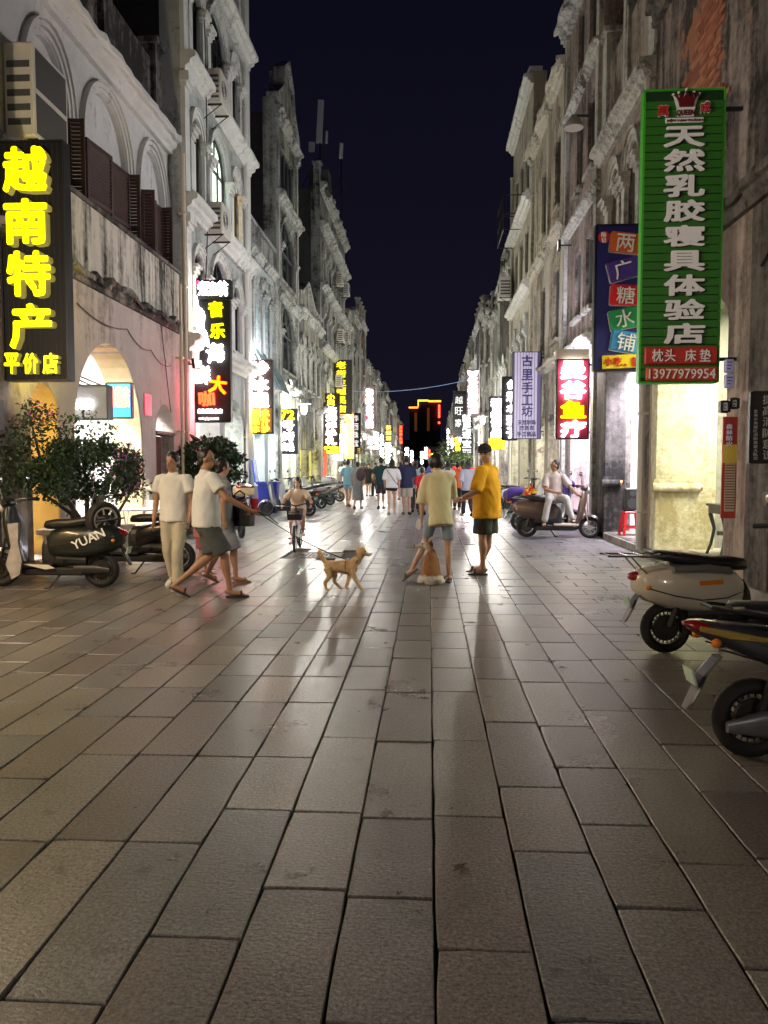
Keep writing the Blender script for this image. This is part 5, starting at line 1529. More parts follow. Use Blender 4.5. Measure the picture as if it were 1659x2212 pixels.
# brick showing through the plaster of the ruinous house
rb = random.Random(12)
mb = MB(); cols = [mat('brick_a', (.30, .10, .05), .9), mat('brick_b', (.22, .075, .04), .9), mat('brick_c', (.36, .15, .08), .9)]
for row in range(30):
    z = 5.9 + row * .068
    for k_ in range(9):
        s_ = .75 + k_ * .21 + (row % 2) * .1
        d_ = abs(s_ - 1.35 - .4 * math.sin(row * .18)) + rb.uniform(0, .3)
        if d_ < .75:
            mb.cur = rb.randrange(3); mb.box(XR - .012 - rb.uniform(0, .012), XR + .01, 8.9 + s_, 8.9 + s_ + .2, z, z + .058)
o_ = mb.build('exposed_bricks', cols, BR); o_.parent = BR; o_.location = (-XR, -8.9, 0); tag(o_, kind='stuff')

# counter, posters and goods inside the big left arch
ct = empty('shop_counter', (XL - 1.9, 13.1, .152), label='white shop counter with bright packets inside the big left arch', cat='counter')
mb = MB(); mb.bbox(-.3, .3, -1.1, 1.2, 0, .95, .015); mb.build('cabinet', mat('counter_white', (.7, .72, .74), .4), ct)
rc = random.Random(31); cols = [mat('packet_%d' % i, 0) for i in range(6)] + [mat('packet_blue', (.03, .12, .6), .4)]
mb = MB()
for row in range(3):
    y = -1.05
    while y < 1.1:
        w = rc.uniform(.08, .2); h = rc.uniform(.08, .26); mb.cur = rc.randrange(7)
        mb.box(-.28 + row * .19, -.28 + row * .19 + .15, y, y + w, .951, .951 + h); y += w + .02
tag(mb.build('packets', cols, ct), kind='stuff')
mb = MB(); mb.bbox(.301, .32, -1.0, 1.1, .15, .8, .004); mb.build('front_panel', mat('counter_blue', (.04, .15, .55), .4), ct)
for q, (y, z, w, h, c, lab) in enumerate(((11.35, 1.75, .55, 1.0, (.7, .10, .04), 'red poster on the shop wall seen through the first left arch'), (12.15, 1.4, .5, 1.2, (.75, .5, .05), 'yellow poster on the shop wall inside the big arch'),
        (15.0, 1.3, .6, 1.1, (.05, .25, .6), 'blue poster at the right side of the shop inside the big arch'), (15.8, 1.5, .5, .9, (.6, .06, .2), 'pink poster near the narrow entrance inside the arcade'))):
    mb = MB(); mb.bbox(XL - 3.395, XL - 3.36, y, y + w, z, z + h, .004); o_ = mb.build('poster', mat('poster_%d' % q, c, .4)); tag(o_, lab, 'poster')
    mb = MB()
    for k_ in range(4): mb.box(XL - 3.358, XL - 3.354, y + .06, y + w - .06 - .05 * (k_ % 2), z + h * (.12 + .2 * k_), z + h * (.19 + .2 * k_))
    mb.build('print_block', LW, o_)
# cooler cabinet by the step of the right arcade and a roller shutter edge
cc_ = empty('notice_stand', (3.8, 14.0, .152), label='white notice sheets hung on the wall of the right arcade', cat='notice')
for k_ in range(3):
    mb = MB(); mb.box(.93, .945, -.5 + k_ * .4, -.2 + k_ * .4, 1.3, 1.75); mb.build('sheet', mat('notice_sheet_%d' % k_, ((.7, .7, .66), (.3, .45, .65), (.65, .6, .4))[k_], .5), cc_)

# ------------------------------------------------------------------ plants
LEAFM = {}
def leafmat(n, c):
    return mat(n, c, .5, vary=.45, scale=5)
def leaf(mb, p, s, rnd, m=0):
    a, b = rnd.uniform(0, 2 * PI), rnd.uniform(-1.0, 1.0)
    u = Vector((math.cos(a) * math.cos(b), math.sin(a) * math.cos(b), math.sin(b)))
    w = u.cross(Vector((rnd.uniform(-1, 1), rnd.uniform(-1, 1), rnd.uniform(-1, 1))))
    if w.length < .1: w = u.cross(Vector((0, 0, 1)))
    w.normalize(); p = Vector(p); mb.cur = m
    n = u.cross(w) * s * .12
    mb.add([p, p + u * s * .5 + w * s * .3 + n, p + u * s, p + u * s * .5 - w * s * .3 + n], [(0, 1, 2), (0, 2, 3)])
def shrub(name, loc, label, cat, clumps, nleaf, size, mats, trunk, seed=1, flower=0.0, flower_bias=None, group=None):
    rnd = random.Random(seed)
    root = empty(name, loc, label=label, cat=cat, group=group)
    mb = MB()
    for path, r0 in trunk: mb.tube(path, r0, 6)
    mb.build('trunk', mat('bark', (.07, .05, .04), .85, vary=.3, scale=12), root, smooth=True)
    mb = MB(); fl = MB()
    tot = sum(c[3] for c in clumps)
    for cx, cyy, cz, wgt, rx, rz in clumps:
        for _ in range(int(nleaf * wgt / tot)):
            while True:
                q = Vector((rnd.uniform(-1, 1), rnd.uniform(-1, 1), rnd.uniform(-1, 1)))
                if .25 < q.length < 1.0 + .15 * math.sin(q.x * 9 + q.z * 7): break
            q = Vector((cx + q.x * rx, cyy + q.y * rx * .8, cz + q.z * rz))
            if rnd.random() < flower and (flower_bias is None or flower_bias(q)):
                leaf(fl, q, size * .8, rnd, 0); leaf(fl, q, size * .8, rnd, 0); leaf(fl, q + Vector((.01, 0, .02)), size * .8, rnd, 0)
            else: leaf(mb, q, size * rnd.choice((.6, .8, 1.0, 1.3, 1.7)), rnd, rnd.randrange(len(mats)))
    tag(mb.build('crown', mats, root), kind='stuff')
    if flower: tag(fl.build('blossom', mat('magenta_bracts', (.42, .02, .30), .6), root), kind='stuff')
    return root
G1, G2, G3 = leafmat('leaf_dark', (.020, .042, .015)), leafmat('leaf_mid', (.032, .068, .022)), leafmat('leaf_yellowish', (.09, .12, .03))
rr = random.Random(5)
cl = []
for k_ in range(26):
    t = k_ / 25
    cl.append((-1.28 + 2.4 * t + rr.uniform(-.1, .1), rr.uniform(-.35, .35), 1.42 + rr.uniform(-.32, .33) - .25 * (t - .4) ** 2, 1, rr.uniform(.22, .42), rr.uniform(.16, .30)))
cl += [(-.95, 0, 2.15, .5, .3, .2), (-1.1, 0, 1.9, .7, .35, .25), (-.45, 0, 2.05, .3, .25, .14), (-.1, 0, 2.2, .12, .2, .1), (.2, .0, 1.98, .3, .3, .15), (-1.3, 0, 1.25, .8, .4, .2), (.95, 0, 1.15, .6, .3, .22), (-.25, .1, .55, .55, .22, .25), (.05, .1, .35, .4, .2, .2)]
tr = [([(-.05, 0, .1), (-.1, 0, .5), (-.4, 0, .9), (-.9, 0, 1.4), (-1.1, 0, 2.1)], [.06, .05, .035, .025, .01]), ([(0, 0, .1), (.05, 0, .5), (.25, .1, .9), (.5, .1, 1.3), (.9, 0, 1.4)], [.06, .05, .04, .03, .015]),
      ([(0, .1, .1), (0, .1, .7), (.0, .1, 1.2), (-.1, .1, 1.8)], [.05, .04, .03, .015]), ([(.1, -.1, .1), (.3, -.1, .6), (.7, -.1, 1.0), (1.0, -.1, 1.3)], [.04, .03, .02, .012]), ([(-.1, 0, .2), (-.5, -.1, .8), (-1.0, -.1, 1.1)], [.04, .03, .015])]
BG = shrub('bougainvillea', (-4.93, 11.05, 0), 'wide spreading bougainvillea with magenta flowers in front of the big arch', 'shrub', cl, 17000, .047, [G1, G2, G2], tr, 3, .10, lambda q: q.x > .45 or (q.x < -.6 and q.z > 2.0))
BG.rotation_euler = (0, 0, R(76)); BG.scale = (1.08, .85, 1.0)
pl = empty('planter', (-5.0, 11.1, 0), R(80), label='old stone planter box below the bougainvillea', cat='planter')
mb = MB(); mb.rings([[(-.55, -.28, 0), (.5, -.28, 0), (.5, .28, 0), (-.55, .28, 0)], [(-.62, -.33, .5), (.56, -.33, .5), (.56, .33, .5), (-.62, .33, .5)]]); mb.build('box', mat('planter_stone', (.34, .28, .20), .8, vary=.35, scale=4, bump=.4), pl)
mb = MB(); mb.bbox(-.68, .62, -.39, -.27, .5, .58, .01); mb.bbox(-.68, .62, .27, .39, .5, .58, .01); mb.bbox(-.68, -.56, -.27, .27, .5, .579, .01); mb.bbox(.5, .62, -.27, .27, .5, .579, .01); mb.build('rim', mat('planter_stone', 0), pl)
mb = MB(); mb.box(-.56, .5, -.27, .27, .4, .52); mb.build('soil', mat('soil', (.03, .022, .015), .95), pl)
cl = [(rr.uniform(-.45, .45), rr.uniform(-.3, .3), 1.55 + rr.uniform(-.38, .38), 1, rr.uniform(.2, .32), rr.uniform(.18, .28)) for k_ in range(14)] + [(.5, 0, 1.25, .7, .25, .2), (-.5, 0, 1.7, .6, .2, .2)]
shrub('potted_tree', (-4.85, 17.0, 0), 'leafy dark green potted tree behind the two men in white shirts', 'potted plant', cl, 3600, .10, [G1, G2], [([(0, 0, .4), (.03, 0, .9), (-.1, 0, 1.4)], [.035, .03, .02]), ([(0, 0, .5), (.15, 0, 1.0), (.3, 0, 1.5)], [.03, .02, .012])], 8)
pp = empty('plant_pot', (-4.85, 17.0, 0), label='dark round pot holding the leafy potted tree', cat='plant pot')
mb = MB(); mb.lathe([(.2, 0), (.27, .25), (.3, .42), (.33, .44), (.33, .5), (.28, .5), (.27, .44)], 18); mb.build('pot', mat('pot_dark', (.06, .045, .04), .6), pp, smooth=True)
def palm(loc, label, h, n, seed, g='palms and shrubs in pots down the street'):
    rnd = random.Random(seed); root = empty('potted_palm', loc, label=label, cat='plant', group=g)
    mb = MB()
    for k in range(n):
        a = rnd.uniform(0, 2 * PI); L_ = rnd.uniform(.6, 1.1) * h * .6; z0 = rnd.uniform(.3, .8) * h
        pts = [Vector((math.cos(a) * L_ * t, math.sin(a) * L_ * t, z0 + .6 * h * t * (1 - t * .95))) for t in [i / 7 for i in range(8)]]
        for i in range(1, 8):
            for q in range(3):
                p = pts[i - 1].lerp(pts[i], q / 3)
                for sgn in (-1, 1):
                    d = Vector((-math.sin(a), math.cos(a), -.25)) * sgn * .3 * h * .35 + Vector((math.cos(a), math.sin(a), -.2)) * .09
                    w = Vector((math.cos(a), math.sin(a), 0)) * .02
                    mb.cur = rnd.randrange(2); mb.add([p - w, p + w, p + d], [(0, 1, 2)])
    tag(mb.build('fronds', [G2, G3], root), kind='stuff')
    mb = MB(); mb.tube([(0, 0, .3), (0, 0, h * .8)], [.05, .03], 6); mb.build('trunk', mat('bark', 0), root)
    mb = MB(); mb.lathe([(.2, 0), (.26, .38), (.28, .4)], 12); mb.build('pot', mat('pot_terracotta', (.25, .09, .05), .7), root)
for i, (x, Y, h) in enumerate(((-5.0, 55, 3.2), (-4.8, 60, 2.6), (-4.9, 66, 2.6), (-5.0, 35.0, 1.0), (-4.9, 90, 3.0), (-4.8, 52, 1.8))):
    palm((x, Y, 0), 'feathery potted palm, %s on the left side' % ['tallest', 'second tallest green one', 'third one back', 'small nearest one', 'farthest one', 'low one before the tallest'][i], h, 26, i)
for i, (x, Y, hh) in enumerate(((2.6, 56, 2.4), (2.9, 62, 2.6), (2.7, 72, 3.4), (2.3, 82, 4.6), (2.2, 50, 1.8))):
    cl = [(rr.uniform(-.5, .5) * hh * .4, rr.uniform(-.4, .4) * hh * .4, hh * (.62 + rr.uniform(-.22, .22)), 1, hh * .2, hh * .16) for k_ in range(12)]
    shrub('potted_tree', (x, Y, 0), 'round green street shrub, %s on the right side' % ['second', 'third', 'fourth', 'farthest and tallest', 'nearest and lowest'][i], 'plant', cl, 1800, .16, [G1, G2, G3], [([(0, 0, 0), (0, 0, hh * .7)], [.06, .03])], 20 + i, group='palms and shrubs in pots down the street')

# ------------------------------------------------------------------ scooters (x forward, origin on the ground between the wheels)
M_RUB = mat('rubber', (.012, .012, .013), .75)
M_PLAST = mat('black_plastic', (.018, .018, .02), .42)
M_SEAT = mat('seat_vinyl', (.014, .014, .016), .38)
M_CHROME = mat('chrome', (.75, .75, .74), .18, 1.0)
M_RIMD = mat('rim_dark', (.06, .055, .05), .4, .6)
M_RIML = mat('rim_light', (.5, .5, .5), .35, .6)
M_TAIL = mat('tail_red', (.20, .006, .010), .15, coat=.6)
M_AMBER = mat('amber', (.75, .22, .01), .25)
M_PLATE = mat('plate_green_white', (.45, .6, .5), .5)
M_MIRROR = mat('mirror_glass', (.6, .6, .62), .08, 1.0)

def sring(x, z, hw, hh, n=16, p=2.6, y=0.0):
    out = []
    for i in range(n):
        a = 2 * PI * i / n
        c, s = math.cos(a), math.sin(a)
        out.append((x, y + hw * math.copysign(abs(c) ** (2 / p), c), z + hh * math.copysign(abs(s) ** (2 / p), s)))
    return out

def wheel(root, x, R_=.22, w=.05, light=False, spokes=8, y=0.0):
    prof = [(R_ - .075, -w * .7)]
    for i in range(9):
        a = -PI / 2 + PI * i / 8
        prof.append((R_ - w + w * math.cos(a) * 1.0, w * math.sin(a)))
    prof.append((R_ - .075, w * .7))
    mb = MB(); mb.lathe(prof, 28, (x, y, R_), 'y', cap=False); t = mb.build('wheel', M_RUB, root, smooth=True)
    rm = M_RIML if light else M_RIMD
    mb = MB(); r = R_ - .07
    mb.lathe([(r, -w * .72), (r + .008, -w * .72), (r + .008, w * .72), (r, w * .72), (r - .012, w * .4), (r - .012, -w * .4), (r, -w * .72)], 28, (x, y, R_), 'y', cap=False)
    if light:
        for k in range(spokes):
            a = 2 * PI * k / spokes
            d = Vector((math.cos(a), 0, math.sin(a)))
            mb.tube([Vector((x, y - w * .35, R_)) + d * .03, Vector((x, y - w * .35, R_)) + d * (r - .004)], .006, 4)
            mb.tube([Vector((x, y + w * .35, R_)) + d * .03, Vector((x, y + w * .35, R_)) + d * (r - .004)], .006, 4)
    else:   # hub motor plate with short cooling ribs
        mb.lathe([(.0, -w * .55), (.105, -w * .55), (.115, -w * .3), (.115, w * .3), (.105, w * .55), (.0, w * .55)], 22, (x, y, R_), 'y')
        for k in range(22):
            a = 2 * PI * k / 22; d = Vector((math.cos(a), 0, math.sin(a)))
            mb.tube([Vector((x, y, R_)) + d * .112, Vector((x, y, R_)) + d * (r - .002)], .006, 4)
            for q in (-1, 1): mb.tube([Vector((x, y + q * w * .56, R_)) + d * .05, Vector((x, y + q * w * .56, R_)) + d * .098], .004, 3)
    mb.lathe([(.0, -w * .9), (.05, -w * .9), (.055, -w * .5), (.055, w * .5), (.05, w * .9), (.0, w * .9)], 14, (x, y, R_), 'y')
    mb.build('rim', rm, t)
    return t

def scooter(loc, heading, label, body, shield=None, style='retro', seat=None, light_rims=False, mirrors=True, rack=False, topbox=None, group='parked scooters', tip=0.0, headz=1.0, low=None, plate=True, name='scooter'):
    root = empty(name, loc, heading, label=label, cat='scooter', group=group)
    shield = shield or body
    wheel(root, -.60, light=False); wheel(root, .66, light=light_rims, spokes=10)
    mb = MB()
    if style == 'retro':
        st = [(-.90, .62, .03, .03), (-.88, .615, .09, .085), (-.80, .60, .14, .145), (-.62, .58, .18, .19), (-.40, .565, .195, .205), (-.18, .555, .185, .20), (-.03, .53, .155, .175), (.04, .51, .10, .13)]
        mb.rings([sring(*q) for q in st])
    else:
        st = [(-.96, .73, .02, .02), (-.90, .72, .07, .045), (-.72, .67, .115, .075), (-.5, .61, .145, .11), (-.25, .55, .15, .14), (-.05, .48, .14, .15), (.05, .44, .09, .13)]
        mb.rings([sring(*q, p=3.6) for q in st])
    mb.build('body', body, root, smooth=True)
    # trim: joint line along each flank, passenger pegs, brake cables
    mb = MB()
    for s in (-1, 1):
        zz, ww = (.56, .196) if style == 'retro' else (.60, .148)
        mb.tube([(-.82, s * ww * .68, zz + .02), (-.60, s * ww * .93, zz - .04), (-.38, s * ww * 1.0, zz - .075), (-.16, s * ww * .95, zz - .06), (-.02, s * ww * .76, zz - .02)], .005, 4)
        mb.tube([(-.22, s * .13, .34), (-.22, s * .22, .33)], .016, 6)
    mb.build('flank_seam', M_PLAST, root)
    mb = MB()
    for s in (-1, 1): mb.tube([(.46, s * .24, headz + .06), (.62, s * .16, headz - .02), (.60, s * .09, .80), (.62, s * .09, .50)], .005, 4)
    mb.build('brake_cable', M_PLAST, root)
    # seat
    mb = MB()
    sz = .79 if style == 'retro' else .77
    st = [(-.74, sz + .05, .05, .025), (-.70, sz + .055, .10, .04), (-.5, sz + .03, .135, .055), (-.25, sz - .01, .14, .055), (-.05, sz - .02, .12, .06), (.06, sz - .03, .08, .05), (.09, sz - .04, .04, .03)]
    mb.rings([sring(*q, p=3) for q in st]); mb.build('seat', seat or M_SEAT, root, smooth=True)
    # leg shield and steering column
    mb = MB()
    rows_ = [(.24, .40, .11, .03), (.38, .46, .16, .035), (.56, .52, .20, .04), (.74, .55, .20, .045), (.88, .555, .16, .05), (headz - .02, .54, .085, .05)]
    rr_ = []
    for z, x, hw, th in rows_:
        ring = []
        for i in range(18):
            a = 2 * PI * i / 18
            c, s = math.cos(a), math.sin(a)
            yy = hw * math.copysign(abs(c) ** .8, c)
            ring.append((x + th * s - .09 * (abs(yy) / .2) ** 2, yy, z))
        rr_.append(ring)
    mb.rings(rr_); mb.build('leg_shield', shield, root, smooth=True)
    mb = MB(); mb.bbox(-.06, .44, -.16, .16, .25, .30, .015); mb.build('floorboard', low or M_PLAST, root)
    mb = MB(); mb.bbox(-.42, .36, -.115, .115, .155, .248, .02); mb.rings([sring(-.45, .34, .10, .07), sring(-.1, .36, .12, .10), sring(.02, .34, .10, .10)]); mb.rings([sring(-.08, .45, .13, .20), sring(.05, .44, .125, .20), sring(.10, .42, .09, .15)]); mb.build('underbody', M_PLAST, root)
    mb = MB(); mb.rings([sring(-.74, .22, .03, .035, y=.075), sring(-.58, .23, .04, .06, y=.085), sring(-.3, .23, .035, .05, y=.08)]); mb.tube([(-.60, -.085, .24), (-.50, -.10, .58)], .028, 8); mb.build('swing_arm', M_PLAST, root, smooth=True)
    # front fender, fork
    mb = MB()
    rr_ = []
    for k in range(9):
        a = R(12 + 150 * k / 8); r0 = .255
        cx, cz = .66 + r0 * math.cos(a), .22 + r0 * math.sin(a)
        rr_.append([(cx + .012 * math.cos(a) * q, yy, cz + .012 * math.sin(a) * q - (.03 if abs(yy) > .06 else 0)) for yy, q in ((-.075, 0), (-.05, 1), (0, 1.5), (.05, 1), (.075, 0), (.04, -.6), (-.04, -.6))])
    mb.rings(rr_); mb.build('front_fender', shield, root, smooth=True)
    mb = MB()
    for y in (-.085, .085): mb.tube([(.56, y * .8, .60), (.60, y, .42), (.66, y, .22)], .016, 6)
    mb.build('fork', M_CHROME if light_rims else M_PLAST, root, smooth=True)
    # head
    mb = MB()
    if style == 'retro': mb.ball((.55, 0, headz + .02), (.085, .12, .07), 12, 8)
    else: mb.rings([sring(.50, headz + .03, .10, .04, p=3), sring(.56, headz, .14, .06, p=3), sring(.62, headz - .05, .10, .04, p=3)])
    mb.build('handlebar_cowl', shield, root, smooth=True)
    mb = MB()
    if style == 'retro': mb.lathe([(.0, .0), (.075, .0), (.08, .03), (.07, .055), (.0, .07)], 16, (.585, 0, headz - .02), 'x')
    else: mb.rings([sring(.595, .86, .11, .04, p=3), sring(.62, .85, .08, .03, p=3)])
    mb.build('headlight', mat('headlight_glass', (.6, .62, .62), .12, .3), root, smooth=True)
    mb = MB(); mb.tube([(.42, -.34, headz + .06), (.50, -.2, headz + .07), (.54, 0, headz + .04), (.50, .2, headz + .07), (.42, .34, headz + .06)], .014, 7); mb.build('handlebar', M_CHROME, root, smooth=True)
    for s in (-1, 1):
        mb = MB(); mb.tube([(.38, s * .40, headz + .05), (.46, s * .27, headz + .065)], .022, 8); mb.tube([(.47, s * .38, headz + .07), (.52, s * .25, headz + .07)], .008, 5); mb.build('grip', M_RUB, root, smooth=True)
        if mirrors:
            mb = MB(); mb.tube([(.50, s * .22, headz + .07), (.50, s * .27, headz + .2), (.48, s * .30, headz + .27)], .008, 5); mo = mb.build('mirror', M_CHROME, root)
            mb = MB(); mb.ball((.47, s * .31, headz + .31), (.018, .065, .05), 12, 6); mb.build('mirror_head', M_PLAST, mo, smooth=True)
            mb = MB(); mb.ball((.462, s * .31, headz + .31), (.014, .055, .041), 12, 6); mb.build('mirror_glass', M_MIRROR, mo, smooth=True)
        mb = MB(); mb.ball((-.80 if style == 'retro' else -.86, s * .125, .585 if style == 'retro' else .66), (.028, .020, .026), 10, 6); mb.build('turn_signal', M_AMBER, root, smooth=True)
    mb = MB()
    if style == 'retro': mb.rings([sring(-.935, .655, .02, .015), sring(-.915, .66, .055, .030), sring(-.87, .665, .075, .042)])
    else: mb.rings([sring(-.99, .745, .015, .010), sring(-.94, .735, .065, .030), sring(-.88, .72, .092, .040)])
    mb.build('tail_light', M_TAIL, root, smooth=True)
    mb = MB(); mb.rings([[(x_, -w_, z_), (x_ + .02, -w_ * .6, z_ + .005), (x_ + .02, w_ * .6, z_ + .005), (x_, w_, z_), (x_ - .012, w_ * .7, z_ - .006), (x_ - .012, -w_ * .7, z_ - .006)] for x_, z_, w_ in ((-.80, .56, .06), (-.88, .47, .065), (-.91, .39, .06), (-.945, .32, .055), (-.965, .28, .04))]); mb.build('rear_mudguard', M_PLAST, root)
    if plate:
        mb = MB(); mb.obox((-.945, 0, .455), (.010, .13, .085), Matrix.Rotation(R(-16), 3, 'Y')); mb.build('number_plate', M_PLATE, root)
    mb = MB(); mb.tube([(-.12, .06, .17), (-.02, .17, .0)], .012, 6); mb.tube([(-.02, .17, .008), (.03, .18, .006)], .010, 5); mb.build('kickstand', M_PLAST, root)
    if rack:
        mb = MB()
        for s in (-1, 1):
            mb.tube([(-.50, s * .10, .86), (-.80, s * .11, .84), (-1.15, s * .10, .845)], .010, 6)
            mb.tube([(-.80, s * .1, .68), (-.95, s * .1, .84)], .008, 5)
        for x in (-.85, -.98, -1.12): mb.tube([(x, -.11, .845), (x, .11, .845)], .009, 5)
        mb.build('rear_rack', M_CHROME, root, smooth=True)
    else:
        mb = MB(); mb.tube([(-.55, .13, .80), (-.78, .13, .83), (-.86, .07, .84), (-.86, -.07, .84), (-.78, -.13, .83), (-.55, -.13, .80)], .011, 6); mb.build('grab_rail', M_PLAST, root, smooth=True)
    if topbox is not None:
        c1, c2 = topbox
        mb = MB(); mb.rings([sring(-1.1, .98, .12, .06, p=4), sring(-1.05, .98, .18, .10, p=4), sring(-.72, .98, .19, .11, p=4), sring(-.66, .98, .13, .07, p=4)]); tb_ = mb.build('top_box', c1, root, smooth=True)
        mb = MB(); mb.rings([sring(-1.12, 1.06, .10, .012, p=4), sring(-1.07, 1.06, .185, .022, p=4), sring(-.80, 1.07, .12, .05, p=4)]); mb.build('reflector', c2, tb_, smooth=True)
    return root

PAINT = lambda n, c, r=.28, v=0: mat(n, c, r, .0, .5, coat=.6, vary=v, scale=5)
H = PI
# 1 near left: dark green-black retro scooter
s1 = scooter((-4.55, 9.10, 0), R(179), 'dark green black retro scooter with white lettering parked at the left edge', PAINT('paint_green_black', (.008, .012, .010)), style='retro', mirrors=True)
V_, F_ = glyph('YUAN', .012, .004)
mb = MB(); xs = [v[0] for v in V_]; w_ = max(xs)
sc_ = .42 / w_
# the near side of this scooter is +y in its own frame
th = R(24)
mb.add([(-.36 - (v[0] * sc_ * math.cos(th) - v[1] * sc_ * math.sin(th)), .200 + v[2] - .050 * abs(v[0] * sc_ - .14) , .475 + v[0] * sc_ * math.sin(th) + v[1] * sc_ * .95 * math.cos(th)) for v in V_], F_)
mb.build('lettering', LW, s1)
mb = MB(); mb.prism([(-.45 + .75, .30), (.36, .31), (.02, .235), (-.10, .25), (-.02, .29)], lambda u, v, d: (u, d, v), .161, .168); mb.build('white_trim', mat('trim_cream', (.6, .58, .5), .4), s1)
mb = MB(); mb.prism([(.30, .80), (.44, .78), (.40, .52), (.47, .30), (.40, .12), (.30, .18), (.27, .34), (.31, .55)], lambda u, v, d: (u, d, v), .20, .235)
tag(mb.build('hanging_cloth', mat('grey_print_cloth', (.33, .31, .31), .8, vary=.35, scale=9)), 'pale printed apron cloth hanging on the dark green black scooter', 'cloth')
bpy.data.objects['hanging_cloth'].location = (-4.55, 9.10, 0); bpy.data.objects['hanging_cloth'].rotation_euler = (0, 0, R(179))
sw = empty('spare_wheel', (-3.92, 9.10, -.20), label='upright spare wheel with silver seven spoke rim behind the black seat', cat='wheel')
mb = MB(); mb.lathe([(.14, -.06), (.19, -.065), (.215, -.04), (.22, 0), (.215, .04), (.19, .065), (.14, .06)], 26, (0, 0, 1.02), 'x', cap=False); mb.build('tyre', M_RUB, sw, smooth=True)
mb = MB(); mb.lathe([(.14, .05), (.155, .062), (.135, .06), (.13, .03)], 24, (0, 0, 1.02), 'x', cap=False)
for k in range(7):
    a = 2 * PI * k / 7; mb.tube([(.045, .0, 1.02), (.05, .14 * math.cos(a), 1.02 + .14 * math.sin(a))], .014, 4)
mb.build('rim', M_RIML, sw)
mb = MB(); mb.lathe([(.0, -.02), (.135, -.02), (.135, .02), (.0, .02)], 20, (0, 0, 1.02), 'x'); mb.build('hub_dark', M_PLAST, sw); sw.rotation_euler = (0, 0, R(-38))
mb = MB(); mb.tube([(-.08, 0, .90), (-.14, 0, 1.28), (-.09, 0, 1.32), (-.05, 0, 1.2)], .012, 6); mb.tube([(.0, -.09, .98), (.0, .09, .98)], .02, 6); mb.tube([(0, 0, .82), (0, 0, 1.02)], .018, 6); mb.build('carrier', M_PLAST, sw)
scooter((-4.02, 10.45, 0), R(178), 'black scooter mostly hidden behind the man in cream trousers', PAINT('paint_black', (.012, .012, .014)), style='sport')
scooter((-4.05, 16.0, 0), R(115), 'scooter with cream and red tail box behind the woman in grey', PAINT('paint_black', 0), style='sport', topbox=(mat('box_cream', (.68, .55, .35), .3), M_TAIL))
scooter((-4.10, 22.45, 0), R(178), 'dark scooter with silver leg shield beside the blue bin', PAINT('paint_black', 0), shield=PAINT('paint_silver_grey', (.22, .23, .24)), style='sport')
scooter((-4.35, 24.6, 0), R(150), 'white fronted scooter with tall mirrors behind the cycling girl', PAINT('paint_white', (.62, .62, .62)), style='sport')
scooter((-4.28, 26.6, 0), R(165), 'silver grey scooter with white red top box', PAINT('paint_silver_grey', 0), style='sport', topbox=(mat('box_white', (.75, .75, .73), .3), M_TAIL))
scooter((-4.25, 29.0, 0), R(160), 'white bodied scooter between the silver and the farthest black one', PAINT('paint_white', 0), style='sport')
scooter((-4.25, 31.7, 0), R(172), 'farthest dark scooter of the left row, beside the green tub', PAINT('paint_black', 0), style='sport')
# right side
sB = scooter((2.62, 16.0, 0), R(-8), 'bronze brown retro scooter on which the man in the pale shirt sits', PAINT('paint_bronze', (.10, .062, .042), .3), style='retro', light_rims=True, low=mat('floor_beige', (.45, .40, .30), .6))
sP = scooter((2.66, 17.75, 0), R(10), 'violet black scooter partly draped with purple cloth behind the seated man', PAINT('paint_violet_black', (.025, .015, .04)), style='sport', light_rims=True)
PURP = mat('purple_cloth', (.075, .035, .22), .8, vary=.3, scale=7)
mb = MB()
mb.rings([sring(-.95, .80, .19, .10, p=2.4), sring(-.8, .88, .22, .12), sring(-.6, .92, .19, .08), sring(-.3, .86, .17, .05)]); mb.build('rear_drape', PURP, sP, smooth=True)
mb = MB(); mb.rings([sring(.36, 1.06, .20, .08), sring(.48, 1.12, .24, .10), sring(.62, 1.05, .18, .08)]); mb.rings([[(.36, y, 1.1), (.42, y, 1.1), (.46, y, .7), (.38, y, .62)] for y in (-.24, -.1, .12, .25)]); mb.build('front_drape', PURP, sP, smooth=True)
scooter((3.0, 26.3, 0), R(14), 'black sport scooter just behind the man in the orange shirt', PAINT('paint_black', 0), style='sport')
scooter((3.05, 24.2, 0), R(18), 'white scooter with black handlebars behind the purple cloth', PAINT('paint_white', 0), style='retro', seat=M_SEAT)
# bottom right pair
sW = scooter((2.45, 6.22, 0), R(7), 'cream white retro scooter with rear rack, parked facing the right edge', PAINT('paint_cream_white', (.60, .56, .46), .25, .06), shield=PAINT('paint_cream_white', 0), style='retro', rack=True)
mb = MB(); mb.rings([sring(-.46, .66, .03, .018, y=.19), sring(-.2, .66, .03, .018, y=.195)]) if False else mb.obox((-.30, -.188, .63), (.20, .014, .035), Matrix.Rotation(R(-3), 3, 'Y')); mb.build('side_reflector', M_AMBER, sW)
mb = MB(); mb.rings([sring(-.62, .735, .205, .035), sring(-.3, .74, .21, .045), sring(-.12, .72, .19, .04)]); mb.build('seat_flap', mat('dull_silver', (.32, .32, .33), .3, .6), sW, smooth=True)
sG = scooter((2.24, 3.97, 0), R(4), 'black scooter with gold flash and red tail cut off by the right edge', PAINT('paint_blue_black', (.03, .032, .042)), style='sport')
mb = MB()
for s in (-1, 1):
    mb.rings([sring(-.93, .73, .006, .015, y=s * .085, n=8), sring(-.78, .70, .008, .024, y=s * .112, n=8), sring(-.62, .68, .007, .014, y=s * .134, n=8), sring(-.45, .67, .005, .004, y=s * .15, n=8)])
mb.build('gold_flash', mat('gold_paint', (.42, .29, .06), .3, .5), sG, smooth=True)
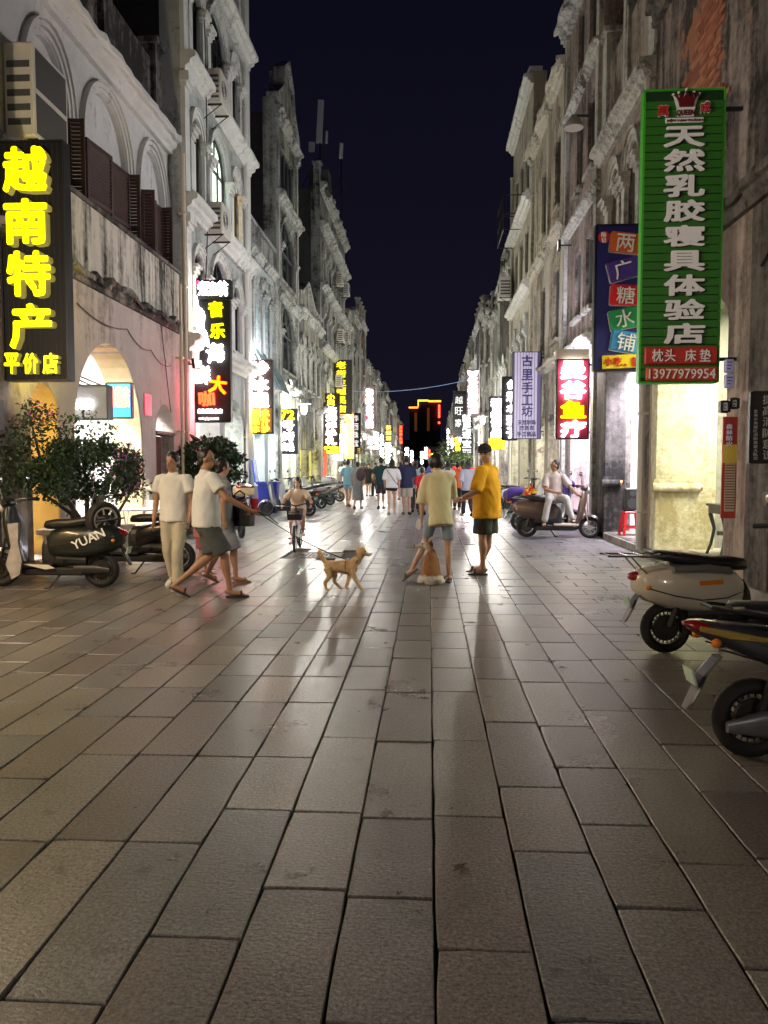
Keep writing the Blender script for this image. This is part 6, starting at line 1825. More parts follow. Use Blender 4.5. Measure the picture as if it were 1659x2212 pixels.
mb = MB(); mb.rings([sring(-.78, .20, .02, .03, y=-.10), sring(-.6, .22, .035, .07, y=-.11), sring(-.3, .23, .03, .06, y=-.10)]); mb.build('motor_cover', mat('motor_grey', (.16, .16, .17), .35, .4), sG, smooth=True)

for o_, dx in ((sW, (2.41, 6.20)), (sG, (2.18, 3.97))):
    o_.scale = (.92, .92, .92); o_.location = (dx[0], dx[1], 0)

# ------------------------------------------------------------------ people
SKIN = {k: mat('skin_' + k, c, .5, vary=.10, scale=6) for k, c in dict(tan=(.36, .19, .115), fair=(.50, .30, .20), mid=(.42, .235, .15)).items()}
M_HAIR = mat('hair_black', (.010, .008, .008), .45)
def cloth(n, c, v=.16): return mat('cloth_' + n, c, .85, vary=v, scale=4.0, bump=.35)

def elring(c, ax, ay, n=14):
    return [c + ax * math.cos(2 * PI * i / n) + ay * math.sin(2 * PI * i / n) for i in range(n)]
def loftv(mb, pts, side=Vector((1, 0, 0)), n=14, cap=True, cap0=None):
    """pts: (centre, r_side, r_depth); rounded ends"""
    P = [(Vector(c), a, b) for c, a, b in pts]
    rs_ = []
    def fr(i):
        t = (P[min(i + 1, len(P) - 1)][0] - P[max(i - 1, 0)][0]).normalized()
        ax = (side - t * side.dot(t))
        ax = ax.normalized() if ax.length > 1e-3 else t.orthogonal().normalized()
        return t, ax, t.cross(ax)
    t, ax, ay = fr(0); c, a, b = P[0]
    if (cap if cap0 is None else cap0):
        k = min(a, b)
        for q in (.95, .75, .4): rs_.append(elring(c - t * k * q, ax * a * math.sqrt(1 - q * q), ay * b * math.sqrt(1 - q * q), n))
    for i, (c, a, b) in enumerate(P):
        t, ax, ay = fr(i); rs_.append(elring(c, ax * a, ay * b, n))
    if cap:
        k = min(a, b)
        for q in (.4, .75, .95): rs_.append(elring(c + t * k * q, ax * a * math.sqrt(1 - q * q), ay * b * math.sqrt(1 - q * q), n))
    mb.rings(rs_)

def remesh(mb, name, m, parent, vox, smooth=4, folds=0.0, seed=0, fscale=7.0, cut=None):
    me = mb.mesh(name + '_raw', m)
    o = bpy.data.objects.new('tmp', me); COL.objects.link(o)
    md = o.modifiers.new('r', 'REMESH'); md.mode = 'VOXEL'; md.voxel_size = vox
    if smooth:
        sm = o.modifiers.new('s', 'SMOOTH'); sm.factor = .5; sm.iterations = smooth
    me2 = from_ob(o)
    bpy.data.objects.remove(o); bpy.data.meshes.remove(me)
    if folds > 0:
        off = Vector((seed * 3.1, seed * 1.7, 0))
        nrm = [v.normal.copy() for v in me2.vertices]
        for v, n in zip(me2.vertices, nrm):
            q = v.co + off
            d = noise.noise(Vector((q.x * fscale, q.y * fscale, q.z * fscale * .45))) + .5 * noise.noise(Vector((q.x * fscale * 2.3 + q.z * 6, q.y * fscale * 2.3, q.z * fscale * 1.1)))
            v.co = v.co + n * d * folds
    me2.polygons.foreach_set('use_smooth', [True] * len(me2.polygons))
    me2.name = name
    if not me2.materials: me2.materials.append(m)
    ob = bpy.data.objects.new(name, me2); COL.objects.link(ob); ob.parent = parent
    return ob

STAND = dict(pel=(0, 0, .92), che=(0, .0, 1.28), nek=(0, -.005, 1.47), hed=(0, .015, 1.63),
             shl=(-.185, 0, 1.41), ell=(-.235, -.02, 1.13), wrl=(-.24, .05, .88), shr=(.185, 0, 1.41), elr=(.235, -.02, 1.13), wrr=(.24, .05, .88),
             hil=(-.09, 0, .90), knl=(-.10, .01, .49), anl=(-.10, -.02, .085), hir=(.09, 0, .90), knr=(.10, .01, .49), anr=(.10, -.02, .085),
             tol=(-.12, .15, .02), tor=(.12, .15, .02), look=(0, 1, 0))
def walk(ph, amp=1.0, arm=1.0):
    """mid-stride joints: ph > 0 puts the left leg forward"""
    d = dict(STAND); a = .26 * amp * ph
    def leg(s, f, k):
        x = -.085 if s == 'l' else .085
        if f > 0:
            d['kn' + s] = (x, f * .62 + .04, .50); d['an' + s] = (x, f, .09); d['to' + s] = (x * 1.2, f + .17, .03)
        else:
            d['kn' + s] = (x, f * .3 + .03, .49); d['an' + s] = (x, f * 1.05 - .03, .09 + .10 * abs(ph) * k); d['to' + s] = (x * 1.2, f * 1.05 + .10, .03)
    leg('l', a, 1); leg('r', -a, 1)
    for s, g in (('l', -1), ('r', 1)):
        x = -.235 if s == 'l' else .235
        sw = a * g * .9 * arm
        d['el' + s] = (x, -.03 + sw * .4, 1.14); d['wr' + s] = (x * .98, .04 + sw * 1.1, .90 + abs(sw) * .08)
    return d

def person(loc, heading, Hh, label, J=None, skin='mid', top=None, topc=None, bot='shorts', botc=None, shoe='sandal', shoec=(.015, .015, .016), hair='short', fat=1.0, near=False,
           group=None, slv=.55, hemz=None, botz=None, top_len=0.0, hairc=None, face=True, name='person'):
    k = Hh / 1.75
    J0 = dict(STAND); J0.update(J or {})
    J = {a: Vector(b) * k for a, b in J0.items()}
    root = empty(name, loc, heading, label=label, cat='person', group=group)
    vox = .0105 * k if near else .02 * k
    sm = 3 if near else 2
    sk = SKIN[skin]
    look = J['look'].normalized()
    f = fat
    latS = (J['shr'] - J['shl']).normalized(); latH = (J['hir'] - J['hil']).normalized()
    mb = MB()
    # torso core, neck, head
    loftv(mb, [(J['pel'] - Vector((0, 0, .03 * k)), .14 * k * f, .10 * k * f), (J['pel'].lerp(J['che'], .45), .125 * k * f, .095 * k * f), (J['che'], .15 * k * f, .10 * k * f), (J['nek'] - (J['nek'] - J['che']) * .35, .13 * k, .07 * k), (J['nek'] - (J['nek'] - J['che']) * .18, .06 * k, .055 * k)], latS)
    loftv(mb, [(J['nek'] - (J['hed'] - J['nek']) * .3, .058 * k, .06 * k), (J['hed'] - (J['hed'] - J['nek']) * .35, .05 * k, .055 * k)], latS)
    up = (J['hed'] - J['nek']).normalized() if near or True else Vector((0, 0, 1))
    up = (up + Vector((0, 0, 1.2))).normalized()
    fw = (look - up * look.dot(up)).normalized(); rt = fw.cross(up).normalized()
    HM = Matrix((rt, fw, up)).transposed()
    hc = J['hed']
    mb.ball(hc + HM @ Vector((0, -.008, .02)) * k, (.074 * k * (1 + (f - 1) * .3), .092 * k, .10 * k), 16, 12, HM)
    mb.ball(hc + HM @ Vector((0, .022, -.055)) * k, (.055 * k * (1 + (f - 1) * .8), .062 * k, .065 * k), 14, 10, HM)
    mb.ball(hc + HM @ Vector((0, .097, -.018)) * k, (.014 * k, .018 * k, .024 * k), 8, 6, HM)
    mb.ball(hc + HM @ Vector((0, .075, -.062)) * k, (.024 * k, .012 * k, .009 * k), 8, 6, HM)
    for s in (-1, 1): mb.ball(hc + HM @ Vector((s * .077, -.005, -.012)) * k, (.011 * k, .02 * k, .030 * k), 8, 6, HM)
    # arms and hands
    for s in 'lr':
        sh, el, wr = J['sh' + s], J['el' + s], J['wr' + s]
        loftv(mb, [(sh - latS * (.012 * k * (1 if s == 'r' else -1)), .046 * k * f, .048 * k * f), (sh.lerp(el, .5), .045 * k * f, .046 * k * f), (el, .036 * k, .038 * k)], latS, 12)
        loftv(mb, [(el, .037 * k, .038 * k), (el.lerp(wr, .35), .038 * k * (f * .5 + .5), .036 * k), (wr, .024 * k, .028 * k)], latS, 12)
        d = (wr - el).normalized()
        hd = J.get('ha' + s, None)
        d = (d + Vector((0, .25, -.2))).normalized() if hd is None else (hd - wr).normalized()
        pr = latS * (1 if s == 'l' else -1)
        pr = (pr - d * pr.dot(d)).normalized(); wd = d.cross(pr).normalized()
        pc = wr + d * .048 * k
        Mh = Matrix((pr, wd, d)).transposed()
        mb.ball(pc, (.015 * k, .036 * k, .05 * k), 10, 8, Mh)
        if near:
            for q, (o_, L_) in enumerate(((-.028, .062), (-.010, .072), (.009, .068), (.026, .052))):
                b0 = pc + wd * o_ * k + d * .035 * k
                b1 = b0 + d * L_ * .5 * k + pr * .004 * k; b2 = b1 + (d * .75 + pr * .65).normalized() * L_ * .5 * k
                mb.tube([b0, b1, b2], [.0092 * k, .0085 * k, .0068 * k], 7)
            b0 = pc - wd * .03 * k - d * .012 * k; b1 = b0 + (d * .6 - wd * .75 + pr * .3).normalized() * .032 * k; b2 = b1 + (d + pr * .4).normalized() * .026 * k
            mb.tube([b0, b1, b2], [.011 * k, .010 * k, .008 * k], 7)
    # legs and feet
    for s in 'lr':
        hi, kn, an, to = J['hi' + s], J['kn' + s], J['an' + s], J['to' + s]
        loftv(mb, [(hi, .078 * k * f, .082 * k * f), (hi.lerp(kn, .45), .068 * k * f, .07 * k * f), (kn, .048 * k, .052 * k)], latH, 14)
        loftv(mb, [(kn, .048 * k, .052 * k), (kn.lerp(an, .3) - fwd(J, s) * .012 * k, .050 * k * (f * .6 + .4), .055 * k * (f * .6 + .4)), (kn.lerp(an, .65), .036 * k, .038 * k), (an, .029 * k, .033 * k)], latH, 14)
        hl = an + (an - to).normalized() * .045 * k; hl.z = max(min(an.z, hl.z), .035 * k) * .8 + to.z * .2
        loftv(mb, [(hl, .028 * k, .026 * k), (an.lerp(to, .25) - Vector((0, 0, .02 * k)), .033 * k, .036 * k), (an.lerp(to, .75), .042 * k, .022 * k), (to, .038 * k, .014 * k)], latH, 12)
    bo = remesh(mb, 'body', sk, root, vox, sm)
    # hair
    if hair != 'none':
        mb = MB()
        hm = hairc or M_HAIR
        if hair in ('short', 'crop', 'long', 'bob', 'bun', 'mop'):
            t_ = dict(short=.012, crop=.004, long=.014, bob=.018, bun=.008, mop=.026)[hair]
            mb.ball(hc + HM @ Vector((0, -.022, .034)) * k, ((.076 + t_) * k, (.086 + t_) * k, (.094 + t_) * k), 16, 12, HM)
            mb.ball(hc + HM @ Vector((0, -.05, -.02)) * k, ((.066 + t_ * .7) * k, .05 * k, .075 * k), 14, 10, HM)
            if hair == 'mop': mb.ball(hc + HM @ Vector((0, .035, .07)) * k, (.08 * k, .075 * k, .055 * k), 14, 8, HM)
            if hair in ('long', 'bob'):
                zl = -.16 if hair == 'bob' else -.30
                for s in (-1, 0, 1):
                    loftv(mb, [(hc + HM @ Vector((s * .055, -.04, .03)) * k, .038 * k, .045 * k), (hc + HM @ Vector((s * .06, -.06, zl * .5)) * k, .035 * k, .03 * k), (hc + HM @ Vector((s * .05, -.065, zl)) * k, .018 * k, .018 * k)], rt, 10)
            if hair == 'bun': mb.ball(hc + HM @ Vector((0, -.09, .07)) * k, .035 * k, 10, 8)
        remesh(mb, 'hair', hm, root, .012 * k if near else .02 * k, 1, .006 * k, 2, 30)
    if near and face:
        for s in (-1, 1):
            mb = MB(); mb.ball(hc + HM @ Vector((s * .030, .079, .008)) * k, (.012 * k, .008 * k, .006 * k), 8, 6, HM); mb.build('eye', mat('eye_dark', (.02, .015, .012), .25), root, smooth=True)
            mb = MB(); mb.ball(hc + HM @ Vector((s * .030, .083, .030)) * k, (.018 * k, .006 * k, .004 * k), 8, 5, HM); mb.build('eyebrow', M_HAIR, root, smooth=True)
        mb = MB(); mb.ball(hc + HM @ Vector((0, .084, -.060)) * k, (.020 * k, .006 * k, .005 * k), 8, 5, HM); mb.build('mouth', mat('lips', (.25, .07, .06), .5), root, smooth=True)
    # top
    cv = .014 * k if near else .024 * k
    if top:
        mb = MB()
        hem = (hemz or .80) * k
        hp = J['pel'] + Vector((0, 0, hem - J['pel'].z)) if hemz or True else J['pel']
        sp_dir = (J['pel'] - J['che']); sp_dir = sp_dir / max(abs(sp_dir.z), 1e-3)
        hp = J['pel'] + sp_dir * max(0, (J['pel'].z - hem))
        g = 1.0 if top != 'loose' else 1.05
        loftv(mb, [(hp, .186 * k * f * g, .150 * k * f * g), (hp.lerp(J['che'], .12), .184 * k * f * g, .148 * k * f * g), (J['pel'].lerp(J['che'], .40), .172 * k * f * g, .140 * k * f * (f * .25 + .75) * g), (J['che'], .182 * k * (f * .6 + .4) * g, .130 * k * f), (J['nek'] - (J['nek'] - J['che']) * .38, .192 * k, .105 * k), (J['nek'] - (J['nek'] - J['che']) * .16, .125 * k, .086 * k), (J['nek'] - (J['nek'] - J['che']) * .0, .066 * k, .066 * k)], latS, 24, cap0=False)
        if slv > 0:
            for s in 'lr':
                sh, el, wr = J['sh' + s], J['el' + s], J['wr' + s]
                ins = sh + (J['che'] - sh) * .25 + Vector((0, 0, .03 * k))
                end = sh.lerp(el, min(slv, 1) * (1.35 if top == 'loose' else 1.12))
                loftv(mb, [(end, .074 * k * g * f ** .5, .080 * k * g * f ** .5), (sh.lerp(el, .3), .072 * k * g * f ** .5, .078 * k * g * f ** .5), (sh + (el - sh) * .02 - latS * (.012 * k * (1 if s == 'r' else -1)), .074 * k * f ** .5, .080 * k * f ** .5), (ins, .07 * k, .075 * k)], latS, 14, cap0=False)
                if slv > 1: loftv(mb, [(el, .05 * k, .052 * k), (el.lerp(wr, slv - 1), .042 * k, .045 * k)], latS, 12)
        remesh(mb, 'shirt', topc, root, cv, 2, .012 * k, len(label), 8)
    if bot:
        mb = MB()
        if bot in ('shorts', 'trousers'):
            bz = botz if botz is not None else (.55 if bot == 'shorts' else .0)
            loftv(mb, [(J['pel'] + Vector((0, 0, .07 * k)), .150 * k * f, .112 * k * f), (J['pel'] - Vector((0, 0, .04 * k)), .165 * k * f, .125 * k * f)], latH, 18)
            for s in 'lr':
                hi, kn, an = J['hi' + s], J['kn' + s], J['an' + s]
                if bot == 'shorts':
                    e = hi.lerp(kn, bz)
                    loftv(mb, [(hi, .092 * k * f, .10 * k * f), (hi.lerp(kn, bz * .5), .094 * k * f, .102 * k * f), (e, .092 * k * f, .105 * k * f)], latH, 16, cap=False)
                else:
                    loftv(mb, [(hi, .09 * k * f, .10 * k * f), (hi.lerp(kn, .5), .085 * k * f, .09 * k * f), (kn, .075 * k, .082 * k)], latH, 16)
                    loftv(mb, [(kn, .075 * k, .08 * k), (kn.lerp(an, .5), .070 * k, .078 * k), (kn.lerp(an, .93), .068 * k, .08 * k)], latH, 16)
        elif bot in ('skirt', 'dress'):
            bz = (botz or .45) * k
            c1 = (J['hil'] + J['hir']) / 2; cb = (J['knl'] + J['knr']) / 2
            w0 = max(.16 * k, (J['knr'] - J['knl']).length * .5 + .08 * k)
            loftv(mb, [(J['pel'] + Vector((0, 0, .10 * k)), .14 * k * f, .105 * k * f), (c1, .175 * k * f, .135 * k * f), (Vector((cb.x, cb.y, bz)), w0 * 1.1, w0)], latH, 20, cap=False)
        remesh(mb, 'shorts' if bot == 'shorts' else ('trousers' if bot == 'trousers' else 'skirt'), botc, root, cv, 2, .010 * k, 5, 9)
    # footwear
    for s in 'lr':
        an, to = J['an' + s], J['to' + s]
        d = (to - an); d.z = min(d.z + .06 * k, 0.0) if to.z < .05 * k and an.z < .12 * k else d.z + .05 * k
        dn = d.normalized(); rtv = dn.cross(Vector((0, 0, 1))).normalized(); upv = rtv.cross(dn)
        base = to - upv * .014 * k
        mb = MB()
        Mx = Matrix((rtv, dn, upv)).transposed()
        c = base - dn * .085 * k
        sm_ = mat('shoe_%.2f_%.2f' % (shoec[0], shoec[2]), shoec, .6)
        def sole(w, l, z0, z1):
            ring = []
            for i in range(14):
                a = 2 * PI * i / 14
                ring.append((w * math.cos(a) * (1 + .12 * math.sin(a)), l * math.sin(a)))
            return [[c + Mx @ Vector((x * k, y * k, z * k)) for x, y in ring] for z in (z0, z1)]
        mb.rings(sole(.048, .138, -.014, .008))
        if shoe in ('sandal', 'slide'):
            pts = [c + Mx @ Vector((.046 * math.cos(a) * k, .045 * k, (.004 + .055 * math.sin(a)) * k)) for a in [PI * i / 8 for i in range(9)]]
            mb.tube(pts, .012 * k if shoe == 'sandal' else .02 * k, 6)
        else:
            mb.ball(c + Mx @ Vector((0, .05 * k, .022 * k)), (.045 * k, .085 * k, .034 * k), 12, 8, Mx)
            mb.ball(c + Mx @ Vector((0, -.06 * k, .035 * k)), (.040 * k, .075 * k, .045 * k), 12, 8, Mx)
        mb.build('shoe' if shoe == 'shoe' else 'sandal', sm_, root, smooth=True)
    return root, J, HM, k
def fwd(J, s):
    d = (J['to' + s] - J['an' + s]); d.z = 0
    return d.normalized() if d.length > 1e-4 else Vector((0, 1, 0))

# headings: 0 looks away from the camera (+y), PI towards it, +PI/2 to the left (-x), -PI/2 to the right
# 1 man in white tee and cream trousers, strolling towards the camera
J = walk(.55, .8, .5)
J.update(hed=(.0, .03, 1.62), look=(.15, 1, -.12), wrl=(-.24, .08, .88), wrr=(.245, .06, .87), ell=(-.245, -.02, 1.13), elr=(.245, -.03, 1.13))
person((-3.06, 9.12, 0), R(176), 1.64, 'smiling man in white tee shirt and cream trousers walking towards the camera', J, 'tan', 'tee', cloth('white', (.70, .70, .68)), 'trousers', cloth('cream', (.50, .46, .36)), 'shoe', (.62, .60, .56), near=True, hemz=.86, fat=1.02)
# 2 man with the leash, striding to the right and away
J = walk(1.0, 1.9, 1.0)
J.update(anl=(-.08, -.36, .16), tol=(-.09, -.23, .04), knl=(-.09, .07, .50), anr=(.09, .26, .09), tor=(.10, .43, .03), knr=(.09, .20, .51), hil=(-.09, 0, .88), hir=(.09, 0, .88), pel=(0, 0, .90),
         wrl=(-.22, .1, .86), ell=(-.24, -.06, 1.10), elr=(.30, .22, 1.18), wrr=(.24, .50, 1.03), har=(.20, .60, 1.0), shr=(.18, .05, 1.41), shl=(-.18, -.04, 1.41), look=(.2, 1, -.05))
LM, JL, _, kL = person((-2.47, 8.45, 0), R(-72), 1.66, 'man in white tee and grey green shorts striding right with a dog leash', J, 'tan', 'tee', cloth('white2', (.66, .67, .68)), 'shorts', cloth('grey_green', (.075, .085, .088)), 'sandal', (.012, .012, .014), near=True, hemz=.84, botz=.93, hair='crop', fat=1.1)
# 3 woman in grey printed dress behind him
J = walk(-.6, 1.0, .5)
WM, JW, _, kW = person((-2.57, 9.5, 0), R(-60), 1.56, 'woman in mottled grey blue dress with a black handbag behind the leash man', J, 'mid', 'tee', cloth('grey_blue_print', (.27, .28, .32), .45), 'dress', cloth('grey_blue_print', 0), 'sandal', (.3, .14, .10), near=True, hair='short', hemz=.9, botz=.48)
hb = empty('handbag', (-2.36, 9.55, .72), R(-20), label='glossy black handbag hanging from the woman\'s arm', cat='handbag')
GB = mat('bag_gloss', (.012, .012, .015), .2)
mb = MB(); mb.rings([[(-.17, -.06, 0), (.17, -.06, 0), (.17, .06, 0), (-.17, .06, 0)], [(-.19, -.05, .14), (.19, -.05, .14), (.19, .05, .14), (-.19, .05, .14)], [(-.13, -.02, .26), (.13, -.02, .26), (.13, .02, .26), (-.13, .02, .26)]]); mb.build('pouch', GB, hb)
mb = MB(); mb.tube([(-.11, 0, .25), (-.07, 0, .40), (0, 0, .44), (.07, 0, .40), (.11, 0, .25)], .010, 6); mb.build('strap', GB, hb, smooth=True)
# 4 small child between them, mostly hidden
J = walk(.4, .7, .6)
person((-3.05, 10.2, 0), R(-80), 1.12, 'small child in dusky pink bubble shorts half hidden between the two men', J, 'fair', 'tee', cloth('pink_top', (.45, .18, .20)), 'shorts', cloth('dusky_pink', (.36, .11, .13)), 'sandal', (.4, .25, .2), near=True, hair='bob', botz=.8, fat=1.1)
# 8 youth in khaki tee bending and swinging a foot
J = dict(STAND)
J.update(pel=(.0, -.02, .95), che=(-.01, .07, 1.27), nek=(-.0, .15, 1.45), hed=(-.02, .23, 1.57), look=(-.45, .5, -.95), shl=(-.16, .12, 1.39), shr=(.16, .12, 1.41),
         ell=(-.22, .10, 1.12), wrl=(-.23, .08, .88), elr=(.22, .24, 1.19), wrr=(.16, .40, 1.05),
         hil=(-.09, -.02, .92), hir=(.09, -.02, .92), knl=(-.17, .12, .55), anl=(-.36, .02, .20), tol=(-.46, .06, .06), knr=(.11, .0, .49), anr=(.12, -.04, .085), tor=(.13, .13, .02))
KB, JK, _, kK = person((.14, 9.72, 0), R(10), 1.66, 'youth in oversized khaki tee and pale blue shorts swinging a foot over the sitting dog', J, 'fair', 'loose', cloth('khaki', (.68, .62, .38)), 'shorts', cloth('pale_denim', (.22, .28, .34)), 'slide', (.10, .10, .11), near=True, hair='mop', slv=.95, hemz=.76, botz=.82, fat=.84)
mb = MB(); mb.bbox(-.036, .036, -.006, .006, -.075, .075, .005)
ph = tag(mb.build('phone', mat('phone_white', (.7, .7, .72), .25)), 'pale phone held low in the khaki youth\'s left hand', 'phone'); ph.location = Vector((.14, 9.72, 0)) + Matrix.Rotation(R(10), 3, 'Z') @ (JK['wrl'] + Vector((-.03, .05, -.10))); ph.rotation_euler = (R(20), R(25), R(-30))
# 9 man in orange tee, cap and glasses
J = dict(STAND)
J.update(look=(-.75, -.1, -.55), hed=(-.04, .02, 1.635), ell=(-.30, .04, 1.12), wrl=(-.30, .24, 1.03), elr=(.26, .06, 1.13), wrr=(-.02, .30, 1.02), knl=(-.11, .02, .49), anl=(-.13, -.01, .085), tol=(-.20, .13, .02), knr=(.10, .02, .49), anr=(.11, .12, .085), tor=(.07, .28, .02), hal=(-.30, .33, 1.0), har=(-.11, .33, 1.0))
OM, JO, HMo, kO = person((.79, 10.55, 0), R(62), 1.76, 'heavy man in bright orange tee, black cap and glasses looking down', J, 'mid', 'tee', cloth('orange', (.85, .42, .010), .06), 'shorts', cloth('camo', (.040, .046, .032), .6), 'slide', (.015, .015, .016), near=True, hair='crop', fat=1.26, slv=.85, hemz=.76, botz=.85)
hc = JO['hed']
mb = MB()
mb.ball(hc + HMo @ Vector((0, -.012, .050)) * kO, (.094 * kO, .110 * kO, .082 * kO), 18, 10, HMo); mb.rings([[hc + HMo @ Vector((.093 * math.cos(a), -.012 + .108 * math.sin(a), z)) * kO for a in [2 * PI * i / 18 for i in range(18)]] for z in (.022, .060)])
mb.rings([[hc + HMo @ Vector((.078 * math.cos(a), .06 + .13 * max(0, math.sin(a)), .028 + z)) * kO for a in [2 * PI * i / 16 for i in range(16)]] for z in (-.004, .006)])
cp_ = mb.build('cap', cloth('black', (.012, .012, .014)), OM, smooth=True)
mb = MB(); mb.obox(hc + HMo @ Vector((-.062, -.082, .055)) * kO, (.05, .005, .028), HMo @ Matrix.Rotation(R(-38), 3, 'Z')); mb.build('cap_patch', LW, cp_)
mb = MB()
for s_ in (-1, 1):
    cc = hc + HMo @ Vector((s_ * .034, .104, .006)) * kO
    mb.tube([cc + HMo @ Vector((.026 * math.cos(a), 0, .020 * math.sin(a))) for a in [2 * PI * i / 10 for i in range(11)]], .003, 5, False)
    mb.tube([hc + HMo @ Vector((s_ * .06, .100, .01)) * kO, hc + HMo @ Vector((s_ * .082, 0, .01)) * kO], .003, 4)
mb.build('glasses', M_BLACKMETAL, OM)
mb = MB(); mb.lathe([(.032, -.012), (.034, 0), (.032, .012)], 12, tuple(JO['wrl'].lerp(JO['ell'], .05)), 'y'); mb.build('wristwatch', M_CHROME, OM)

# 5 girl on a bicycle, riding to the camera
gp = (-2.30, 13.45, 0); gh = R(184)
J = dict(STAND)
J.update(pel=(0, -.28, .96), che=(0, -.12, 1.24), nek=(0, -.06, 1.42), hed=(0, -.03, 1.58), look=(.1, 1, -.1), shl=(-.17, -.07, 1.36), shr=(.17, -.07, 1.36), ell=(-.33, .03, 1.14), wrl=(-.34, .26, 1.05), elr=(.33, .03, 1.14), wrr=(.34, .26, 1.05),
         hil=(-.09, -.26, .94), hir=(.09, -.26, .94), knl=(-.15, .13, .80), anl=(-.14, .02, .42), tol=(-.16, .17, .36), knr=(.15, .08, .66), anr=(.14, -.02, .24), tor=(.16, .13, .17), hal=(-.34, .34, 1.03), har=(.34, .34, 1.03))
person(gp, gh, 1.30, 'young girl in cream tee riding a small bicycle towards the camera', J, 'mid', 'tee', cloth('cream_tee', (.58, .46, .37)), 'shorts', cloth('beige_shorts', (.55, .46, .40)), 'shoe', (.5, .42, .38), near=True, hair='long', slv=.6, hemz=.92, botz=.35)
bk = empty('bicycle', gp, gh, label='small pink and black bicycle with front basket ridden by the girl', cat='bicycle')
PK = mat('pink_frame', (.55, .22, .42), .35); BW = mat('bike_white', (.72, .72, .72), .4)
def bikewheel(y, lab='wheel', r=.225):
    mb = MB(); mb.tube([(0, y + r * math.cos(2 * PI * i / 24), r + .02 + r * math.sin(2 * PI * i / 24)) for i in range(25)], .025, 7, False); w_ = mb.build('wheel', M_RUB, bk, smooth=True)
    mb = MB(); mb.tube([(0, y + (r - .03) * math.cos(2 * PI * i / 24), r + .02 + (r - .03) * math.sin(2 * PI * i / 24)) for i in range(25)], .010, 5, False)
    for i in range(12):
        a = 2 * PI * i / 12; mb.tube([(.015 * (-1) ** i, y, r + .02), (0, y + (r - .03) * math.cos(a), r + .02 + (r - .03) * math.sin(a))], .003, 3)
    mb.build('rim', BW, w_)
    mb = MB(); mb.lathe([(.0, -.04), (.018, -.04), (.018, .04), (.0, .04)], 8, (0, y, r + .02), 'x'); mb.build('hub', M_CHROME, w_)
bikewheel(.46); bikewheel(-.42)
mb = MB()
mb.tube([(0, .30, .66), (0, -.02, .30), (0, -.14, .58)], .018, 7); mb.tube([(0, .27, .56), (0, -.04, .33)], .016, 7)
for s_ in (-1, 1): mb.tube([(s_ * .02, -.02, .28), (s_ * .05, -.42, .245), (s_ * .02, -.13, .55)], .010, 6)
mb.build('frame', PK, bk, smooth=True)
mb = MB()
for s_ in (-1, 1): mb.tube([(s_ * .03, .31, .56), (s_ * .045, .36, .46), (s_ * .05, .46, .245)], .013, 6)
mb.build('fork', BW, bk, smooth=True)
mb = MB()
for y, a0, a1 in ((.46, 60, 195), (-.42, -10, 160)):
    rs_ = []
    for i in range(9):
        a = R(a0 + (a1 - a0) * i / 8); rs_.append([(x, y + (.262 + dz) * math.cos(a), .245 + (.262 + dz) * math.sin(a)) for x, dz in ((-.032, -.012), (0, .006), (.032, -.012), (0, -.004))])
    mb.rings(rs_)
mb.build('mudguard', BW, bk, smooth=True)
mb = MB(); mb.tube([(0, .29, .60), (0, .27, .78)], .014, 7); mb.tube([(-.27, .17, .80), (-.14, .25, .82), (0, .27, .78), (.14, .25, .82), (.27, .17, .80)], .012, 7); mb.build('handlebar', M_BLACKMETAL, bk, smooth=True)
for s_ in (-1, 1):
    mb = MB(); mb.tube([(s_ * .20, .21, .81), (s_ * .28, .165, .80)], .018, 7); mb.build('grip', M_RUB, bk)
    mb = MB(); mb.tube([(s_ * .05, -.02, .28), (s_ * .06, .08 * s_ * -1 - .0, .28 - .09 * s_), (s_ * .12, .08 * s_ * -1, .28 - .09 * s_)], .009, 5); mb.obox((s_ * .13, .08 * s_ * -1, .28 - .09 * s_), (.08, .06, .02)); mb.build('pedal', M_BLACKMETAL, bk)
mb = MB(); mb.rings([sring(-.30, .66, .075, .02), sring(-.2, .67, .07, .025), sring(-.05, .665, .025, .018)]); sdl = mb.build('saddle', M_SEAT, bk, smooth=True); sdl.rotation_euler = (0, 0, R(90))
# basket woven from wires
mb = MB(); bx0, bx1, by0, by1, bz0, bz1 = -.13, .13, .34, .54, .56, .74
for i in range(7):
    x = bx0 + (bx1 - bx0) * i / 6
    for y in (by0, by1): mb.tube([(x * .85, y, bz0), (x, y, bz1)], .004, 3)
for i in range(6):
    y = by0 + (by1 - by0) * i / 5
    for x in (bx0, bx1): mb.tube([(x * .85, y, bz0), (x, y, bz1)], .004, 3)
    mb.tube([(bx0 * .85, y, bz0), (bx1 * .85, y, bz0)], .004, 3)
for i in range(7):
    z = bz0 + (bz1 - bz0) * i / 6; q = .85 + .15 * i / 6
    mb.tube([(bx0 * q, by0, z), (bx1 * q, by0, z), (bx1 * q, by1, z), (bx0 * q, by1, z), (bx0 * q, by0, z)], .0045, 3)
mb.box(bx0 * .8, bx1 * .8, by0 + .01, by1 - .01, bz0 + .005, bz0 + .09)
mb.build('basket', M_BLACKMETAL, bk)

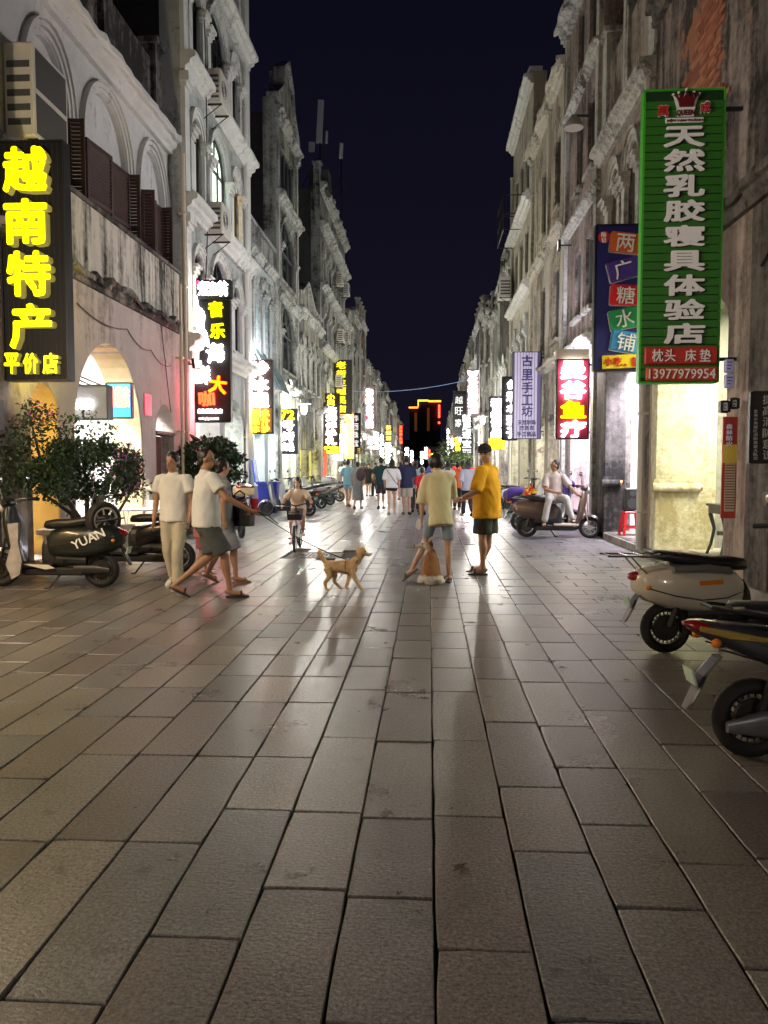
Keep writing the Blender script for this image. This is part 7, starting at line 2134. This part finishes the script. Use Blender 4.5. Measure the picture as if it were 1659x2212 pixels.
# 11 man sitting sideways on the bronze scooter
J = dict(STAND)
J.update(pel=(0, -.05, .90), che=(0, -.05, 1.20), nek=(0, -.03, 1.40), hed=(0, .0, 1.56), look=(.95, .4, .05), shl=(-.18, -.03, 1.33), shr=(.18, -.03, 1.33), ell=(-.33, .06, 1.10), wrl=(-.48, .06, .93), elr=(.20, .12, 1.06), wrr=(-.02, .30, .99),
         hil=(-.10, .0, .88), hir=(.10, .0, .88), knl=(-.24, .34, .86), anl=(-.36, .36, .45), tol=(-.40, .50, .40), knr=(.12, .36, .84), anr=(.20, .40, .40), tor=(.21, .53, .32), hal=(-.56, .10, .90), har=(-.10, .36, .98))
person((2.55, 15.88, 0), R(172), 1.66, 'man in pale short sleeved shirt and light trousers sitting sideways on the bronze scooter', J, 'tan', 'tee', cloth('pale_shirt', (.42, .35, .30)), 'trousers', cloth('stone_trousers', (.38, .37, .33)), 'sandal', (.05, .03, .025), near=True, hemz=.80, slv=.8, hair='crop')
mb = MB(); rnd = random.Random(4)
for q in range(60): leaf(mb, (rnd.uniform(-.09, .09), rnd.uniform(-.09, .09), rnd.uniform(-.02, .10)), .09, rnd, rnd.randrange(2))
o_ = mb.build('flower_toy', [mat('toy_red', (.8, .05, .02), .5), mat('toy_yellow', (.8, .6, .03), .5)]); o_.location = (2.02, 15.7, .93)
tag(o_, 'red and yellow toy flower in the seated man\'s hand', 'toy')

# walkers farther down the street
def walker(loc, Hh, label, topc, botc, bot='shorts', ph=.6, amp=1.0, head=0.0, J2=None, **k):
    J = walk(ph, amp, .7); J.update(J2 or {})
    return person(loc, head, Hh, label, J, topc=topc, botc=botc, bot=bot, group='people walking down the street', **k)
walker((-2.90, 27.7, 0), 1.70, 'man in light blue tee and pale blue patterned shorts strolling on the left', cloth('light_blue', (.20, .38, .44)), cloth('pale_blue_pattern', (.35, .50, .58), .5), top='loose', ph=.7, head=R(-8), skin='mid', shoec=(.3, .14, .1), slv=.7)
GW, _, _, _ = walker((-2.42, 26.3, 0), 1.62, 'woman in long grey dress carrying a patterned backpack', cloth('grey_dress', (.28, .28, .29)), cloth('grey_dress', 0), bot='dress', top='tee', ph=-.7, head=R(-5), hair='bun', botz=.34)
bp_ = empty('backpack', (-2.30, 26.1, .98), R(-10), label='dark patterned backpack on the woman in the grey dress', cat='backpack')
mb = MB(); mb.ball((0, 0, .20), (.17, .10, .22), 14, 10); mb.build('pack', mat('backpack_cloth', (.10, .05, .06), .7, vary=.6, scale=16), bp_, smooth=True)
mb = MB(); mb.tube([(.12, .03, .38), (.16, .18, .46), (.14, .28, .36)], .018, 6); mb.build('strap', mat('strap_maroon', (.2, .03, .05), .7), bp_)
walker((-2.92, 37.5, 0), 1.58, 'girl in black printed top and black shorts facing the camera, face masked', cloth('black', 0), cloth('black', 0), top='tee', ph=.3, head=R(180), hair='long', skin='fair')
walker((-2.60, 37.6, 0), 1.64, 'person in black top and dark jeans reaching towards the masked girl', cloth('black', 0), cloth('navy_jeans', (.02, .025, .04)), bot='trousers', top='tee', ph=-.4, head=R(120), shoe='shoe')
walker((-1.62, 26.3, 0), 1.76, 'man in dark green tee and floral shorts in mid stride', cloth('dark_green', (.010, .040, .042)), cloth('floral', (.08, .05, .06), .8), top='tee', ph=-.8, head=R(5), slv=.7, botz=.9, fat=1.04)
WW, _, _, _ = walker((-1.10, 23.1, 0), 1.66, 'woman in white tee and tiny black shorts walking away', cloth('white', 0), cloth('black', 0), top='loose', ph=-.45, amp=.7, hair='bob', skin='fair', botz=.3, slv=.8, hemz=.86, shoe='shoe', shoec=(.6, .6, .58))
mb = MB(); mb.tube([(-.15, -.12, 1.36), (0, -.165, 1.15), (.19, -.12, .90)], .010, 5); mb.build('bag_strap', M_BLACKMETAL, WW)
walker((-.67, 23.3, 0), 1.78, 'man in navy tee and beige shorts in the middle of the street', cloth('navy', (.012, .018, .055)), cloth('beige', (.40, .35, .28)), top='loose', ph=.4, amp=.6, slv=.8, botz=.9, fat=1.08)
walker((-.20, 23.3, 0), 1.42, 'boy in red tee and beige shorts beside the navy shirted man', cloth('red', (.50, .010, .025)), cloth('beige', 0), top='loose', ph=.8, amp=.9, slv=.8, botz=.9, shoe='shoe', fat=1.05)
walker((-.42, 24.6, 0), 1.66, 'long haired woman in pale teal top beyond the boy in red', cloth('pale_teal', (.30, .45, .42)), cloth('black', 0), top='tee', bot='trousers', ph=-.6, hair='long', shoe='shoe')
walker((.18, 31.4, 0), 1.74, 'person in blue violet tee ahead of the khaki youth', cloth('blue_violet', (.08, .09, .38)), cloth('grey_bot', (.08, .08, .09)), top='tee', ph=.5, slv=.8)
walker((.62, 25.5, 0), 1.62, 'woman in white top with ponytail behind the khaki youth', cloth('white', 0), cloth('black', 0), top='tee', bot='trousers', ph=.5, hair='long')
walker((1.14, 22.8, 0), 1.64, 'person in light grey tee and black trousers left of the orange shirt', cloth('light_grey', (.34, .35, .40)), cloth('black', 0), top='loose', bot='trousers', ph=.75, head=R(12), slv=.9, hair='bob', shoe='sandal')
walker((.95, 26.0, 0), 1.60, 'person in orange and black top beyond the light grey tee', cloth('orange_red', (.7, .12, .02)), cloth('black', 0), top='tee', bot='trousers', ph=-.5)
rp = random.Random(77)
CLS = [('white', cloth('white', 0)), ('black', cloth('black', 0)), ('navy', cloth('navy', 0)), ('grey', cloth('light_grey', 0)), ('red', cloth('red', 0)), ('teal', cloth('pale_teal', 0)), ('khaki', cloth('khaki', 0))]
PLC = ['a hand left of centre', 'left of centre', 'near the left palms', 'in the middle', 'just right of the middle', 'toward the right shrubs', 'near the right wall']
for i, (x, Y) in enumerate(((-3.6, 33), (-2.0, 41), (-.9, 44), (.4, 47), (1.5, 42), (2.2, 50), (-1.5, 54), (.1, 58), (-2.8, 62), (1.2, 64), (-.6, 70), (2.0, 38), (-1.2, 33.5), (.9, 36))):
    t_, b_ = CLS[i % 7], CLS[(i * 3 + 1) % 7]
    walker((x, Y, 0), rp.uniform(1.55, 1.76), 'far walker in %s top and %s shorts, the %s of the distant crowd' % (t_[0], b_[0], ['first', 'second', 'third', 'fourth', 'fifth', 'sixth', 'seventh', 'eighth', 'ninth', 'tenth', 'eleventh', 'twelfth', 'thirteenth', 'last'][i]),
           t_[1], b_[1], top='tee', ph=rp.uniform(-.8, .8), hair=rp.choice(['short', 'long', 'bob']), head=R(rp.choice([0, 5, 180])))

# ------------------------------------------------------------------ dogs
def dog(loc, rz, label, parts, m, vox=.008, folds=.0065, fs=40, spots=None):
    root = empty('dog', loc, rz, label=label, cat='dog')
    mb = MB()
    for kind, a in parts:
        if kind == 'l': loftv(mb, [(c_, r1_ * 1.2, r2_ * 1.2) for c_, r1_, r2_ in a], Vector((0, 1, 0)), 12)
        else: mb.ball(*a, 12, 9)
    remesh(mb, 'body', m, root, vox, 2, folds, 1, fs)
    return root
def furmat(name, pairs, c0, scale=18):
    """fur with fixed coloured zones given as (centre, radius, colour) in the animal's own space"""
    m, nt, b = _new(name)
    N, L = nt.nodes.new, nt.links.new
    tc = N('ShaderNodeTexCoord'); nz = N('ShaderNodeTexNoise'); nz.inputs['Scale'].default_value = scale * 2; nz.inputs['Detail'].default_value = 5
    L(tc.outputs['Object'], nz.inputs['Vector'])
    col = None
    last = N('ShaderNodeRGB'); last.outputs[0].default_value = (*c0, 1); col = last.outputs[0]
    for (c, r, cc) in pairs:
        vm = N('ShaderNodeVectorMath'); vm.operation = 'DISTANCE'; vm.inputs[1].default_value = c
        L(tc.outputs['Object'], vm.inputs[0])
        ad = N('ShaderNodeMath'); ad.operation = 'MULTIPLY_ADD'; ad.inputs[1].default_value = .05; L(nz.outputs['Fac'], ad.inputs[0]); L(vm.outputs['Value'], ad.inputs[2])
        mr = N('ShaderNodeMapRange'); mr.inputs['From Min'].default_value = r + .02; mr.inputs['From Max'].default_value = r + .04; mr.inputs['To Min'].default_value = 1; mr.inputs['To Max'].default_value = 0
        L(ad.outputs[0], mr.inputs['Value'])
        mx = N('ShaderNodeMix'); mx.data_type = 'RGBA'; L(mr.outputs[0], mx.inputs[0]); L(col, mx.inputs[6]); mx.inputs[7].default_value = (*cc, 1)
        col = mx.outputs[2]
    sh_ = N('ShaderNodeMix'); sh_.data_type = 'RGBA'; sh_.blend_type = 'MULTIPLY'; sh_.inputs[0].default_value = .3
    L(col, sh_.inputs[6]); L(nz.outputs['Fac'], sh_.inputs[7]); L(sh_.outputs[2], b.inputs['Base Color'])
    b.inputs['Roughness'].default_value = .9
    bp = N('ShaderNodeBump'); bp.inputs['Strength'].default_value = .6; bp.inputs['Distance'].default_value = .01; L(nz.outputs['Fac'], bp.inputs['Height']); L(bp.outputs[0], b.inputs['Normal'])
    MATS[name] = m
    return m
# apricot poodle trotting right (x forward)
V3 = Vector
pd = dog((-1.03, 9.05, 0), R(4), 'apricot poodle on a leash trotting to the right', [
    ('l', [(V3((-.14, 0, .285)), .055, .06), (V3((0, 0, .28)), .058, .062), (V3((.12, 0, .275)), .062, .08)]),
    ('l', [(V3((.12, 0, .30)), .05, .055), (V3((.20, 0, .37)), .038, .042), (V3((.225, 0, .42)), .038, .04)]),
    ('b', (V3((.235, 0, .455)), (.062, .055, .06))), ('b', (V3((.245, 0, .49)), (.04, .045, .03))), ('l', [(V3((.26, 0, .44)), .028, .028), (V3((.335, 0, .425)), .02, .018)]),
    ('b', (V3((.215, -.055, .42)), (.025, .018, .05))), ('b', (V3((.215, .055, .42)), (.025, .018, .05))),
    ('l', [(V3((.13, -.04, .24)), .03, .03), (V3((.17, -.045, .13)), .02, .02), (V3((.225, -.045, .035)), .018, .016), (V3((.25, -.045, .015)), .02, .012)]),
    ('l', [(V3((.10, .04, .24)), .03, .03), (V3((.09, .045, .14)), .02, .02), (V3((.055, .045, .035)), .017, .016), (V3((.075, .045, .015)), .02, .012)]),
    ('l', [(V3((-.15, -.04, .26)), .04, .05), (V3((-.13, -.045, .17)), .03, .03), (V3((-.195, -.045, .10)), .019, .019), (V3((-.175, -.045, .025)), .017, .016), (V3((-.15, -.045, .014)), .02, .012)]),
    ('l', [(V3((-.13, .04, .26)), .04, .05), (V3((-.07, .045, .17)), .028, .028), (V3((-.09, .045, .095)), .018, .018), (V3((-.02, .045, .03)), .016, .014), (V3((.0, .045, .014)), .02, .012)]),
    ('l', [(V3((-.17, 0, .31)), .022, .022), (V3((-.22, 0, .38)), .024, .024), (V3((-.255, 0, .45)), .026, .026)]),
], furmat('poodle_fur', [((.215, 0, .42), .05, (.42, .20, .08))], (.74, .50, .28)))
mb = MB(); mb.ball((.352, 0, .432), (.012, .014, .010), 8, 6); mb.build('nose', mat('dog_nose', (.02, .01, .01), .3), pd, smooth=True)
for y in (-.035, .035): mb = MB(); mb.ball((.285, y, .462), .009, 8, 6); mb.build('eye', mat('dog_eye', (.01, .008, .006), .15), pd, smooth=True)
mb = MB()
mb.tube([(.06 + .012 * math.cos(a), .068 * math.cos(a), .278 + .080 * math.sin(a)) for a in [2 * PI * i / 16 for i in range(17)]], .007, 5, False)
mb.tube([(.185 + .02 * math.sin(a), .048 * math.cos(a), .345 + .045 * math.sin(a)) for a in [2 * PI * i / 16 for i in range(17)]], .006, 5, False)
mb.tube([(.06, 0, .36), (.17, 0, .375)], .006, 5); mb.build('harness', mat('harness_brown', (.10, .05, .03), .6), pd)
hand = Matrix.Rotation(R(-72), 3, 'Z') @ (JL['wrr'] + Vector((.0, .07, -.01))) + Vector((-2.47, 8.45, 0))
dk = Matrix.Rotation(R(4), 3, 'Z') @ Vector((.06, 0, .365)) + Vector((-1.03, 9.05, 0))
P = [hand.lerp(dk, t) - Vector((0, 0, .10 * 4 * t * (1 - t) * .5)) for t in [i / 12 for i in range(13)]]
mb = MB(); mb.tube(P, .006, 5); mb.tube([hand, hand.lerp(dk, .12) + Vector((0, 0, .02)), hand.lerp(dk, .22) + Vector((0, 0, -.01))], .007, 5)
tag(mb.build('leash', mat('leash_dark', (.02, .018, .018), .6)), 'thin dark leash from the striding man\'s hand to the poodle', 'leash')
# corgi-like dog sitting, seen from behind, head turned left (its y axis points away from the camera)
cg = empty('dog', (.03, 9.62, 0), R(0), label='brown and white corgi sitting with its back to the camera, head turned left', cat='dog')
mb = MB()
loftv(mb, [(V3((0, -.04, .08)), .125, .13), (V3((0, -.01, .17)), .118, .12), (V3((0, .03, .27)), .100, .095), (V3((-.01, .07, .35)), .072, .07)], V3((1, 0, 0)), 16)
mb.ball((-.09, -.03, .06), (.07, .11, .055), 12, 8); mb.ball((.09, -.03, .06), (.07, .11, .055), 12, 8)
loftv(mb, [(V3((-.01, .08, .36)), .055, .06), (V3((-.03, .09, .42)), .052, .055)], V3((1, 0, 0)), 12)
mb.ball((-.045, .09, .455), (.075, .062, .062), 12, 9)
loftv(mb, [(V3((-.09, .085, .445)), .036, .034), (V3((-.185, .075, .435)), .018, .018)], V3((0, 1, 0)), 10)
for y in (.045, .135): loftv(mb, [(V3((-.02, y, .50)), .026, .012), (V3((.015, y + .005, .545)), .014, .008)], V3((1, 0, 0)), 8)
for x in (-.055, .055): loftv(mb, [(V3((x, .12, .28)), .032, .034), (V3((x, .15, .14)), .024, .024), (V3((x, .17, .03)), .022, .02), (V3((x, .20, .016)), .024, .014)], V3((1, 0, 0)), 10)
loftv(mb, [(V3((-.12, -.10, .03)), .03, .024), (V3((-.15, .02, .03)), .032, .022)], V3((1, 0, 0)), 8); loftv(mb, [(V3((.12, -.10, .03)), .03, .024), (V3((.15, .02, .03)), .032, .022)], V3((1, 0, 0)), 8)
BRN, WHF, CRM = (.30, .135, .055), (.66, .60, .52), (.55, .36, .20)
remesh(mb, 'body', furmat('corgi_fur', [((0, -.02, .24), .185, BRN), ((-.04, .09, .35), .075, WHF), ((-.02, .10, .47), .07, BRN), ((-.15, .08, .44), .062, WHF), ((0, -.1, -.01), .09, WHF), ((.14, -.05, .03), .07, WHF)], WHF), cg, .009, 2, .006, 1, 26)
cg.scale = (1.02, 1.05, 1.06)
mb = MB(); mb.ball((-.205, .073, .442), .013, 8, 6); mb.build('nose', mat('dog_nose', 0), cg, smooth=True)
mb = MB(); mb.ball((-.105, .035, .468), .009, 8, 6); mb.build('eye', mat('dog_eye', 0), cg, smooth=True)

# ------------------------------------------------------------------ small litter on the paving
for lab, x, y, c, sz in (('small white scrap lying on the paving below the corgi', -.12, 9.05, (.8, .8, .78), .022), ('crumpled pale wrapper near the white scooter on the right', 1.02, 4.15, (.6, .58, .52), .03),
                         ('dark dead leaf on the paving at lower centre', .12, 2.75, (.05, .03, .02), .035), ('torn brown leaf on the right paving', 1.35, 5.3, (.12, .05, .03), .03), ('twig lying on the right paving', .98, 5.6, (.06, .05, .04), .05), ('ring pull on the right paving', 1.55, 3.95, (.05, .05, .05), .03)):
    rl = random.Random(int(x * 100 + y * 10)); mb = MB()
    for q in range(4): mb.add([(rl.uniform(-sz, sz), rl.uniform(-sz, sz), rl.uniform(.004, .012)) for _ in range(3)] + [(0, 0, .006)], [(0, 1, 2), (0, 1, 3), (1, 2, 3)])
    o_ = mb.build('litter', mat('litter_%.2f' % c[0], c, .7)); o_.location = (x, y, .002); tag(o_, lab, 'litter')
